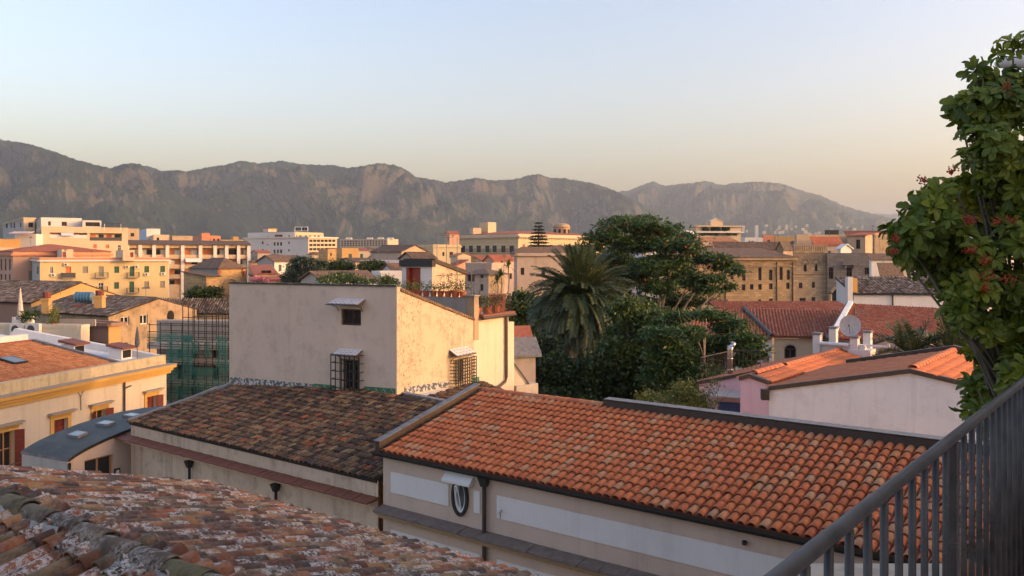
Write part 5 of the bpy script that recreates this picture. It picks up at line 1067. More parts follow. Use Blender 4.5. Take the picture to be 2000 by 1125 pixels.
m = MB(); t0, z0 = b.Rt.hit(*c3(735, 455)); t1, _ = b.Rt.hit(*c3(910, 455)); m.hexa([R4.pt(t0, .5, z0), R4.pt(t1, .5, z0), R4.pt(t1, 2.2, z0 - 1), R4.pt(t0, 2.2, z0 - 1)], [R4.pt(t0, .5, z0 + .1), R4.pt(t1, .5, z0 + .1), R4.pt(t1, 2.2, z0 - .9), R4.pt(t0, 2.2, z0 - .9)], 'white_paint'); obj('awning', m, b.r)
BLANK = {'warehouse', 'tan_ruin', 'twin_gable_house', 'rubble_house', 'side_wing', 'glass_roof_shed', 'tile_strip_house', 'church_aisle', 'stair_tower', 'orange_tower', 'red_tower', 'rooftop_gable', 'white_gable', 'low_red_roof', 'dark_lean_to', 'housing_slab', 'red_shed'}
def simple(name, label, cat, xl, xc, xr, Y, a, yt, mat, matl=None, roof=None, hl=(), hr=(), conv=None, style='glass', z0=0, band=None, lst=0):
    """plain house: near corner column, walls, windows, roof = (kind, row of the ridge, material)"""
    b = Block(xl, xc, xr, Y, a); b.root(name, label, cat, z0=z0); z = b.z(yt)
    cv = conv or (lambda x, y: (x, y)); wl_ = wins(b, b.L, cv, hl, style); wr_ = wins(b, b.Rt, cv, hr, style)
    if name not in BLANK and not hl and not hr and z0 == 0:              # upper floors as far as they show over the roofs in front
        q = random.Random(int(xc * 7 + Y)); zz_ = [(z - 2.7, z - 1.2), (z - 6.0, z - 4.3)]
        for fr_, lst_ in ((b.Rt, wr_), (b.L, wl_)):
            if 4 < fr_.L < 60 and z > 8:
                for h_ in grid(fr_, .8, fr_.L - .8, max(1, int(fr_.L / 3.4)), zz_, 1.05, 'x'):
                    if q.random() < .78: lst_.append((*h_[:4], q.choice(('glass', 'glass', 'white', 'shutter_grey', 'shutter_green', 'shutter_brown'))))
    b.walls(z0 if z0 == 0 else z0, z, mat, hl=hole4(wl_), hr=hole4(wr_), matl=matl); put(b, b.L, wl_); put(b, b.Rt, wr_)
    if band: b.band('cornice', z, z + .4, band, .35)
    zz = z + (.4 if band else 0)
    if roof:
        k, ry, rm_ = roof
        yy = b.center.y
        if k == 'hip': b.hip(zz, ZP(ry, yy) - zz, rm_)
        elif k == 'gw': b.gable(zz, ZP(ry, (b.pts[0].y + b.pts[1].y) / 2) - zz, rm_, matl or mat, 'w')
        elif k == 'gu': b.gable(zz, ZP(ry, (b.pts[1].y + b.pts[2].y) / 2) - zz, rm_, mat, 'u')
        elif k == 'shedL': b.shed(zz, ZP(ry, (b.pts[2].y + b.pts[3].y) / 2) - zz, rm_, mat)
        elif k == 'shedR': b.shed(zz, ZP(ry, (b.pts[0].y + b.pts[3].y) / 2) - zz, rm_, mat, low='R')
    else: b.parapet(zz, .5, mat)
    return b
simple('stair_tower', 'pale blue and white box tower above the loggia flats', 'tower', 272, 286, 313, 330, 60, 449, 'pl_far_white', 'pl_blue')
simple('rooftop_flat', 'beige flat roofed penthouse beside the pale blue tower', 'house', 292, 300, 331, 310, 70, 461, 'pl_far_cream', hr=[(306, 464, 311, 470)])
simple('rooftop_flat', 'grey beige rooftop block beside the red flats', 'house', 333, 336, 376, 312, 84, 463, 'pl_far_tan')
simple('red_flats', 'red and white striped flats beyond the loggia roof', 'apartment block', 368, 393, 431, 430, 55, 462, 'pl_far_red', hr=[(398, 466, 402, 470), (407, 466, 411, 470), (416, 466, 420, 470), (424, 466, 428, 470)])
simple('red_tower', 'red brick lift tower above the striped flats', 'tower', 390, 394, 410, 415, 75, 457, 'pl_far_red')
simple('orange_flats', 'orange house front glowing beside the white office', 'apartment block', 428, 432, 476, 420, 84, 470, 'pl_orange', hr=[(440, 473, 444, 477), (451, 473, 455, 477), (462, 473, 466, 477)])
simple('orange_tower', 'small bright orange lift tower beside the white office', 'tower', 452, 455, 466, 424, 80, 464, 'pl_orange')
simple('green_house', 'olive green house with orange edge behind the cream apartments', 'house', 246, 250, 272, 300, 75, 449, 'pl_far_tan', hr=[(255, 455, 262, 462)])
# white office
b = Block(477, 602, 658, 345, 28); b.root('white_office', 'large white office block with glazed gallery end', 'office'); z = b.z(c4(0, 268)[1])
hl = wins(b, b.L, c4, [(250, 310, 270, 345), (250, 400, 270, 435), (388, 320, 412, 362), (425, 320, 450, 362), (463, 320, 490, 362), (388, 408, 412, 450), (425, 408, 450, 450), (463, 408, 490, 450), (560, 315, 580, 340), (560, 405, 580, 430), (313, 340, 327, 360), (313, 430, 327, 450)], 'grey')
hr = []
for j in range(4):
    for i in range(7): x0 = 812 + i * 45; hr += [(*b.Rt.rect(*c4(x0, 290 + j * 50), *c4(x0 + 38, 318 + j * 50)), 'glass')]
b.walls(0, z, 'pl_far_cream', hl=hole4(hl), hr=hole4(hr), matl='pl_far_white'); put(b, b.L, hl); put(b, b.Rt, hr)
b.band('cornice', z, z + .5, 'pl_far_white', .5)
u_ = Block(484, 576, 632, 352, 28); u_.r = b.r; hl = wins(u_, u_.L, c4, [(400, 232, 495, 268), (562, 235, 580, 258), (313, 250, 327, 268)], 'grey'); hr = wins(u_, u_.Rt, c4, [(655, 240, 675, 264), (690, 240, 722, 264), (755, 240, 785, 264), (805, 240, 838, 264), (862, 240, 890, 264), (908, 240, 935, 264)], 'glass'); u_.walls(0, u_.z(453), 'pl_far_cream', hl=hole4(hl), hr=hole4(hr), matl='pl_far_white', name='upper_wall'); put(u_, u_.L, hl); put(u_, u_.Rt, hr)
u2 = Block(514, 524, 540, 349, 28); u2.r = b.r; u2.walls(u_.z(453), u2.z(447), 'pl_far_cream', matl='pl_far_white', name='tower_wall'); u2.band('cap', u2.z(447), u2.z(446), 'pl_far_red', .3)
sg = thing('roof_sign', 'open white sign frame with black emblems on the office roof', 'sign', P(588, 452, 352)); f3 = Fr(P(576, 0, 352).xy, P(601, 0, 350).xy); z0, z1 = ZP(452, 352), ZP(444, 352); m = MB()
for t in (0, f3.L * .52, f3.L): m.fbox(f3, t - .12, t + .12, -.1, .1, z0, z1, 'white_paint')
m.fbox(f3, 0, f3.L, -.1, .1, z1, z1 + .25, 'white_paint'); m.fbox(f3, 0, f3.L, -.1, .1, z0 + .1, z0 + .3, 'white_paint'); obj('frame', m, sg)
for i, (t0, t1, a, c_) in enumerate(((.06, .20, .5, .9), (.24, .48, .62, .85), (.06, .48, .25, .45), (.58, .74, .25, .9), (.80, .96, .25, .85))): m = MB(); m.fbox(f3, f3.L * t0, f3.L * t1, -.05, .12, z0 + (z1 - z0) * a, z0 + (z1 - z0) * c_, 'metal_black'); obj('emblem', m, sg)
# stone church apse
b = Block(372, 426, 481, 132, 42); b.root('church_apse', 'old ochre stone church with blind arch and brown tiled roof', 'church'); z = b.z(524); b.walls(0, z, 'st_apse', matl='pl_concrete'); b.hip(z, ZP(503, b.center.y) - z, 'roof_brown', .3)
m = MB(); t, zz = b.Rt.hit(*c3(1270, 790)); rad = abs(b.Rt.hit(*c3(1360, 790))[0] - t); pts = [b.Rt.pt(t + math.cos(a) * rad, .06, zz + math.sin(a) * rad) for a in np.linspace(0, math.pi, 17)]; m.tube(pts, .16, 'st_tower', 6); obj('blind_arch', m, b.r)
m = MB()
for px in (1140, 1420): tt, z1 = b.Rt.hit(*c3(px, 610)); m.fbox(b.Rt, tt - .3, tt + .3, .002, .12, z1 - .15, z1 + .15, 'red_door'); m.fbox(b.Rt, tt - .12, tt + .12, .002, .12, z1 - .8, z1 + .8, 'red_door')
m.fbox(b.Rt, 0, b.Rt.L, .002, .12, zz - 1.2, zz - 1.0, 'st_tower'); obj('cornice', m, b.r)
simple('church_aisle', 'low stone side aisle with dark lean-to roof against the church', 'church', 359, 403, 428, 122, 38, 541, 'st_apse', None, ('shedR', 532, 'roof_dark'))
# houses between the flats and the tall house
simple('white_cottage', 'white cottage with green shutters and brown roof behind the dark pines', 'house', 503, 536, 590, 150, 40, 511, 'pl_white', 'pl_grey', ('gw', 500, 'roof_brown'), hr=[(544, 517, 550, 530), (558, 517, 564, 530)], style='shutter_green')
simple('porch_house', 'cream porch house with low red roof below the white cottage', 'house', 488, 497, 540, 130, 70, 536, 'pl_far_cream', None, ('shedR', 519, 'roof_red'), hr=[(510, 528, 530, 535)])
simple('low_red_roof', 'low red roof beside the porch house', 'house', 488, 495, 560, 118, 78, 548, 'pl_salmon', None, ('shedR', 534, 'roof_red'))
simple('brick_house', 'small brown brick house under the white office', 'house', 485, 490, 506, 190, 70, 512, 'pl_far_tan', None, ('hip', 506, 'roof_brown'))
simple('ochre_tower_house', 'ochre stone tower house with slit window', 'house', 622, 640, 657, 240, 50, 490, 'st_apse', hr=[(645, 494, 648, 500)])
simple('ochre_house', 'plain ochre house with flat roof near the stone tower', 'house', 655, 668, 700, 250, 60, 488, 'pl_orange')
simple('red_roof_house', 'low house with bright red roof beyond the ochre house', 'house', 682, 690, 722, 330, 75, 490, 'pl_far_cream', None, ('shedR', 485, 'roof_red'))
simple('brown_house', 'brown plastered house between the trees', 'house', 660, 693, 735, 165, 45, 512, 'pl_far_tan', 'pl_greywarm', ('gw', 505, 'roof_dark'))
simple('warehouse', 'large grey warehouse with dark roof and pale gable', 'warehouse', 724, 784, 835, 186, 35, 492, 'pl_far_tan', 'pl_greywarm', ('gu', 479, 'roof_dark'))
simple('white_row', 'low white row of doors below the warehouse', 'house', 700, 785, 792, 165, 12, 513, 'pl_white', hl=[(722, 516, 727, 526), (755, 515, 760, 524)])
simple('twin_gable_house', 'pale twin gabled house behind the flowering terrace', 'house', 588, 630, 735, 84, 50, 549, 'pl_white', 'pl_grey', ('gw', 532, 'roof_brown'))
simple('white_villa', 'white villa with dark roof beside the red door hut', 'house', 746, 768, 812, 118, 45, 529, 'pl_white', 'pl_white', ('gw', 516, 'roof_brown'), hr=[(776, 540, 783, 548)])
simple('white_yard_house', 'small white yard house below the white villa', 'house', 726, 742, 800, 98, 60, 538, 'pl_white', hr=[(750, 545, 757, 553)])
b = simple('housing_slab', 'long pale housing slab far off under the mountain', 'apartment block', 664, 757, 778, 1500, 22, 467, 'pl_far_cream', 'pl_far_tan')
gl = grid(b.L, 2, b.L.L - 2, 16, [(ZP(480, 1500), ZP(477.5, 1500)), (ZP(476, 1500), ZP(473.5, 1500)), (ZP(472, 1500), ZP(469.5, 1500))], 3.0, 'x'); 
for h in gl: m = MB(); m.fbox(b.L, h[0], h[1], .05, .5, h[2], h[3], 'glass'); obj('window', m, b.r)
for px in (681, 722, 743, 762): m = MB(); q_ = P(px, 467, 1510); m.box(q_.x - 5, q_.x + 5, 1508, 1518, q_.z - .5, ZP(464, 1510), 'pl_far_white'); obj('stair_head', m, b.r)
# ------------------------------------------------------------------ palace and houses in the middle
b = Block(893, 1012, 1190, 380, 42); b.root('grand_palace', 'large yellow palace with red roof, cornice and rows of balconies', 'palace'); z = b.z(463)
bal = [(665, 708), (745, 785), (820, 865), (908, 950), (982, 1022), (1068, 1110), (1150, 1195)]
hl = wins(b, b.L, c5, [(a, 305, c_, 372) for a, c_ in bal], 'glass') + wins(b, b.L, c5, [(a + 5, 405, c_ - 8, 440) for a, c_ in bal], 'glass')
hr = wins(b, b.Rt, c5, [(1280, 292, 1308, 362)], 'red_door') + wins(b, b.Rt, c5, [(x, 297, x + 32, 322) for x in (1370, 1460, 1552, 1632, 1715, 1800)], 'glass')
b.walls(0, z, 'pl_far_palace', hl=hole4(hl), hr=hole4(hr)); put(b, b.L, hl); put(b, b.Rt, hr)
b.band('cornice', z, z + .6, 'pl_far_cream', .9); b.band('cornice_band', z - 2.2, z - 1.8, 'pl_far_cream', .3); m = MB()
for fr in (b.L, b.Rt):
    k = int(fr.L / 1.6)
    for i in range(k): m.fbox(fr, fr.L * i / k, fr.L * i / k + .6, .302, .8, z - .7, z - .003, 'pl_far_cream')
obj('cornice_brackets', m, b.r, kind='stuff'); b.parapet(z + .6, 1.0, 'pl_far_cream', .4); b.hip(z + 1.6, ZP(452, b.center.y) - z - 1.6, 'roof_red', .1)
for a, c_ in bal: t0, z0 = b.L.hit(*c5(a - 12, 375)); t1, _ = b.L.hit(*c5(c_ + 12, 375)); balcony(b.r, b.L, t0, t1, z0, 1.1, 'metal_black', 'pl_far_cream', h=1.8, bars=10)
simple('roof_block', 'pale yellow rooftop block above the palace roof', 'tower', 936, 953, 969, 405, 45, 436, 'pl_far_cream', 'pl_far_palace', z0=ZP(456, 405))
simple('roof_annex', 'long cream annex left of the yellow rooftop block', 'house', 918, 924, 940, 402, 70, 447, 'pl_far_cream', z0=ZP(460, 402))
dm = thing('church_drum', 'round stone drum of a church rising behind the palace roof', 'church', P(1097, 455, 430)); m = MB(); c = P(1097, 455, 430); m.lathe(c, [(4.2, -20), (4.2, 2.6), (4.7, 2.8), (4.7, 3.2), (4.1, 3.3), (3.8, 4.2), (2.5, 4.7), (.5, 4.9)], 'st_tower', 18); obj('drum', m, dm)
for i in range(10):
    a = 2 * math.pi * i / 10; m = MB(); d = Vector((math.cos(a), math.sin(a), 0)); s_ = Vector((-d.y, d.x, 0)); q = c + d * 4.15; m.hexa([q + s_ * .6 - ZV * .2, q - s_ * .6 - ZV * .2, q - s_ * .6 + d * .15 - ZV * .2, q + s_ * .6 + d * .15 - ZV * .2], [q + s_ * .6 + ZV * 1.8, q - s_ * .6 + ZV * 1.8, q - s_ * .6 + d * .15 + ZV * 1.8, q + s_ * .6 + d * .15 + ZV * 1.8], 'void'); obj('window', m, dm)
simple('cream_tenement', 'cream tenement with flat roof left of the palace', 'house', 806, 846, 900, 262, 62, 483, 'pl_far_palace', None, None, hr=[(864, 492, 868, 500), (878, 492, 885, 504)], band='pl_far_cream')
simple('small_tenement', 'tall narrow salmon house beside the palace corner', 'house', 868, 878, 897, 330, 60, 457, 'pl_salmon', 'pl_far_tan', ('gw', 452, 'roof_red'), hl=[(874, 464, 876, 470)])
simple('rubble_house', 'rough rubble walled house behind the red door hut', 'house', 782, 806, 850, 112, 40, 505, 'st_apse', 'pl_greywarm', ('gw', 494, 'roof_dark'))
simple('windowed_house', 'broad plaster house with blind windows behind the palm', 'house', 1004, 1010, 1145, 112, 78, 500, 'pl_greywarm', None, ('hip', 482, 'tile_mid_dark'), hr=[(1017, 523, 1024, 537), (1058, 522, 1065, 537)], band='pl_greywarm')
simple('pink_grey_house', 'flat roofed pinkish house with shutters behind the terrace pots', 'house', 903, 960, 1003, 128, 25, 520, 'pl_greywarm', 'pl_greywarm', hr=[(995, 534, 1000, 545)])
simple('lean_house', 'grey old house with sagging tile roof behind the terrace', 'house', 908, 954, 985, 104, 32, 535, 'pl_stain', 'pl_greywarm', ('hip', 524, 'tile_mid_dark'), hl=[(913, 535, 927, 550), (938, 533, 944, 543), (938, 555, 944, 568)])
simple('salmon_cottage', 'little salmon gabled cottage in front of the palace', 'house', 945, 964, 1003, 165, 40, 509, 'pl_salmon', 'pl_salmon', ('gw', 499, 'roof_red'), hr=[(978, 508, 983, 514)])
simple('red_awning_house', 'low house with small red roof below the palace balconies', 'house', 930, 946, 966, 172, 55, 512, 'pl_far_tan', None, ('shedR', 503, 'roof_red'))
simple('red_shed', 'low shed with faded red roof beside the hut', 'shed', 868, 880, 909, 108, 50, 524, 'pl_salmon', None, ('shedL', 511, 'roof_red'))
# red-doored hut on the terrace
b = Block(785, 844, 909, 43.5, 30); b.root('terrace_hut', 'roof hut with red door and sloping dark roof edge', 'hut', z0=15.42); z = ZP(521, 43.5); hd = b.L.rect(*c5(122, 525), *c5(262, 690)); hd = (hd[0], hd[1], 15.5, hd[3])
m = MB(); wall_face(m, b.L, 0, b.L.L, 15.0, z, [hd], 'pl_white', .3); zr = ZP(533, b.pts[2].y)
m.add([b.Rt.pt(0, 0, 15), b.Rt.pt(b.Rt.L, 0, 15), b.Rt.pt(b.Rt.L, 0, zr - .1), b.Rt.pt(0, 0, z + .25)], [(0, 1, 2, 3)], 'pl_central_side'); m.quad(b.Bk.pt(0, 0, 15), b.Bk.pt(b.Bk.L, 0, 15), b.Bk.pt(b.Bk.L, 0, zr - .1), b.Bk.pt(0, 0, zr - .1), 'pl_white'); m.quad(b.Lf.pt(0, 0, 15), b.Lf.pt(b.Lf.L, 0, 15), b.Lf.pt(b.Lf.L, 0, z + .25), b.Lf.pt(0, 0, zr - .1), 'pl_white'); obj('wall', m, b.r)
m = MB(); m.fbox(b.L, -.1, b.L.L + .08, -.2, .12, z, z + .34, 'metal_black'); obj('fascia', m, b.r)
m = MB(); R4 = b.Rt; m.hexa([R4.pt(.13, .1, z + .22), R4.pt(R4.L + .1, .1, zr - .1), R4.pt(R4.L + .1, -b.L.L, zr - .1), R4.pt(.13, -b.L.L, z + .22)], [R4.pt(.13, .1, z + .42), R4.pt(R4.L + .1, .1, zr + .12), R4.pt(R4.L + .1, -b.L.L, zr + .12), R4.pt(.13, -b.L.L, z + .42)], 'flashing'); obj('roof', m, b.r)
m = MB(); t0, t1, z0, z1 = hd; m.fbox(b.L, t0, t0 + .16, -.29, .02, z0, z1, 'red_door'); m.fbox(b.L, t1 - .7, t1, -.29, -.2, z0, z1, 'red_door'); m.fbox(b.L, t0 + .16, t1 - .7, -.29, -.25, z1 - .12, z1, 'red_door'); do = obj('door', m, b.r); m = MB(); m.fbox(b.L, t0 + .16, t1 - .7, -.295, -.28, z0, z1 - .12, 'shutter_maroon'); obj('door_leaf', m, do)
m = MB()
for i in range(5): t = .6 + i * .8; m.tube([R4.pt(t, .08, 15.4), R4.pt(t, .08, 17.0)], .012, 'metal_brown', 5)
for zz in (15.9, 16.4, 17.0): m.tube([R4.pt(.4, .08, zz), R4.pt(4.2, .08, zz)], .012, 'metal_brown', 5)
obj('trellis', m, b.r)
# terrace things: pots in a row on the parapet, plants by the rail, aerial poles
gwp = lambda d, z_: gw.pt(TS + .09, -d, z_)
desc = [('leaf_mid', 'bushy green'), ('leaf_bright', 'reddish feathery'), ('leaf_bright', 'yellow green'), ('leaf_mid', 'low trailing'), ('leaf_mid', 'short leafy'), ('leaf_bright', 'pale grassy'), ('leaf_dark', 'tall open'), ('leaf_bright', 'rounded yellowish'), ('leaf_dark', 'small dark')]
order = ['farthest from the pillar', 'second from the hut door side', 'third along from the hut door', 'midway on the parapet', 'in the middle pair', 'beside the tall open shrub', 'taller than its neighbours', 'in the largest round pot', 'nearest the stained pillar']
for i in range(9):
    p = gwp(3.55 - i * .37, 16.252); k = 1.25 if i == 7 else 1
    potplant(1000 + F * p.x / p.y, p.y, p.z, desc[i][1] + ' plant in a terracotta pot, ' + order[i], .155 * k, .24 * k, .20 * k, .42 if i != 6 else .9, 110, desc[i][0], 'terracotta', i + 3, .035, .15)
for i, (t, d) in enumerate(((TS + .75, -.35), (TS + 1.15, -.5), (TS + 1.75, -.35), (TS + 2.6, -.4))):
    p = gw.pt(t, d, zfl + .01); potplant(1000 + F * p.x / p.y, p.y, p.z, ('aloe in a terracotta pot behind the railing beside the pillar', 'spiky green plant in a small pot behind the railing', 'wide pot of grassy leaves behind the railing', 'fern in a tall pot at the railing end')[i], .2, .34, .26, .5, 120, ('leaf_dark', 'leaf_mid', 'leaf_mid', 'leaf_dark')[i], 'terracotta', 30 + i, .04, .26, 'pots behind the terrace railing')
def dracaena(px, yb, yt, Y, label, k):
    b0 = P(px, yb, Y); tp = P(px + random.uniform(-1, 1), yt, Y); o = thing('dracaena', label, 'plant', b0); m = MB(); m.tube([b0, b0.lerp(tp, .5) + Vector((.05, 0, 0)), tp], [.045, .035, .03], 'bark_pale', 6); obj('stem', m, o); f = MB(); r_ = random.Random(k)
    for i in range(46):
        a = r_.uniform(0, 6.28); el_ = r_.uniform(-.4, 1.3); d = Vector((math.cos(a) * math.cos(el_), math.sin(a) * math.cos(el_), math.sin(el_))); L_ = r_.uniform(.4, .62); s_ = d.cross(ZV).normalized() * .022; m1 = tp + d * L_ * .55; e = tp + d * L_ - ZV * .14
        f.add([tp + s_, m1 + s_, e, m1 - s_, tp - s_], [(0, 1, 3, 4), (1, 2, 3)], 'leaf_mid')
    obj('leaves', f, o)
dracaena(992.5, 575, 520, 40.5, 'tallest thin dracaena at the terrace railing end', 1); dracaena(971.5, 574, 549, 40, 'short dracaena in the red trough on the terrace', 2); dracaena(979, 574, 537, 40.2, 'middle height dracaena beside the tallest one', 3)
tr = thing('planter_trough', 'red terracotta trough under the dracaenas', 'planter', P(975, 576, 40)); m = MB(); a, c_ = P(957, 577, 40), P(985, 577, 40); m.hexa([a + Vector((0, -.15, -1.1)), c_ + Vector((0, -.15, -1.1)), c_ + Vector((0, .25, -1.1)), a + Vector((0, .25, -1.1))], [a + Vector((-.05, -.2, .08)), c_ + Vector((.05, -.2, .08)), c_ + Vector((.05, .3, .08)), a + Vector((-.05, .3, .08))], 'terracotta'); obj('box', m, tr)
def aerial(px, yb, yt, Y, label, bars=0, r=.018):
    o = thing('aerial', label, 'aerial', P(px, yb, Y)); m = MB(); m.tube([P(px, yb, Y), P(px, yt, Y)], r, 'lead', 5)
    for i in range(bars): p = P(px, yt + (yb - yt) * (.05 + .04 * i), Y); m.tube([p - Vector((.35, 0, 0)), p + Vector((.35, 0, 0))], r * .6, 'lead', 4)
    obj('mast', m, o)
aerial(853.5, 560, 455, 44.5, 'tall thin aerial mast on the hut roof corner', 0); aerial(872, 540, 452, 45, 'aerial mast with short bars above the hut roof', 3); aerial(893, 550, 462, 45, 'plain aerial mast behind the hut slope', 0); aerial(921, 574, 528, 38.5, 'pale pole rising behind the pot row', 0)
# scrap of roofs right of the tall house
simple('side_wing', 'cream wing with sloping brown verge behind the tall house', 'house', 985, 1008, 1050, 39, 50, 775, 'pl_cream', None, None)
m = MB(); rt = bpy.data.objects[[o.name for o in bpy.data.objects if o.name.startswith('side_wing')][-1]]
a, c_ = P(1003, 712, 39), P(1052, 780, 40); m.hexa([a, c_, c_ + Vector((0, .2, 0)), a + Vector((0, .2, 0))], [p + ZV * .14 for p in (a, c_, c_ + Vector((0, .2, 0)), a + Vector((0, .2, 0)))], 'metal_brown'); obj('verge', m, rt); m = MB(); q_ = [P(1002, 716, 39.05), P(1050, 781, 40.05), P(1002, 790, 39.05)]; m.hexa(q_, [p + Vector((0, .3, 0)) for p in q_], 'pl_cream'); obj('gable', m, rt)
simple('glass_roof_shed', 'low shed with pale sheet roof and red tile strip behind the tall house', 'shed', 996, 1002, 1046, 47, 70, 692, 'pl_greywarm', None, ('shedR', 672, 'lead'))
simple('tile_strip_house', 'small house with a strip of red tiles beside the palm', 'house', 996, 1000, 1032, 52, 75, 663, 'pl_white', None, ('shedR', 648, 'tile_mid_red'))
# ------------------------------------------------------------------ right side: white and pink houses
def gable_house(name, label, A, ap, Bq, zA, zap, back, wall, roofmat, deck, zb=0, tile=(.23, .36), h=.05, ridge=True):
    """gable wall A - apex - B facing us, roof running back by the vector back"""
    o = thing(name, label, 'house', (*((A + Bq) / 2 + back.xy / 2), zb)); A3, B3, p3 = Vector((*A, zA)), Vector((*Bq, zA)), Vector((*ap, zap)); bk = back
    m = MB(); m.add([Vector((*A, zb)), Vector((*Bq, zb)), B3, p3, A3], [(0, 1, 2, 3, 4)], wall); q = [p + bk for p in (Vector((*A, zb)), Vector((*Bq, zb)), B3, p3, A3)]; m.add(q, [(4, 3, 2, 1, 0)], wall); m.quad(Vector((*A, zb)) + bk, Vector((*A, zb)), A3, A3 + bk, wall); m.quad(Vector((*Bq, zb)), Vector((*Bq, zb)) + bk, B3 + bk, B3, wall); obj('wall', m, o)
    bu = bk.normalized(); L = bk.length
    for E in (A3, B3):
        # tiles run down from the ridge; poly in (along ridge, up slope)
        s = p3 - E; along = s.dot(bu); s2 = s - bu * along; Ls = s2.length; s2.normalize()
        tiled_stuff(o, E + ZV * .04 - s2 * .08, bu, s2, [(0.02, 0), (L, 0), (L + along, Ls), (along + .02, Ls)], tile[0], tile[1], roofmat, deck, h=h, jit=.004)
    m = MB()
    for E in (A3, B3):
        nrm_ = (Vector((Bq[0] - A[0], Bq[1] - A[1], 0))).cross(ZV).normalized() * .08; a, c_ = E, p3; m.hexa([a + nrm_ - ZV * .05, c_ + nrm_ - ZV * .05, c_ - nrm_ * 1.5 - ZV * .05, a - nrm_ * 1.5 - ZV * .05], [p + ZV * .09 for p in (a + nrm_, c_ + nrm_, c_ - nrm_ * 1.5, a - nrm_ * 1.5)], 'metal_brown')
    obj('verge_flashing', m, o)
    if ridge:
        rm_ = mesh('ridge_tile', tile_mb(.30, .25, .5, .11, 6, .015, 'tile_flat_orange')); k = int(L / .43)
        for i in range(k):
            ob = bpy.data.objects.new('ridge_tile', rm_); COL.objects.link(ob); ob.parent = o; xx = Vector((bu.y, -bu.x, 0)); M = Matrix(((xx.x, bu.x, 0), (xx.y, bu.y, 0), (0, 0, 1))).to_4x4(); M.translation = p3 + bu * (.35 + i * .43) + ZV * .07 - o.location; ob.matrix_local = M
    return o
wh = gable_house('white_gable_house', 'white gabled house with flat orange tile roof beyond the orange roof', Vector((8.52, 28)), Vector((12.27, 26.05)), Vector((16.02, 24.1)), 18 - 4.40, 18 - 3.56, VV * 6.7, 'pl_whitewash', 'tile_flat_orange', 'deck_red')
m = MB(); e0, e1, e2 = Vector((8.52, 28, 13.6)) + VV * 6.7, Vector((12.27, 26.05, 14.44)) + VV * 6.7, Vector((16.02, 24.1, 13.6)) + VV * 6.7
for a, c_ in ((e0.lerp(e1, .12), e1), (e1, e2)): m.hexa([a, c_, c_ + VV * .25, a + VV * .25], [p + ZV * .24 for p in (a, c_, c_ + VV * .25, a + VV * .25)], 'metal_brown')
obj('parapet', m, wh); m = MB(); q_ = Vector((8.45, 27.95, 13.45)); m.box(q_.x - .2, q_.x + .02, q_.y - .15, q_.y + .1, 13.25, 13.6, 'metal_black'); obj('gutter_end', m, wh)
pk = gable_house('pink_house', 'pink house with orange roof, blue shutters and roof railing', Vector((7.98, 36)), Vector((10.99, 34.43)), Vector((14.0, 32.9)), 18 - 5.41, 18 - 4.56, VV * 7.85, 'pl_pink', 'tile_flat_orange', 'deck_red')
pf = Fr((7.98, 36), (14.0, 32.9)); hb = pf.rect(*r3(203, 725), *r3(342, 830)); m = MB(); m.fbox(pf, hb[0], hb[1], .002, .06, hb[2] - .9, hb[3], 'shutter_blue')
for i in range(14): zz = hb[2] - .8 + (hb[3] - hb[2] + .8) * i / 14; m.fbox(pf, hb[0] + .08, (hb[0] + hb[1]) / 2 - .05, .061, .085, zz, zz + .08, 'shutter_blue'); m.fbox(pf, (hb[0] + hb[1]) / 2 + .05, hb[1] - .08, .061, .085, zz, zz + .08, 'shutter_blue')
obj('shutter', m, pk); ha = pf.rect(*r3(165, 650), *r3(342, 680)); m = MB(); m.hexa([pf.pt(ha[0], .01, ha[2]), pf.pt(ha[1] + .4, .01, ha[2]), pf.pt(ha[1] + .4, .7, ha[2]), pf.pt(ha[0], .7, ha[2])], [pf.pt(ha[0], .01, ha[3]), pf.pt(ha[1] + .4, .01, ha[3]), pf.pt(ha[1] + .4, .7, ha[3] - .15), pf.pt(ha[0], .7, ha[3] - .15)], 'pl_grey'); obj('canopy', m, pk)
rl = MB(); ra = pf.pt(.05, -.1, 12.62); 
for i in range(15):
    p = ra + VV * (i * .22); rl.tube([p - ZV * .1, p + ZV * 1.05], .014, 'metal_brown', 5)
for i in range(8): p = ra + VV * 3.1 + UU * (i * .2); rl.tube([p - ZV * .1, p + ZV * 1.15], .014, 'metal_brown', 5)
for k in (.08, 1.05): rl.tube([ra + ZV * k, ra + VV * 3.1 + ZV * k, ra + VV * 3.1 + UU * 1.5 + ZV * (k + .1)], .02, 'metal_brown', 6)
obj('roof_railing', rl, pk)
an = gable_house('pink_annex', 'small pink gabled annex against the white gable house', Vector(P(1446, 0, 29.6).xy), Vector(P(1465, 0, 29.3).xy), Vector(P(1503, 0, 28.6).xy), ZP(740, 29.6), ZP(735, 29.3), VV * 3.0, 'pl_pink', 'tile_flat_orange', 'deck_red', ridge=True)
fl = thing('flue_pipe', 'shiny steel flue pipe with rounded cowl above the pink house', 'flue', P(1426, 745, 37)); m = MB(); c = P(1426, 745, 37); zt = ZP(672, 37); m.tube([c, Vector((c.x, c.y, zt - .25)), Vector((c.x, c.y, zt - .08)), Vector((c.x + .08, c.y, zt)), Vector((c.x + .2, c.y, zt - .05))], [.12, .12, .13, .13, .13], 'steel', 12)
for k in (.3, .6, .85): zz = c.z + (zt - c.z) * k; m.lathe((c.x, c.y, zz), [(.128, 0), (.135, .01), (.135, .04), (.128, .05)], 'steel', 12)
obj('pipe', m, fl, smooth=True)
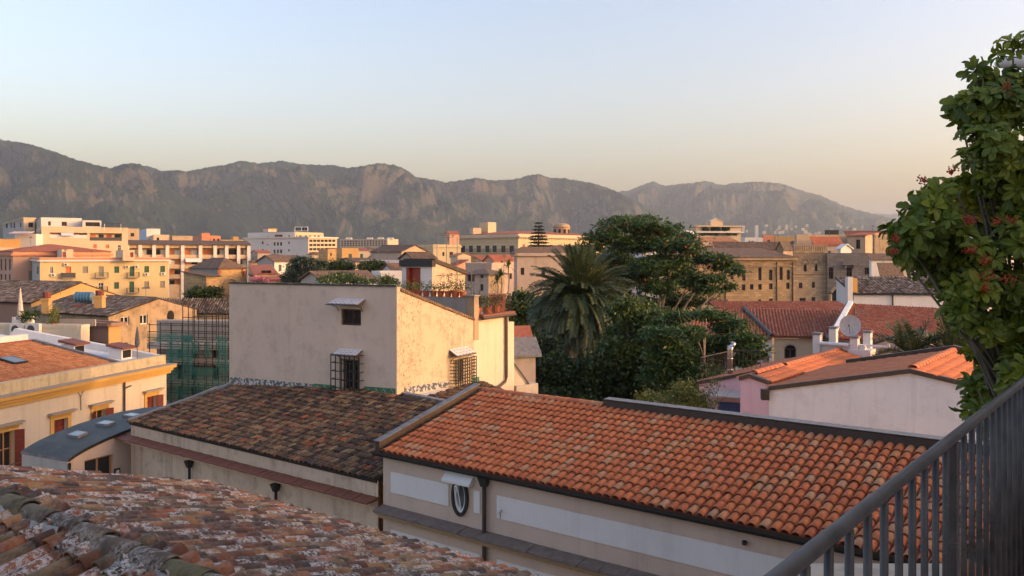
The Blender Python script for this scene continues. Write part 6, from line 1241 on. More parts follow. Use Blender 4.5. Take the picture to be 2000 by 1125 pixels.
# chimney group at the end of the pink ridge
ck = thing('chimney_row', 'low white wall with four chimney posts on the orange roof', 'chimney', P(1640, 690, 40.8)); f5 = Fr(P(1588, 0, 41.2).xy, P(1688, 0, 39.8).xy); zb_ = ZP(694, 40.5)
m = MB(); m.fbox(f5, 0, f5.L, -.45, -.1, zb_, ZP(670, 40.8), 'pl_white'); obj('wall', m, ck); m = MB(); m.tube([f5.pt(.3, .05, ZP(671, 40.8)), f5.pt(f5.L - .7, .05, ZP(671, 40.8))], .09, 'pl_whitewash', 8); obj('pipe', m, ck)
for px, yt, d, w in ((1595, 655, 0, .34), (1608, 647, -1.6, .34), (1668, 658, .0, .34), (1683, 650, -1.0, .34)):
    t = f5.hit(px, 670)[0]; m = MB(); zt_ = ZP(yt, 40.8); m.fbox(f5, t - w / 2, t + w / 2, d - w, d + .06, zb_ - .4, zt_, 'pl_white'); po = obj('chimney_post', m, ck); m = MB(); m.fbox(f5, t - w / 2 - .04, t + w / 2 + .04, d - w - .04, d + .10, zt_ + .003, zt_ + .10, 'lead'); obj('cap', m, po)
m = MB(); t = f5.hit(1666, 675)[0]; m.fbox(f5, t - .2, f5.L + .3, -.9, .12, zb_ - .3, ZP(680, 40.6), 'pl_white'); obj('plinth', m, ck)
ds = thing('satellite_dish', 'large grey satellite dish on a mast by the chimney posts', 'satellite dish', P(1664, 690, 41.2)); m = MB(); c = P(1661, 637, 41.2); ax = Vector((-.45, -.85, .28)).normalized(); e1_ = ax.cross(ZV).normalized(); e2_ = e1_.cross(ax); V = []; rr_ = .50
for j in range(5):
    rj = rr_ * j / 4; V += [c + e1_ * math.cos(2 * math.pi * k / 20) * rj + e2_ * math.sin(2 * math.pi * k / 20) * rj * 1.08 + ax * (rj * rj * .45) for k in range(20)]
m.add(V, [(j * 20 + k, j * 20 + (k + 1) % 20, (j + 1) * 20 + (k + 1) % 20, (j + 1) * 20 + k) for j in range(4) for k in range(20)], 'dish'); obj('reflector', m, ds, smooth=True)
m = MB(); p = P(1669, 690, 41.3); m.tube([p, Vector((p.x, p.y, ZP(600, 41.3)))], .03, 'metal_black', 6); obj('mast', m, ds); m = MB(); m.tube([c - e2_ * .45, c + ax * .55 - e2_ * .1], .018, 'lead', 5); m.lathe(c + ax * .55 - e2_ * .14, [(.04, 0), (.06, .03), (.05, .12)], 'lead', 8); obj('feed_arm', m, ds)
yg = MB(); q_ = Vector((p.x, p.y, ZP(612, 41.3)))
yg.tube([q_ - Vector((.1, 0, 0)), q_ + Vector((.7, -.1, 0))], .012, 'lead', 4)
for i in range(8): w_ = q_ + Vector((.05 + i * .08, 0, 0)); yg.tube([w_ - ZV * .12, w_ + ZV * .12], .006, 'lead', 4)
obj('aerial_boom', yg, ds)
aerial(1590, 655, 625, 41, 'thin black lightning rod on the first chimney post', 0, .012)
pp = thing('vent_pipe', 'white jointed vent pipe lying on the orange roof ridge', 'pipe', P(1715, 676, 40)); m = MB(); m.tube([P(1690, 674, 40.2), P(1738, 678, 39.2)], .05, 'pl_whitewash', 8); m.tube([P(1735, 672, 39.2), P(1736, 684, 39.2)], .06, 'pl_whitewash', 8); obj('pipe', m, pp)
# red tiled wings beyond
A = P(1508, 657, 58); Bp = P(1628, 661, 57); 
wg = thing('red_wing', 'cream wing with dark red tile roof, hipped towards the garden tree', 'house', (*((A + Bp) / 2).xy + Vector((2, 3)), 0)) if False else thing('red_wing', 'cream wing with dark red tile roof hipped towards the garden tree', 'house', ((A.x + Bp.x) / 2 + 1, 61, 0))
T1, T2 = P(1452, 603, 66), P(1646, 605, 65)
e = (Bp - A); e.z = 0; e.normalize(); up_ = (T1 - A); s = up_ - e * up_.dot(e); Ls = s.length; s.normalize()
tiled_stuff(wg, A, e, s, [(0, 0), ((Bp - A).dot(e) + .3, 0), ((T2 - A).dot(e) + .2, Ls), ((T1 - A).dot(e), Ls)], .23, .36, 'tile_mid_red', 'deck_red', h=.08, seg=4)
hipv = MB(); hipv.tube([A + ZV * .08, T1 + ZV * .08], .14, 'metal_black', 6); obj('hip_flashing', hipv, wg)
G0 = P(1300, 655, 60); G1 = P(1385, 604, 68); m = MB(); 
e_ = Vector((A - G0)); ee_ = Vector((e_.x, e_.y, 0)).normalized(); s_ = T1 - A; sA = s_ - ee_ * s_.dot(ee_); Lq = sA.length; sA.normalize()
tiled_stuff(wg, G0, ee_, sA, [(0, 0), ((A - G0).dot(ee_), 0), ((T1 - G0).dot(ee_), Lq), (2.0, Lq)], .23, .36, 'tile_flat_orange', 'deck_red', h=.05, seg=3)
wf = Fr(A.xy + e.xy * .15 - Vector((e.y, -e.x)) * .35, Bp.xy + e.xy * .8 - Vector((e.y, -e.x)) * .35); m = MB(); ww = wf.rect(1532, 681, 1555, 701); wall_face(m, wf, 0, wf.L, 0, A.z - .15, [ww], 'pl_far_cream'); lw_ = Fr((G0.x, G0.y + .4), (A.x + .1, A.y + .35)); hw = [lw_.rect(1470, 702, 1480, 722), lw_.rect(1490, 697, 1502, 714)]; wall_face(m, lw_, 0, lw_.L, 0, A.z - .15, hw, 'pl_white'); obj('wall', m, wg)
win(wg, wf, ww, 'void'); [win(wg, lw_, h_, 'shutter_grey') for h_ in hw]
m = MB(); t, zz = (ww[0] + ww[1]) / 2, ww[3]; rad = (ww[1] - ww[0]) / 2; pts = [wf.pt(t + math.cos(a) * rad, .03, zz + math.sin(a) * rad * .8) for a in np.linspace(0, math.pi, 11)]; m.add(pts, [list(range(11))], 'void'); m.tube(pts, .06, 'pl_greywarm', 5); obj('arch', m, wg)
b = Block(1405, 1660, 1690, 72, 3); b.root('back_wing', 'long low wing with a red tile ridge behind the hipped wing', 'house'); z = ZP(606, 72); b.walls(0, z, 'pl_far_cream'); shed_tiles(b, z, 590, 'tile_mid_red', 'pl_far_cream', h=.08)
b = Block(1630, 1905, 1960, 53, 4, dr=8.5); b.root('broad_red_house', 'broad red tiled roof with white verge wall beyond the satellite dish', 'house'); z = ZP(668, 53.6)
A3 = Vector((*b.pts[0], ZP(662, b.pts[0].y))); B3 = Vector((*b.pts[1], ZP(677, b.pts[1].y))); z = min(A3.z, B3.z); b.walls(0, z - .1, 'pl_far_cream'); T = P(1667, 594, A3.y + 8.5); e = (B3 - A3).normalized(); v_ = T - A3; s = v_ - e * v_.dot(e); Ls = s.length; s.normalize(); o_ = v_.dot(e)
tiled_stuff(b.r, A3, e, s, [(0, 0), ((B3 - A3).length, 0), ((B3 - A3).length + o_, Ls), (o_, Ls)], .23, .36, 'tile_mid_red', 'deck_red', h=.085, seg=4)
m = MB(); m.hexa([A3 - e * .35 - ZV * .1, A3 - e * .02 - ZV * .1, T - e * .02 - ZV * .1, T - e * .35 - ZV * .1], [A3 - e * .35 + ZV * .25, A3 - e * .02 + ZV * .25, T - e * .02 + ZV * .25, T - e * .35 + ZV * .25], 'pl_whitewash'); obj('verge_wall', m, b.r); m = MB(); m.hexa([A3 - e * .55 - ZV * .1, A3 - e * .36 - ZV * .1, T - e * .36 - ZV * .1, T - e * .55 - ZV * .1], [A3 - e * .55 + ZV * .06, A3 - e * .36 + ZV * .06, T - e * .36 + ZV * .06, T - e * .55 + ZV * .06], 'metal_black'); obj('valley_gutter', m, b.r)
# low gable roof with rough flat roof among palms
gh = gable_house('grey_gable_shed', 'low grey gabled shed with rough dark roof among the palm leaves', Vector(P(1700, 0, 45).xy), Vector(P(1757, 0, 44.5).xy), Vector(P(1830, 0, 43.5).xy), ZP(676, 44.5), ZP(655, 44.5), VV * 4.0, 'pl_greywarm', 'tile_mid_dark', 'deck_dark', ridge=False)
# house with black mottled tiles
b = Block(1668, 1880, 1905, 84, 5, dr=6.0); b.root('mottled_roof_house', 'white house with black and grey mottled barrel tile roof', 'house'); z = ZP(574, 84.8); b.walls(0, z, 'pl_white'); shed_tiles(b, z, 543, 'tile_mid_dark', 'pl_white', .15, pitch=.34, row=.5, h=.11)
m = MB(); a = Vector((*b.pts[0], 0)); m.box(a.x - .7, a.x - .2, a.y - .2, a.y + .5, 0, ZP(541, a.y), 'pl_white'); m.box(a.x - .197, a.x + .4, a.y + .1, a.y + .45, z, ZP(543, a.y), 'pl_ochre'); obj('end_wall', m, b.r); m = MB(); t = b.L.hit(1743, 585)[0]; m.tube([b.L.pt(t, .1, z), b.L.pt(t, .1, z - 3)], .08, 'metal_black', 6); obj('downpipe', m, b.r)
# stone palace, crenellated tower, grey wing
b = Block(1300, 1302, 1550, 128, 88); b.root('stone_palace', 'ochre stone palace with tall slit windows and long brown roof', 'palace'); z = b.z(508)
hs = wins(b, b.Rt, r2, [(452, 440, 475, 520), (535, 455, 557, 530), (647, 437, 670, 527), (722, 452, 745, 528), (795, 435, 817, 525), (845, 453, 867, 523)], 'glass') + wins(b, b.Rt, r2, [(532, 555, 556, 598), (588, 553, 612, 592), (647, 553, 671, 592), (722, 548, 747, 590), (842, 543, 865, 587), (722, 655, 748, 685), (645, 660, 668, 685)], 'glass')
b.walls(0, z, 'st_palace', hr=hole4(hs)); put(b, b.Rt, hs); b.band('cornice', z, z + .35, 'st_tower', .5); b.band('frieze', z - 1.0, z - .8, 'st_tower', .15); R4 = b.Rt; zr = ZP(486, 137)
m = MB(); m.hexa([R4.pt(-.5, .6, z + .36), R4.pt(R4.L, .6, z + .36), R4.pt(R4.L - 2, -9, zr), R4.pt(-.5, -9, zr)], [R4.pt(-.5, .6, z + .5), R4.pt(R4.L, .6, z + .5), R4.pt(R4.L - 2, -9, zr + .14), R4.pt(-.5, -9, zr + .14)], 'roof_brown'); obj('roof', m, b.r)
for px in (417, 775, 887): m = MB(); t = R4.hit(*r2(px, 550))[0]; m.tube([R4.pt(t, .1, z - .3), R4.pt(t, .1, 4)], .09, 'metal_brown', 6); obj('downpipe', m, b.r)
b = Block(1548, 1550, 1617, 129, 88); b.root('stone_tower', 'square stone tower with pointed battlements and arched windows', 'tower'); z = b.z(491)
hs = wins(b, b.Rt, r2, [(963, 412, 985, 465), (1040, 410, 1060, 462)], 'void') + wins(b, b.Rt, r2, [(930, 543, 955, 583), (1020, 537, 1043, 580), (1018, 643, 1045, 685), (935, 650, 978, 683)], 'glass'); b.walls(0, z, 'st_tower', hr=hole4(hs)); put(b, b.Rt, hs); R4 = b.Rt
m = MB(); z1 = b.z(r2(0, 475)[1]); m.fbox(R4, 0, R4.L, .002, .2, z1 - .15, z1, 'st_tower'); obj('string_course', m, b.r)
k = 19
for i in range(k): t = R4.L * (i + .5) / k; w_ = R4.L / k * .30; m = MB(); m.hexa([R4.pt(t - w_, 0, z), R4.pt(t + w_, 0, z), R4.pt(t + w_, -.4, z), R4.pt(t - w_, -.4, z)], [R4.pt(t - w_ * .8, 0, z + .95), R4.pt(t + w_ * .8, 0, z + .95), R4.pt(t + w_ * .8, -.4, z + .95), R4.pt(t - w_ * .8, -.4, z + .95)], 'st_tower'); m.hexa([R4.pt(t - w_ * 1.5, .06, z - 2.2), R4.pt(t - w_ * .6, .06, z - 2.2), R4.pt(t - w_ * .6, .002, z - 2.2), R4.pt(t - w_ * 1.5, .002, z - 2.2)], [R4.pt(t - w_ * 1.5, .12, z - .1), R4.pt(t - w_ * .6, .12, z - .1), R4.pt(t - w_ * .6, .002, z - .1), R4.pt(t - w_ * 1.5, .002, z - .1)], 'st_tower'); obj('merlon', m, b.r)
for px in (974, 1050): t, zz = R4.hit(*r2(px, 412)); m = MB(); pts = [R4.pt(t + math.cos(a) * .5, .05, zz + math.sin(a) * .8) for a in np.linspace(0, math.pi, 9)]; m.tube(pts, .1, 'st_grey', 5); obj('arch', m, b.r)
b = Block(1616, 1700, 1712, 127, 12); b.root('grey_stone_wing', 'dark grey stone wing with pointed arches and carved brackets', 'palace'); z = b.z(494)
hs = wins(b, b.L, r2, [(1137, 435, 1170, 517), (1262, 437, 1300, 515), (1388, 437, 1420, 487)], 'void'); b.walls(0, z, 'st_grey', hl=hole4(hs)); put(b, b.L, hs); m = MB(); t0, z0 = b.L.hit(*r2(1230, 415)); t1, _ = b.L.hit(*r2(1330, 415)); m.fbox(b.L, t0, t1, .002, .7, z0 - .1, z0 + .3, 'st_grey')
for t in (t0 + .3, t1 - .5): m.fbox(b.L, t, t + .3, .002, .5, z0 - .6, z0 - .103, 'st_grey')
obj('brackets', m, b.r); m = MB()
for px, w_ in ((1187, 40), (1300, 42)):
    t, zz = b.L.hit(*r2(px, 625)); rad = abs(b.L.hit(*r2(px + w_, 625))[0] - t); H_ = rad * 1.15; arc = [b.L.pt(t + rad * (1 - 2 * k / 12), .03, zz + H_ * (1 - abs(1 - 2 * k / 12) ** 2.2)) for k in range(13)]
    q_ = MB(); q_.add(arc + [b.L.pt(t - rad, .03, zz - 3.5), b.L.pt(t + rad, .03, zz - 3.5)], [list(range(15))], 'glass'); obj('pane', q_, b.r); m.tube([b.L.pt(t + rad, .06, zz - 3.5)] + arc + [b.L.pt(t - rad, .06, zz - 3.5)], .28, 'st_tower', 6)
obj('arch', m, b.r)
simple('rooftop_gable', 'small stone gable rising over the brown palace roof', 'house', 1516, 1530, 1548, 137, 30, 487, 'st_tower', None, ('gw', 473, 'roof_dark'))
b = simple('white_stair_house', 'white house with dark tile strip right of the grey stone wing', 'house', 1698, 1702, 1770, 112, 85, 506, 'pl_white', None, ('shedR', 500, 'tile_mid_dark'))
simple('dark_lean_to', 'dark mottled lean-to roof against the white house', 'house', 1718, 1722, 1760, 104, 84, 536, 'pl_white', None, ('shedR', 520, 'tile_mid_dark'))
simple('pink_back_house', 'dull pink house with shuttered window beyond the mottled roof', 'house', 1754, 1757, 1830, 106, 86, 517, 'pl_tan', None, ('shedR', 509, 'tile_mid_dark'), hr=[(1769, 521, 1783, 533)], style='shutter_grey')
simple('balcony_flats', 'pinkish apartment tower with balconies behind the leafy plant', 'apartment block', 1826, 1853, 1990, 190, 25, 388, 'pl_tan', 'pl_greywarm', hl=[(1831, 440, 1838, 446), (1843, 438, 1849, 448), (1831, 415, 1838, 422)], hr=[(1880, 434, 1886, 444), (1905, 434, 1911, 444)])
bb = Block(1826, 1853, 1990, 190, 25); bb.r = [o for o in bpy.data.objects if o.name.startswith('balcony_flats')][-1]
for y in (412, 436, 460): balcony(bb.r, bb.L, .2, bb.L.L - .2, ZP(y, 191), 1.1, 'lead', 'pl_greywarm', solid='pl_greywarm')
simple('white_low_house', 'white low house below the balcony apartment tower', 'house', 1870, 1880, 1935, 150, 80, 472, 'pl_white', hr=[(1900, 476, 1906, 484)])
# far right skyline
b = Block(1352, 1360, 1447, 330, 82); b.root('terrace_flats', 'stepped cream flats with planted terraces under the grey hills', 'apartment block'); z = b.z(443); hs = [(*b.Rt.rect(*r2(255, 155), *r2(300, 180)), 2.0), (*b.Rt.rect(*r2(315, 152), *r2(385, 182)), 2.0), (*b.Rt.rect(*r2(390, 152), *r2(450, 180)), 2.0), (*b.Rt.rect(*r2(230, 195), *r2(500, 215)), 2.0)]; b.walls(0, z, 'pl_far_cream', hr=hs); b.band('cornice', z, z + .5, 'pl_far_cream', .9); m = MB(); z1 = b.z(r2(0, 190)[1]); b.band('floor_band', z1 - .3, z1 + .3, 'pl_far_white', 1.0)
for i, h in enumerate(hs):
    for k in range(3): t = h[0] + (h[1] - h[0]) * (k + .5) / 3; m = MB(); m.fbox(b.Rt, t - .8, t + .8, -1.99, -1.9, h[2], h[3] - .3, 'glass'); obj('balcony_door', m, b.r)
    leaf_cloud('planting', b.r, [(b.Rt.pt((h[0] + h[1]) / 2, .4, h[2] + .6), (h[1] - h[0]) * .4, .5, .7)], 260, .35, .7, 'leaf_dark', seed=i, kind='stuff')
h = Block(1383, 1388, 1412, 333, 80); h.r = b.r; h.walls(z, h.z(432), 'pl_far_cream', name='penthouse_wall'); h.gable(h.z(432), 1.0, 'pl_far_white', 'pl_far_cream', 'u')
simple('white_skyline_house', 'white house under the stepped terrace flats', 'house', 1322, 1345, 1362, 300, 35, 462, 'pl_far_white', 'pl_far_white', ('gw', 451, 'pl_far_white'), hl=[(1339, 459, 1341, 464)])
simple('long_cream_house', 'long low cream house in front of the terrace flats', 'house', 1350, 1362, 1440, 250, 70, 471, 'pl_far_cream', None, ('hip', 463, 'roof_terracotta'), hr=[(1370, 474, 1373, 478), (1385, 474, 1388, 478)])
simple('white_chimney_house', 'white block with a tall white chimney shaft', 'house', 1448, 1455, 1490, 270, 70, 467, 'pl_far_white', hr=[(1462, 470, 1465, 475)])
wc = thing('white_shaft', 'slender tall white chimney shaft on the skyline', 'chimney', P(1477.5, 470, 272)); m = MB(); p = P(1477.5, 470, 272); m.box(p.x - .45, p.x + .45, 271.5, 272.5, p.z - 1, ZP(440, 272), 'pl_far_white'); obj('shaft', m, wc)
simple('brown_brick_house', 'brown brick house right of the white shaft', 'house', 1488, 1491, 1512, 300, 80, 462, 'pl_far_red'); simple('long_orange_house', 'long flat orange wall on the skyline', 'house', 1511, 1514, 1556, 310, 84, 464, 'pl_orange')
simple('dark_roof_range', 'long dark roofed range behind the stone palace roof', 'house', 1395, 1400, 1548, 160, 84, 487, 'pl_far_tan', None, ('shedR', 476, 'roof_dark'))
simple('brown_block', 'broad brown block with flat roof behind the battlements', 'house', 1552, 1556, 1660, 175, 84, 463, 'pl_far_tan', None, None, hr=[(1586, 465, 1596, 476)])
simple('rusty_roof_house', 'low rust roofed house behind the battlements', 'house', 1585, 1592, 1645, 160, 70, 478, 'pl_greywarm', None, ('shedR', 466, 'roof_red'))
simple('white_gable', 'small white gable to the right of the battlements', 'house', 1636, 1642, 1663, 138, 55, 486, 'pl_white', None, ('gu', 478, 'pl_white'))
simple('tan_ruin', 'tall tan blank walls of a ruined house on the skyline', 'house', 1655, 1690, 1735, 165, 30, 461, 'pl_far_tan', 'pl_far_tan', ('gu', 455, 'roof_red'), hl=[(1672, 468, 1680, 486)]); simple('tan_ruin', 'tan blank house with patched plaster beside the ruined walls', 'house', 1704, 1708, 1750, 158, 75, 463, 'pl_stain')
simple('red_skyline_roof', 'low dark red roof above the tan blank walls', 'house', 1650, 1655, 1762, 200, 84, 458, 'pl_far_red', None, ('shedR', 453, 'roof_red'))
wt = thing('black_screen', 'black screened plant box on the skyline roof', 'plant box', P(1625, 456, 190)); m = MB(); a = P(1617, 457, 190); c_ = P(1635, 450, 190); m.box(a.x, c_.x, 189, 192, a.z - .3, c_.z, 'metal_black'); m.box(a.x - .1, c_.x + .1, 188.9, 192.1, c_.z + .003, c_.z + .12, 'lead'); obj('box', m, wt)
# more roofs to fill the gaps of the old town
rd = random.Random(12); used = 0
cols = [('pl_far_cream', 'cream'), ('pl_far_white', 'white'), ('pl_far_tan', 'tan'), ('pl_salmon', 'salmon'), ('pl_greywarm', 'grey brown'), ('pl_orange', 'ochre')]; rfs = [('roof_red', 'red'), ('roof_brown', 'brown'), ('roof_dark', 'dark'), ('roof_terracotta', 'orange')]
for x, Y, yt in [(-20, 290, 478), (215, 270, 488), (490, 300, 489), (520, 260, 495), (560, 210, 500), (600, 280, 492), (640, 300, 485), (700, 420, 482), (735, 400, 486), (760, 500, 484), (790, 450, 482), (820, 400, 481), (850, 480, 480), (660, 200, 505), (720, 215, 500), (880, 240, 495), (920, 230, 500), (990, 220, 503), (1060, 230, 480), (1180, 260, 470), (1240, 280, 468), (1300, 260, 470), (1330, 210, 478), (1380, 230, 476), (1430, 240, 477), (1500, 250, 474), (1540, 280, 470), (1590, 300, 467), (1680, 320, 462), (1740, 300, 464), (1790, 260, 468), (1840, 230, 474), (1900, 240, 478), (1960, 220, 480)]:
    w_ = rd.uniform(26, 46); (mt, cn), (rm_, rn_) = rd.choice(cols), rd.choice(rfs); k = rd.choice(('hip', 'gw', 'gu', 'shedR'))
    kind_ = {'hip': 'hipped', 'gw': 'gabled', 'gu': 'gabled', 'shedR': 'single slope'}[k]
    o = simple('town_house', 'old town house seen as a small roof among the crowded roofs', 'house', x, x + w_ * .35, x + w_, Y, rd.uniform(30, 65), yt + 5, mt, None, (k, yt, rm_)); o.r['group'] = 'town houses filling the gaps'
    near = min((q for q in bpy.data.objects if q.get('category') and q.parent is None and q.name.split('.')[0] not in ('town_house', 'potted_plant', 'aerial', 'dracaena', 'chimney')), key=lambda q: (q.location.xy - o.r.location.xy).length)
    o.r['label'] = 'small %s town house with %s %s roof near the %s' % (cn, rn_, kind_, near.name.split('.')[0].replace('_', ' '))
# ------------------------------------------------------------------ trees and plants
def frond_mesh(L, e0, bend, seed, mat, nl=46, ll=.62):
    r_ = random.Random(seed); m = MB(); pts = []; p = Vector((0, 0, 0)); n_ = 16
    for i in range(n_ + 1):
        s = i / n_; e = e0 - bend * s ** 1.35; e = max(e, -1.52); d = Vector((math.cos(e), 0, math.sin(e))); pts.append((p.copy(), d)); p = p + d * (L / n_)
    m.tube([q for q, _ in pts], [.045 * (1 - i / n_ * .8) for i in range(n_ + 1)], mat, 4, False)
    for k in range(nl):
        s = .10 + .90 * k / nl; i = min(int(s * n_), n_ - 1); f = s * n_ - i; q = pts[i][0].lerp(pts[i + 1][0], f); d = pts[i][1]; upv = Vector((-d.z, 0, d.x)); l_ = ll * (1 - abs(s - .45) * .9) * r_.uniform(.85, 1.1)
        for sd in (-1, 1):
            side = Vector((0, sd, 0)); dd = (side * .80 + d * .42 + upv * r_.uniform(-.05, .45)).normalized(); w = d.cross(dd).cross(dd).normalized() * .030; e_ = q + dd * l_ - ZV * .06 * l_
            mid = q + dd * l_ * .5; m.add([q + w * .5, mid + w, e_, mid - w], [(0, 1, 2, 3)], mat)
    return m
def palm(name, label, c, L, counts, seed, trunk_r=.42, sub=1.0, zb=0.0, nl=84):
    o = thing(name, label, 'palm', (c.x, c.y, zb)); m = MB(); m.tube([(c.x, c.y, zb), (c.x, c.y, c.z - 1.2), (c.x, c.y, c.z - .3), (c.x, c.y, c.z + .2)], [trunk_r, trunk_r * .95, trunk_r * 1.5, trunk_r * .6], 'bark', 12); obj('trunk', m, o)
    r_ = random.Random(seed)
    for (e0, bend, n, mat) in counts:
        ms = [mesh('frond', frond_mesh(L * r_.uniform(.9, 1.05), R(e0 + r_.uniform(-5, 5)), R(bend + r_.uniform(-8, 8)), seed * 50 + k, mat, nl)) for k in range(3)]; a0 = r_.uniform(0, 6.28)
        for i in range(n):
            ob = bpy.data.objects.new('frond', ms[i % 3]); COL.objects.link(ob); ob.parent = o; a = a0 + 2 * math.pi * (i + r_.uniform(-.3, .3)) / n
            ob.location = Vector((math.cos(a) * .25 * sub, math.sin(a) * .25 * sub, c.z - zb + r_.uniform(-.2, .2) + (.2 if e0 > 40 else (-.25 if e0 < -20 else 0)))); ob.rotation_euler = (r_.uniform(-.22, .22), r_.uniform(-.1, .1), a)
    return o
palm('date_palm', 'tall date palm with full drooping crown in the garden', P(1133, 592, 70), 4.9, [(86, 20, 14, 'frond_green'), (72, 42, 24, 'frond_green'), (58, 62, 28, 'frond_green'), (44, 80, 30, 'frond_green'), (32, 88, 36, 'frond_green'), (20, 90, 36, 'frond_green'), (8, 88, 36, 'frond_green'), (-4, 80, 36, 'frond_green'), (-20, 66, 36, 'frond_green'), (-34, 52, 30, 'frond_green'), (-46, 42, 14, 'frond_brown'), (-50, 36, 18, 'frond_green'), (-62, 26, 16, 'frond_brown')], 3)
palm('young_palm', 'small palm with few leaves beside the grey gabled shed', P(1782, 702, 37.5), 1.9, [(75, 30, 4, 'frond_green'), (50, 60, 6, 'frond_green'), (20, 70, 6, 'frond_green')], 7, .12, .4, 0, 34)
palm('young_palm', 'young palm rising behind the white gable house parapet', P(1858, 700, 37), 1.9, [(82, 20, 4, 'frond_green'), (55, 50, 6, 'frond_green'), (25, 70, 5, 'frond_green')], 9, .12, .4, 0, 34)
# big spreading tree with red seed pods
PC = [(a_, b_, c_, d_ * .68) for a_, b_, c_, d_ in [(1225, 440, 58, 20), (1180, 462, 46, 22), (1278, 448, 58, 22), (1150, 486, 30, 14), (1325, 480, 50, 22), (1248, 478, 62, 24), (1200, 505, 48, 24), (1365, 505, 46, 18), (1415, 520, 32, 18), (1300, 512, 56, 24), (1240, 540, 46, 24), (1350, 545, 44, 22), (1290, 560, 46, 22), (1398, 545, 26, 12), (1200, 565, 34, 22), (1335, 588, 46, 22), (1385, 590, 24, 10), (1255, 592, 40, 22), (1300, 618, 44, 20), (1360, 622, 40, 18), (1235, 632, 34, 22), (1190, 600, 34, 24), (1280, 650, 50, 22), (1335, 655, 46, 20), (1215, 535, 40, 22), (1270, 520, 50, 22), (1320, 530, 44, 20), (1165, 510, 26, 18), (1400, 505, 34, 14), (1435, 530, 18, 12), (1425, 560, 20, 10), (1380, 565, 30, 14), (1330, 465, 40, 16), (1255, 428, 40, 10), (1215, 430, 36, 10)]]
pt, cl = tree_px('spreading_tree', 'great spreading feathery tree dotted with red pods', 92, PC, (1262, 0), 62000, .17, .60, 'leaf_poinciana', flat=.45, seed=4, r0=.55, bark='bark_pale', depth=.8, limb=14, droop=.12, shell=.15)
leaf_cloud('seed_pods', pt, [(c[0], c[1] * 1.02, c[2] * 1.02, c[3] * 1.05) for c in cl[::2]], 620, .14, .28, 'flower_red', seed=8, shell=.85, kind='stuff')
tree_px('garden_tree', 'loose green tree reaching over the orange roof by the flue pipe', 49, [(1395, 618, 26, 8), (1425, 640, 26, 10), (1450, 660, 26, 11), (1470, 685, 20, 14), (1350, 650, 26, 10), (1385, 668, 26, 12), (1310, 690, 40, 20), (1330, 730, 40, 20), (1452, 708, 16, 12), (1330, 618, 22, 8), (1370, 730, 30, 18), (1410, 705, 24, 14), (1350, 695, 34, 18), (1290, 655, 30, 16), (1300, 735, 36, 22), (1425, 680, 22, 10), (1372, 610, 18, 7), (1440, 630, 14, 6)], (1345, 0), 27000, .11, .38, 'leaf_poinciana', flat=.35, seed=6, r0=.3, bark='bark_pale', limb=8, droop=.2)
tree_px('evergreen_tree', 'dense dark evergreen tree under the date palm', 55, [(1080, 730, 44, 40), (1130, 745, 50, 40), (1180, 730, 46, 44), (1060, 690, 30, 34), (1110, 790, 60, 24), (1170, 780, 50, 26), (1040, 745, 26, 36), (1215, 760, 34, 36)], (1120, 0), 30000, .16, .28, 'leaf_dark', seed=9, r0=.35, shell=.6)
tree_px('leafy_tree', 'full mid green tree between the palm and the pink house', 54, [(1240, 690, 44, 36), (1290, 715, 46, 34), (1250, 745, 48, 36), (1300, 760, 50, 30), (1225, 655, 34, 30), (1340, 770, 36, 24), (1275, 660, 40, 24), (1200, 700, 30, 40), (1245, 622, 34, 20), (1218, 604, 24, 20), (1290, 628, 34, 18), (1255, 600, 26, 14)], (1265, 0), 38000, .15, .30, 'leaf_mid', seed=10, r0=.35, droop=.3, shell=.6)
tree_px('laurel_tree', 'bushy bright green laurel beside the roof terrace', 84, [(1018, 592, 26, 22), (1040, 610, 30, 28), (1010, 640, 28, 34), (1045, 660, 32, 36), (1020, 690, 30, 30), (1060, 600, 20, 18), (1000, 610, 14, 26)], (1028, 0), 16000, .20, .34, 'leaf_mid', seed=12, r0=.3, shell=.6)
tree_px('yellow_shrub', 'yellow green shrub at the foot of the pink house', 33, [(1270, 785, 22, 18), (1300, 790, 26, 18), (1335, 770, 24, 22), (1360, 790, 26, 20), (1320, 805, 40, 14), (1262, 800, 14, 16)], (1318, 0), 9000, .05, .15, 'leaf_bright', seed=13, r0=.1, limb=6, shell=.35, cat='shrub')
tree_px('wall_shrub', 'thin dry shrub climbing the pink wall', 33.5, [(1386, 770, 10, 26), (1398, 745, 7, 16), (1376, 800, 12, 14)], (1388, 8), 420, .04, .12, 'leaf_mid', seed=14, r0=.05, limb=3, cat='shrub')
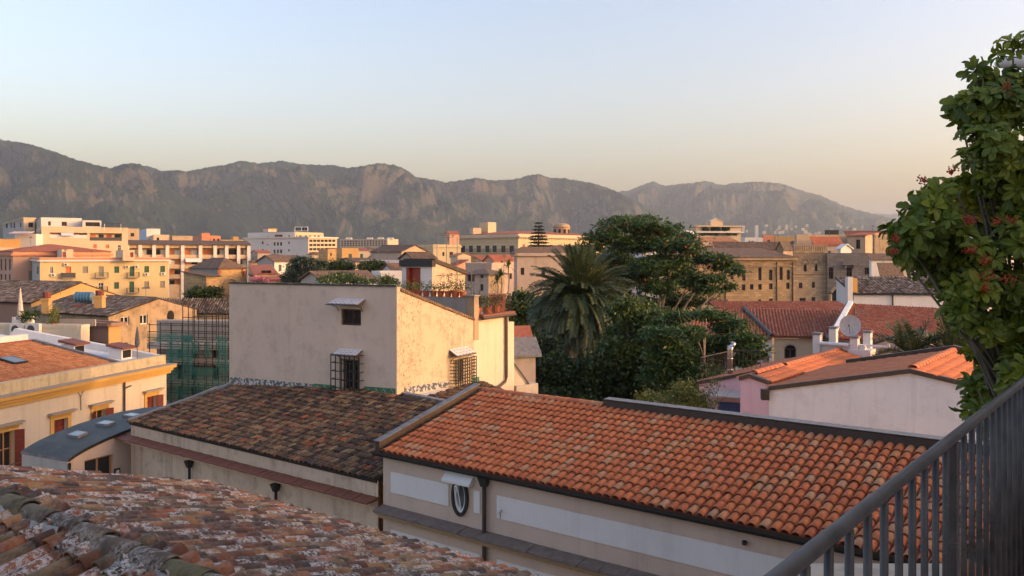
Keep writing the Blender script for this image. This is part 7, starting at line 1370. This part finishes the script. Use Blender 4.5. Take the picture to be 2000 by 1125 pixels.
# conifers and bushes in the middle
tree_px('dark_pine', 'ragged dark pine left of the twin gabled house', 112, [(575, 520, 14, 12), (590, 508, 16, 8), (605, 515, 18, 10), (565, 540, 12, 14), (585, 535, 20, 14), (615, 530, 16, 10), (560, 555, 12, 10), (580, 552, 16, 10), (628, 518, 10, 8)], (588, 0), 9000, .12, .36, 'leaf_conifer', seed=15, r0=.3, limb=9)
tree_px('dark_oak', 'round dark tree behind the flowering terrace', 130, [(660, 518, 14, 9), (675, 522, 14, 10), (648, 526, 10, 8)], (662, 0), 4500, .18, .36, 'leaf_dark', seed=16, r0=.25, limb=3)
tree_px('dark_oak', 'pair of low dark crowns below the warehouse', 128, [(712, 522, 11, 8), (730, 520, 14, 10), (742, 517, 10, 7)], (726, 0), 4500, .18, .36, 'leaf_dark', seed=17, r0=.25, limb=3)
for i, (x, w_) in enumerate(((381, 14), (405, 13), (424, 10))):
    tree_px('church_bush', ('widest dark bush', 'middle dark bush', 'narrow upright dark bush')[i] + ' below the stone church wall', 108, [(x, 572, w_, 9), (x - 2, 582, w_, 8), (x + 3, 566, w_ * .5, 6)], (x, 0), 2200, .15, .3, 'leaf_dark', seed=18 + i, r0=.15, limb=3, cat='bush')
def norfolk(px, yt, yb, Y, label):
    tp = P(px, yt, Y); zb_ = ZP(yb, Y); o = thing('norfolk_pine', label, 'tree', (tp.x, Y, 0)); m = MB(); m.tube([(tp.x, Y, 0), (tp.x, Y, zb_), tp], [.45, .3, .04], 'bark', 8); obj('trunk', m, o); cl = []; k = 9; H_ = tp.z - zb_
    for j in range(k):
        z_ = tp.z - H_ * (j + .4) / k; rad = .5 + 22 / F * Y * ((j + .6) / k) ** .85
        for i in range(7): a = 2 * math.pi * i / 7 + j * .4; cl.append((Vector((tp.x + math.cos(a) * rad * .6, Y + math.sin(a) * rad * .6, z_ + .2)), rad * .38, rad * .38, H_ / k * .20))
    leaf_cloud('crown', o, cl, 9000, .14, .5, 'leaf_conifer', flat=.5, seed=22, shell=.2)
norfolk(1052, 435, 492, 205, 'tiered dark norfolk pine in front of the palace')
# flowering terrace climbers behind the tall house parapet
fb = thing('jasmine_pergola', 'low pergola smothered in white flowering climber', 'climber', (P(690, 0, 44).x, 44, 12)); cl = [(P(x, y, 44 + d), w / F * 44, .6, h_ / F * 44) for x, y, w, h_, d in ((640, 546, 14, 7, 0), (665, 540, 18, 8, .5), (690, 548, 20, 8, 0), (715, 550, 16, 6, 0), (650, 552, 20, 6, -.5), (752, 548, 10, 8, 0), (768, 552, 8, 5, .3))]
leaf_cloud('foliage', fb, cl, 5200, .05, .15, 'leaf_mid', seed=25, shell=.3); FL1 = leaf_cloud('flowers', fb, [(c[0] - ZV * .1, c[1], c[2], c[3]) for c in cl[:5]], 420, .05, .06, 'flower_white', seed=26, shell=.8, kind='stuff')
m = MB()
for x in (640, 675, 710, 750): q_ = P(x, 552, 44); m.tube([Vector((q_.x, 44, 12)), q_ + ZV * .1], .03, 'wood', 5)
m.tube([P(636, 548, 44), P(760, 550, 44)], .03, 'wood', 5); obj('pergola_frame', m, fb)
fp = thing('pink_flower_bed', 'long box of pink flowers on the parapet', 'flower box', P(511, 553, 42)); m = MB(); a, c_ = P(503, 553, 42), P(528, 553, 42); m.box(a.x, c_.x, 41.8, 42.2, a.z - .8, a.z, 'pl_orange'); obj('box', m, fp); leaf_cloud('flowers', fp, [(P(513, 547, 42), .38, .25, .14)], 260, .06, .08, 'flower_pink', seed=28, shell=.2, kind='stuff'); leaf_cloud('leaves', fp, [(P(513, 550, 42), .4, .25, .12)], 160, .05, .1, 'leaf_mid', seed=29)
pm = MB(); 
# ------------------------------------------------------------------ the terrace we stand on: rail, plant, added shading house beside it
RD = Vector((.62, .784, 0)).normalized(); RN = Vector((RD.y, -RD.x, 0)); R0 = Vector((.5, 1.58, 0)); ZRL = 17.4
sl_ = MB(); a, c_ = R0 - RD * 8, R0 + RD * 9; sl_.hexa([p + ZV * 16.12 for p in (a, a + RN * 6, c_ + RN * 6, c_)], [p + ZV * 16.4 for p in (a, a + RN * 6, c_ + RN * 6, c_)], 'pl_terrace'); struct('terrace_floor', sl_)
hr_ = thing('terrace_railing', 'dark grey metal railing with round worn handrail', 'railing', R0 + ZV * 16.4); m = MB(); m.tube([R0 - RD * 4 + ZV * ZRL, R0 - RD * 2 + ZV * ZRL, R0 + ZV * ZRL, R0 + RD * 2 + ZV * ZRL, R0 + RD * 7 + ZV * ZRL], .0180, 'rail_paint', 20); obj('handrail', m, hr_, smooth=True)
bm_ = MB(); bm_.tube([(0, 0, .05), (0, 0, ZRL - 16.4 - .02)], .0105, 'rail_paint', 10); bme = mesh('baluster', bm_); bme.polygons.foreach_set('use_smooth', [True] * len(bme.polygons))
for i in range(-14, 48):
    s = i * .1435 - .004
    if abs(s - 1.575) < .03: continue
    ob = bpy.data.objects.new('baluster', bme); COL.objects.link(ob); ob.parent = hr_; ob.location = RD * s
for s in (-1.9, 1.56, 5.0): m = MB(); p = R0 + RD * s; m.hexa([p + RD * x + RN * y + ZV * 16.401 for x, y in ((-.025, -.012), (.025, -.012), (.025, .012), (-.025, .012))], [p + RD * x + RN * y + ZV * (ZRL - .02) for x, y in ((-.025, -.012), (.025, -.012), (.025, .012), (-.025, .012))], 'rail_paint'); obj('post', m, hr_)
m = MB(); p, q_ = R0 - RD * 4 + ZV * 16.46, R0 + RD * 7 + ZV * 16.46; m.hexa([p - RN * .015 - ZV * .012, q_ - RN * .015 - ZV * .012, q_ + RN * .015 - ZV * .012, p + RN * .015 - ZV * .012], [p - RN * .015 + ZV * .012, q_ - RN * .015 + ZV * .012, q_ + RN * .015 + ZV * .012, p + RN * .015 + ZV * .012], 'rail_paint'); obj('bottom_rail', m, hr_)
oh = thing('added_shade_house', 'added tall house out of view shading the near roof', 'house', (13, -2, 0)); m = MB(); m.box(9, 20, -14, 11, 0, 23, 'pl_cream'); obj('wall', m, oh); m = MB(); m.box(8.7, 20.3, -14.3, 11.3, 23.003, 23.3, 'pl_concrete'); obj('roof_slab', m, oh)  # unseen house, added to keep the low sun off the near roof
# umbrella plant
UC = Vector((3.25, 5.45, 15.6)); um = thing('umbrella_plant', 'tall leafy umbrella plant with orange berries beside the railing', 'plant', UC)
pb_ = MB(); pb_.lathe(UC, [(.26, 0), (.34, .38), (.37, .39), (.37, .45), (.32, .45), (.31, .40)], 'terracotta', 18); po = thing('large_pot', 'large terracotta pot holding the umbrella plant', 'pot', UC); obj('pot', pb_, po); q_ = MB(); q_.lathe(UC + ZV * .385, [(.31, 0), (.3, .02), (.1, .03)], 'soil', 14); obj('soil', q_, po)
lg = MB(); lg.box(2.2, 8.99, 4.75, 6.6, 15.3, 15.598, 'pl_oldcream'); lg.box(2.6, 8.99, 5.2, 6.3, 0, 15.298, 'pl_oldcream'); lo_ = thing('planter_ledge', 'plastered ledge outside the railing carrying the big pot', 'ledge', (4, 5.6, 0)); obj('ledge', lg, lo_)
def umbrella_leaf(seed, mat):
    r_ = random.Random(seed); m = MB(); n_ = r_.choice((7, 8, 9)); m.tube([(0, 0, -.10), (0, 0, 0)], [.0035, .003], mat, 4, False)
    for k in range(n_):
        a = 2 * math.pi * k / n_ + r_.uniform(-.15, .15); L = r_.uniform(.075, .125); w = L * .20; el_ = r_.uniform(.1, 1.1); d = Vector((math.cos(a), math.sin(a), 0)); s = Vector((-d.y, d.x, 0)); pts = []
        for i, (f, ww) in enumerate(((.10, .10), (.38, .72), (.66, 1.0), (.88, .72), (1.0, .12))):
            h = L * (math.sin(el_) * f - .55 * f * f + .15 * f); c = d * L * f * .95 + ZV * h; pts += [c - s * w * ww + ZV * .006 * ww, c - ZV * .004, c + s * w * ww + ZV * .006 * ww]
        fs = []
        for i in range(4): b_ = i * 3; fs += [(b_, b_ + 1, b_ + 4, b_ + 3), (b_ + 1, b_ + 2, b_ + 5, b_ + 4)]
        m.add(pts, fs, mat)
    return m
lobes = [(1978, 95, 16, 14, 5), (1925, 160, 22, 18, 9), (1890, 205, 22, 20, 10), (1940, 210, 34, 34, 22), (1985, 190, 26, 50, 20), (1945, 290, 34, 40, 24), (1985, 330, 28, 60, 28), (1925, 350, 26, 30, 16), (1870, 375, 30, 22, 14), (1825, 385, 26, 22, 13), (1900, 415, 34, 26, 20), (1955, 420, 36, 40, 28), (1990, 470, 26, 50, 24), (1845, 430, 18, 14, 6), (1770, 470, 24, 18, 14), (1810, 480, 30, 20, 16), (1872, 212, 16, 10, 6), (1905, 255, 22, 20, 8), (1900, 310, 18, 16, 5), (1905, 135, 14, 10, 4), (1800, 405, 16, 14, 6), (1758, 448, 14, 10, 5), (1860, 455, 24, 12, 7), (1860, 490, 28, 26, 16), (1915, 500, 34, 34, 24), (1800, 515, 22, 16, 8), (1850, 540, 30, 24, 18), (1905, 570, 34, 36, 24), (1965, 560, 34, 40, 28), (1870, 600, 22, 26, 12), (1920, 640, 24, 24, 9), (1980, 650, 24, 40, 18), (1905, 690, 18, 16, 7), (1945, 715, 22, 26, 12), (1990, 730, 20, 40, 14), (1910, 760, 20, 20, 10), (1955, 780, 22, 28, 13), (1900, 795, 12, 10, 4), (1985, 830, 26, 40, 16), (1985, 920, 26, 44, 14), (1988, 1010, 24, 44, 12), (1990, 1090, 22, 40, 10), (1930, 820, 20, 20, 8), (1780, 450, 24, 12, 8), (1760, 500, 14, 10, 5), (1830, 520, 26, 20, 12), (1880, 540, 30, 26, 16), (1895, 610, 26, 30, 14), (1870, 560, 24, 20, 10), (2030, 400, 30, 120, 40), (2030, 700, 30, 120, 34)]
lm = [mesh('leaf', umbrella_leaf(k, 'leaf_umbrella')) for k in range(6)]; lsv = [umbrella_leaf(20 + k, 'leaf_umbrella_stuff') for k in range(4)]; rest = MB(); rest.m('leaf_umbrella_stuff'); allv = []; r_ = random.Random(5)
for x, y, rx, ry, n_ in lobes:
    Yc = 5.25 + r_.uniform(-.25, .35); c = P(x, y, Yc); q8 = .82 if x < 1930 else 1.0; rX, rZ = rx * q8 / F * Yc, ry * q8 / F * Yc
    for k in range(int(n_ * (1.35 if x < 1930 else 2.1))):
        d = Vector((r_.gauss(0, 1), r_.gauss(0, 1), r_.gauss(0, 1))).normalized(); q = c + Vector((d.x * rX, d.y * max(rX, .12), d.z * rZ)) * r_.uniform(.35, 1.12); ax = (d * 1.1 + ZV * .6 + Vector((-.25, -.45, 0))).normalized(); allv.append((q, ax, r_.uniform(.55, 1.15), r_.uniform(0, 6.28), -d.y + r_.random() * .5 - (2 if x > 2005 else 0)))
allv.sort(key=lambda t: -t[4])
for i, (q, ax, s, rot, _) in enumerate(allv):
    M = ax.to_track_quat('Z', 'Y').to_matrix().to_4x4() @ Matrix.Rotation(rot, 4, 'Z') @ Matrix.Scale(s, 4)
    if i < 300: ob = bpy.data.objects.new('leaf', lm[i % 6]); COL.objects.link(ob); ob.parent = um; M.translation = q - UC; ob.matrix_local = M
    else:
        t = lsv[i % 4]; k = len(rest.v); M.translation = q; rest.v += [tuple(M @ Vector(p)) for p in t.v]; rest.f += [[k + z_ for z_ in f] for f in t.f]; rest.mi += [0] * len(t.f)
obj('leaves', rest, um, kind='stuff')
st = MB(); cs = {}
for x, y, rx, ry, n_ in lobes:
    e_ = P(x, y, 5.35); hgt = max(.5, (e_.z - UC.z) * .55); st.tube([UC + Vector((r_.uniform(-.1, .1), r_.uniform(-.1, .1), .4)), UC + Vector((r_.uniform(-.05, .25), r_.uniform(-.1, .1), hgt)), e_], [.022, .014, .005], 'bark', 6)
obj('stem', st, um, smooth=True)
for k, (x, y, rx, ry) in enumerate(((1965, 172, 9, 20), (1802, 352, 10, 9), (1858, 334, 10, 8), (1748, 466, 9, 10), (1742, 490, 9, 8), (1893, 428, 12, 8), (1950, 432, 10, 7), (1975, 430, 10, 7), (1895, 488, 12, 8), (1925, 508, 12, 10), (1930, 540, 14, 12), (1970, 546, 16, 8), (1925, 562, 8, 8), (1890, 432, 8, 8))):
    m = MB(); Yb = 4.95
    for i in range(34):
        d = Vector((r_.gauss(0, .5), r_.gauss(0, .5), r_.gauss(0, .5))); q = P(x, y, Yb) + Vector((d.x * rx / F * Yb, d.y * rx / F * Yb, d.z * ry / F * Yb)); s = r_.uniform(.005, .008); m.add([q + Vector(v) * s for v in ((1, 0, 0), (0, 1, 0), (-1, 0, 0), (0, -1, 0), (0, 0, 1), (0, 0, -1))], [(0, 1, 4), (1, 2, 4), (2, 3, 4), (3, 0, 4), (1, 0, 5), (2, 1, 5), (3, 2, 5), (0, 3, 5)], 'berry')
    obj('berry_cluster', m, um, kind='stuff')
# wall lamp and boxed unit behind the plant
lp = thing('floodlight', 'white rounded floodlight on a pole behind the umbrella plant', 'lamp', (3.9, 6.2, 15.6)); m = MB(); c = P(1980, 126, 6.2); m.tube([(c.x + .1, 6.2, 15.6), (c.x + .1, 6.2, c.z - .02)], .025, 'lead', 8); obj('pole', m, lp); m = MB(); m.tube([c - Vector((.13, 0, 0)), c - Vector((.10, 0, -.012)), c + Vector((.05, 0, .02)), c + Vector((.16, 0, .02))], [.02, .04, .05, .045], 'ac_white', 12); obj('lamp_head', m, lp, smooth=True)
un = thing('boxed_unit', 'pale boxed air unit on a bracket behind the umbrella plant', 'air unit', (*P(1945, 655, 6.3).xy, 15.6)); m = MB(); a, c_ = P(1925, 688, 6.3), P(1968, 618, 6.3); m.box(a.x, c_.x + .15, 6.3, 6.55, a.z, c_.z, 'ac_white'); obj('casing', m, un); m = MB(); m.box(a.x + .02, a.x + .1, 6.29, 6.298, a.z + .03, a.z + .05, 'metal_black'); obj('badge', m, un); m = MB(); m.tube([(c_.x, 6.45, 15.6), (c_.x, 6.45, a.z)], .02, 'metal_black', 6); m.box(a.x, c_.x + .15, 6.3, 6.55, a.z - .03, a.z - .002, 'red_door'); obj('bracket', m, un)
rd = random.Random(33)
for x, yb, yt, Y, kx in ((128, 505, 486, 172, 4), (180, 505, 490, 175, 3), (60, 478, 462, 200, 4), (95, 424, 410, 222, 0), (141, 426, 405, 221, 2), (240, 452, 425, 225, 0), (340, 462, 448, 300, 3), (385, 462, 447, 312, 3), (505, 450, 438, 352, 2), (700, 482, 470, 210, 3), (738, 500, 483, 160, 4), (830, 486, 470, 190, 3), (885, 480, 458, 262, 4), (985, 520, 498, 128, 4), (1037, 486, 462, 118, 3), (1090, 452, 436, 390, 0), (1130, 452, 430, 385, 3), (1395, 480, 464, 200, 3), (1470, 486, 470, 160, 4), (1520, 474, 458, 300, 3), (1620, 480, 447, 170, 0), (1660, 462, 444, 165, 4), (1705, 458, 440, 190, 3), (1725, 520, 498, 104, 3), (285, 583, 560, 72, 4), (160, 588, 571, 73, 3), (118, 574, 556, 79, 4), (350, 606, 588, 74, 4)):
    c = P(x, yb, Y); near = min((q for q in bpy.data.objects if q.get('category') in ('house', 'apartment block', 'palace', 'palazzo', 'office', 'church', 'hut', 'tower', 'warehouse', 'annex') and q.parent is None), key=lambda q: (q.location.xy - c.xy).length)
    lb = 'thin %s aerial on a roof by the %s' % (('plain', '', 'two barred', 'three barred', 'four barred')[kx], near['label'].split(' with ')[0].split(' behind ')[0].split(' below ')[0])
    aerial(x, yb, yt, Y, ' '.join(lb.split()[:16]) if x not in (385, 350, 285, 60) else ('four barred aerial standing on the pink palazzo roof') if x == 60 else ('three barred aerial between the red flats and the loggia roof' if x == 385 else ('four barred aerial over the ochre row behind the scaffold' if x == 350 else 'four barred aerial above the stained gable')), kx, .00022 * Y + .008)
# ------------------------------------------------------------------ birds, hillside suburb, air
HB = obj('hillside_suburb', hm); HB['kind'] = 'stuff'; HB['label'] = 'pale houses scattered on the far hillside'; HB['category'] = 'houses'
hz = MB(); hz.box(-30100, 30100, -3100, 40100, -4, 760, 'haze' if 'haze' in MATS else 'paving')
m_, nt, b_ = newmat('haze'); nt.nodes.remove(b_); v_ = nd(nt, 'ShaderNodeVolumePrincipled'); v_.inputs['Color'].default_value = (0.78, 0.89, 1.0, 1); v_.inputs['Density'].default_value = 0.000078; v_.inputs['Anisotropy'].default_value = 0.2; nt.links.new(v_.outputs[0], nt.nodes['Material Output'].inputs['Volume'])
hz.ms = ['haze']; ho = obj('haze', hz); ho['kind'] = 'stuff'; ho['label'] = 'thin evening haze over the whole town and the hills'; ho['category'] = 'haze'
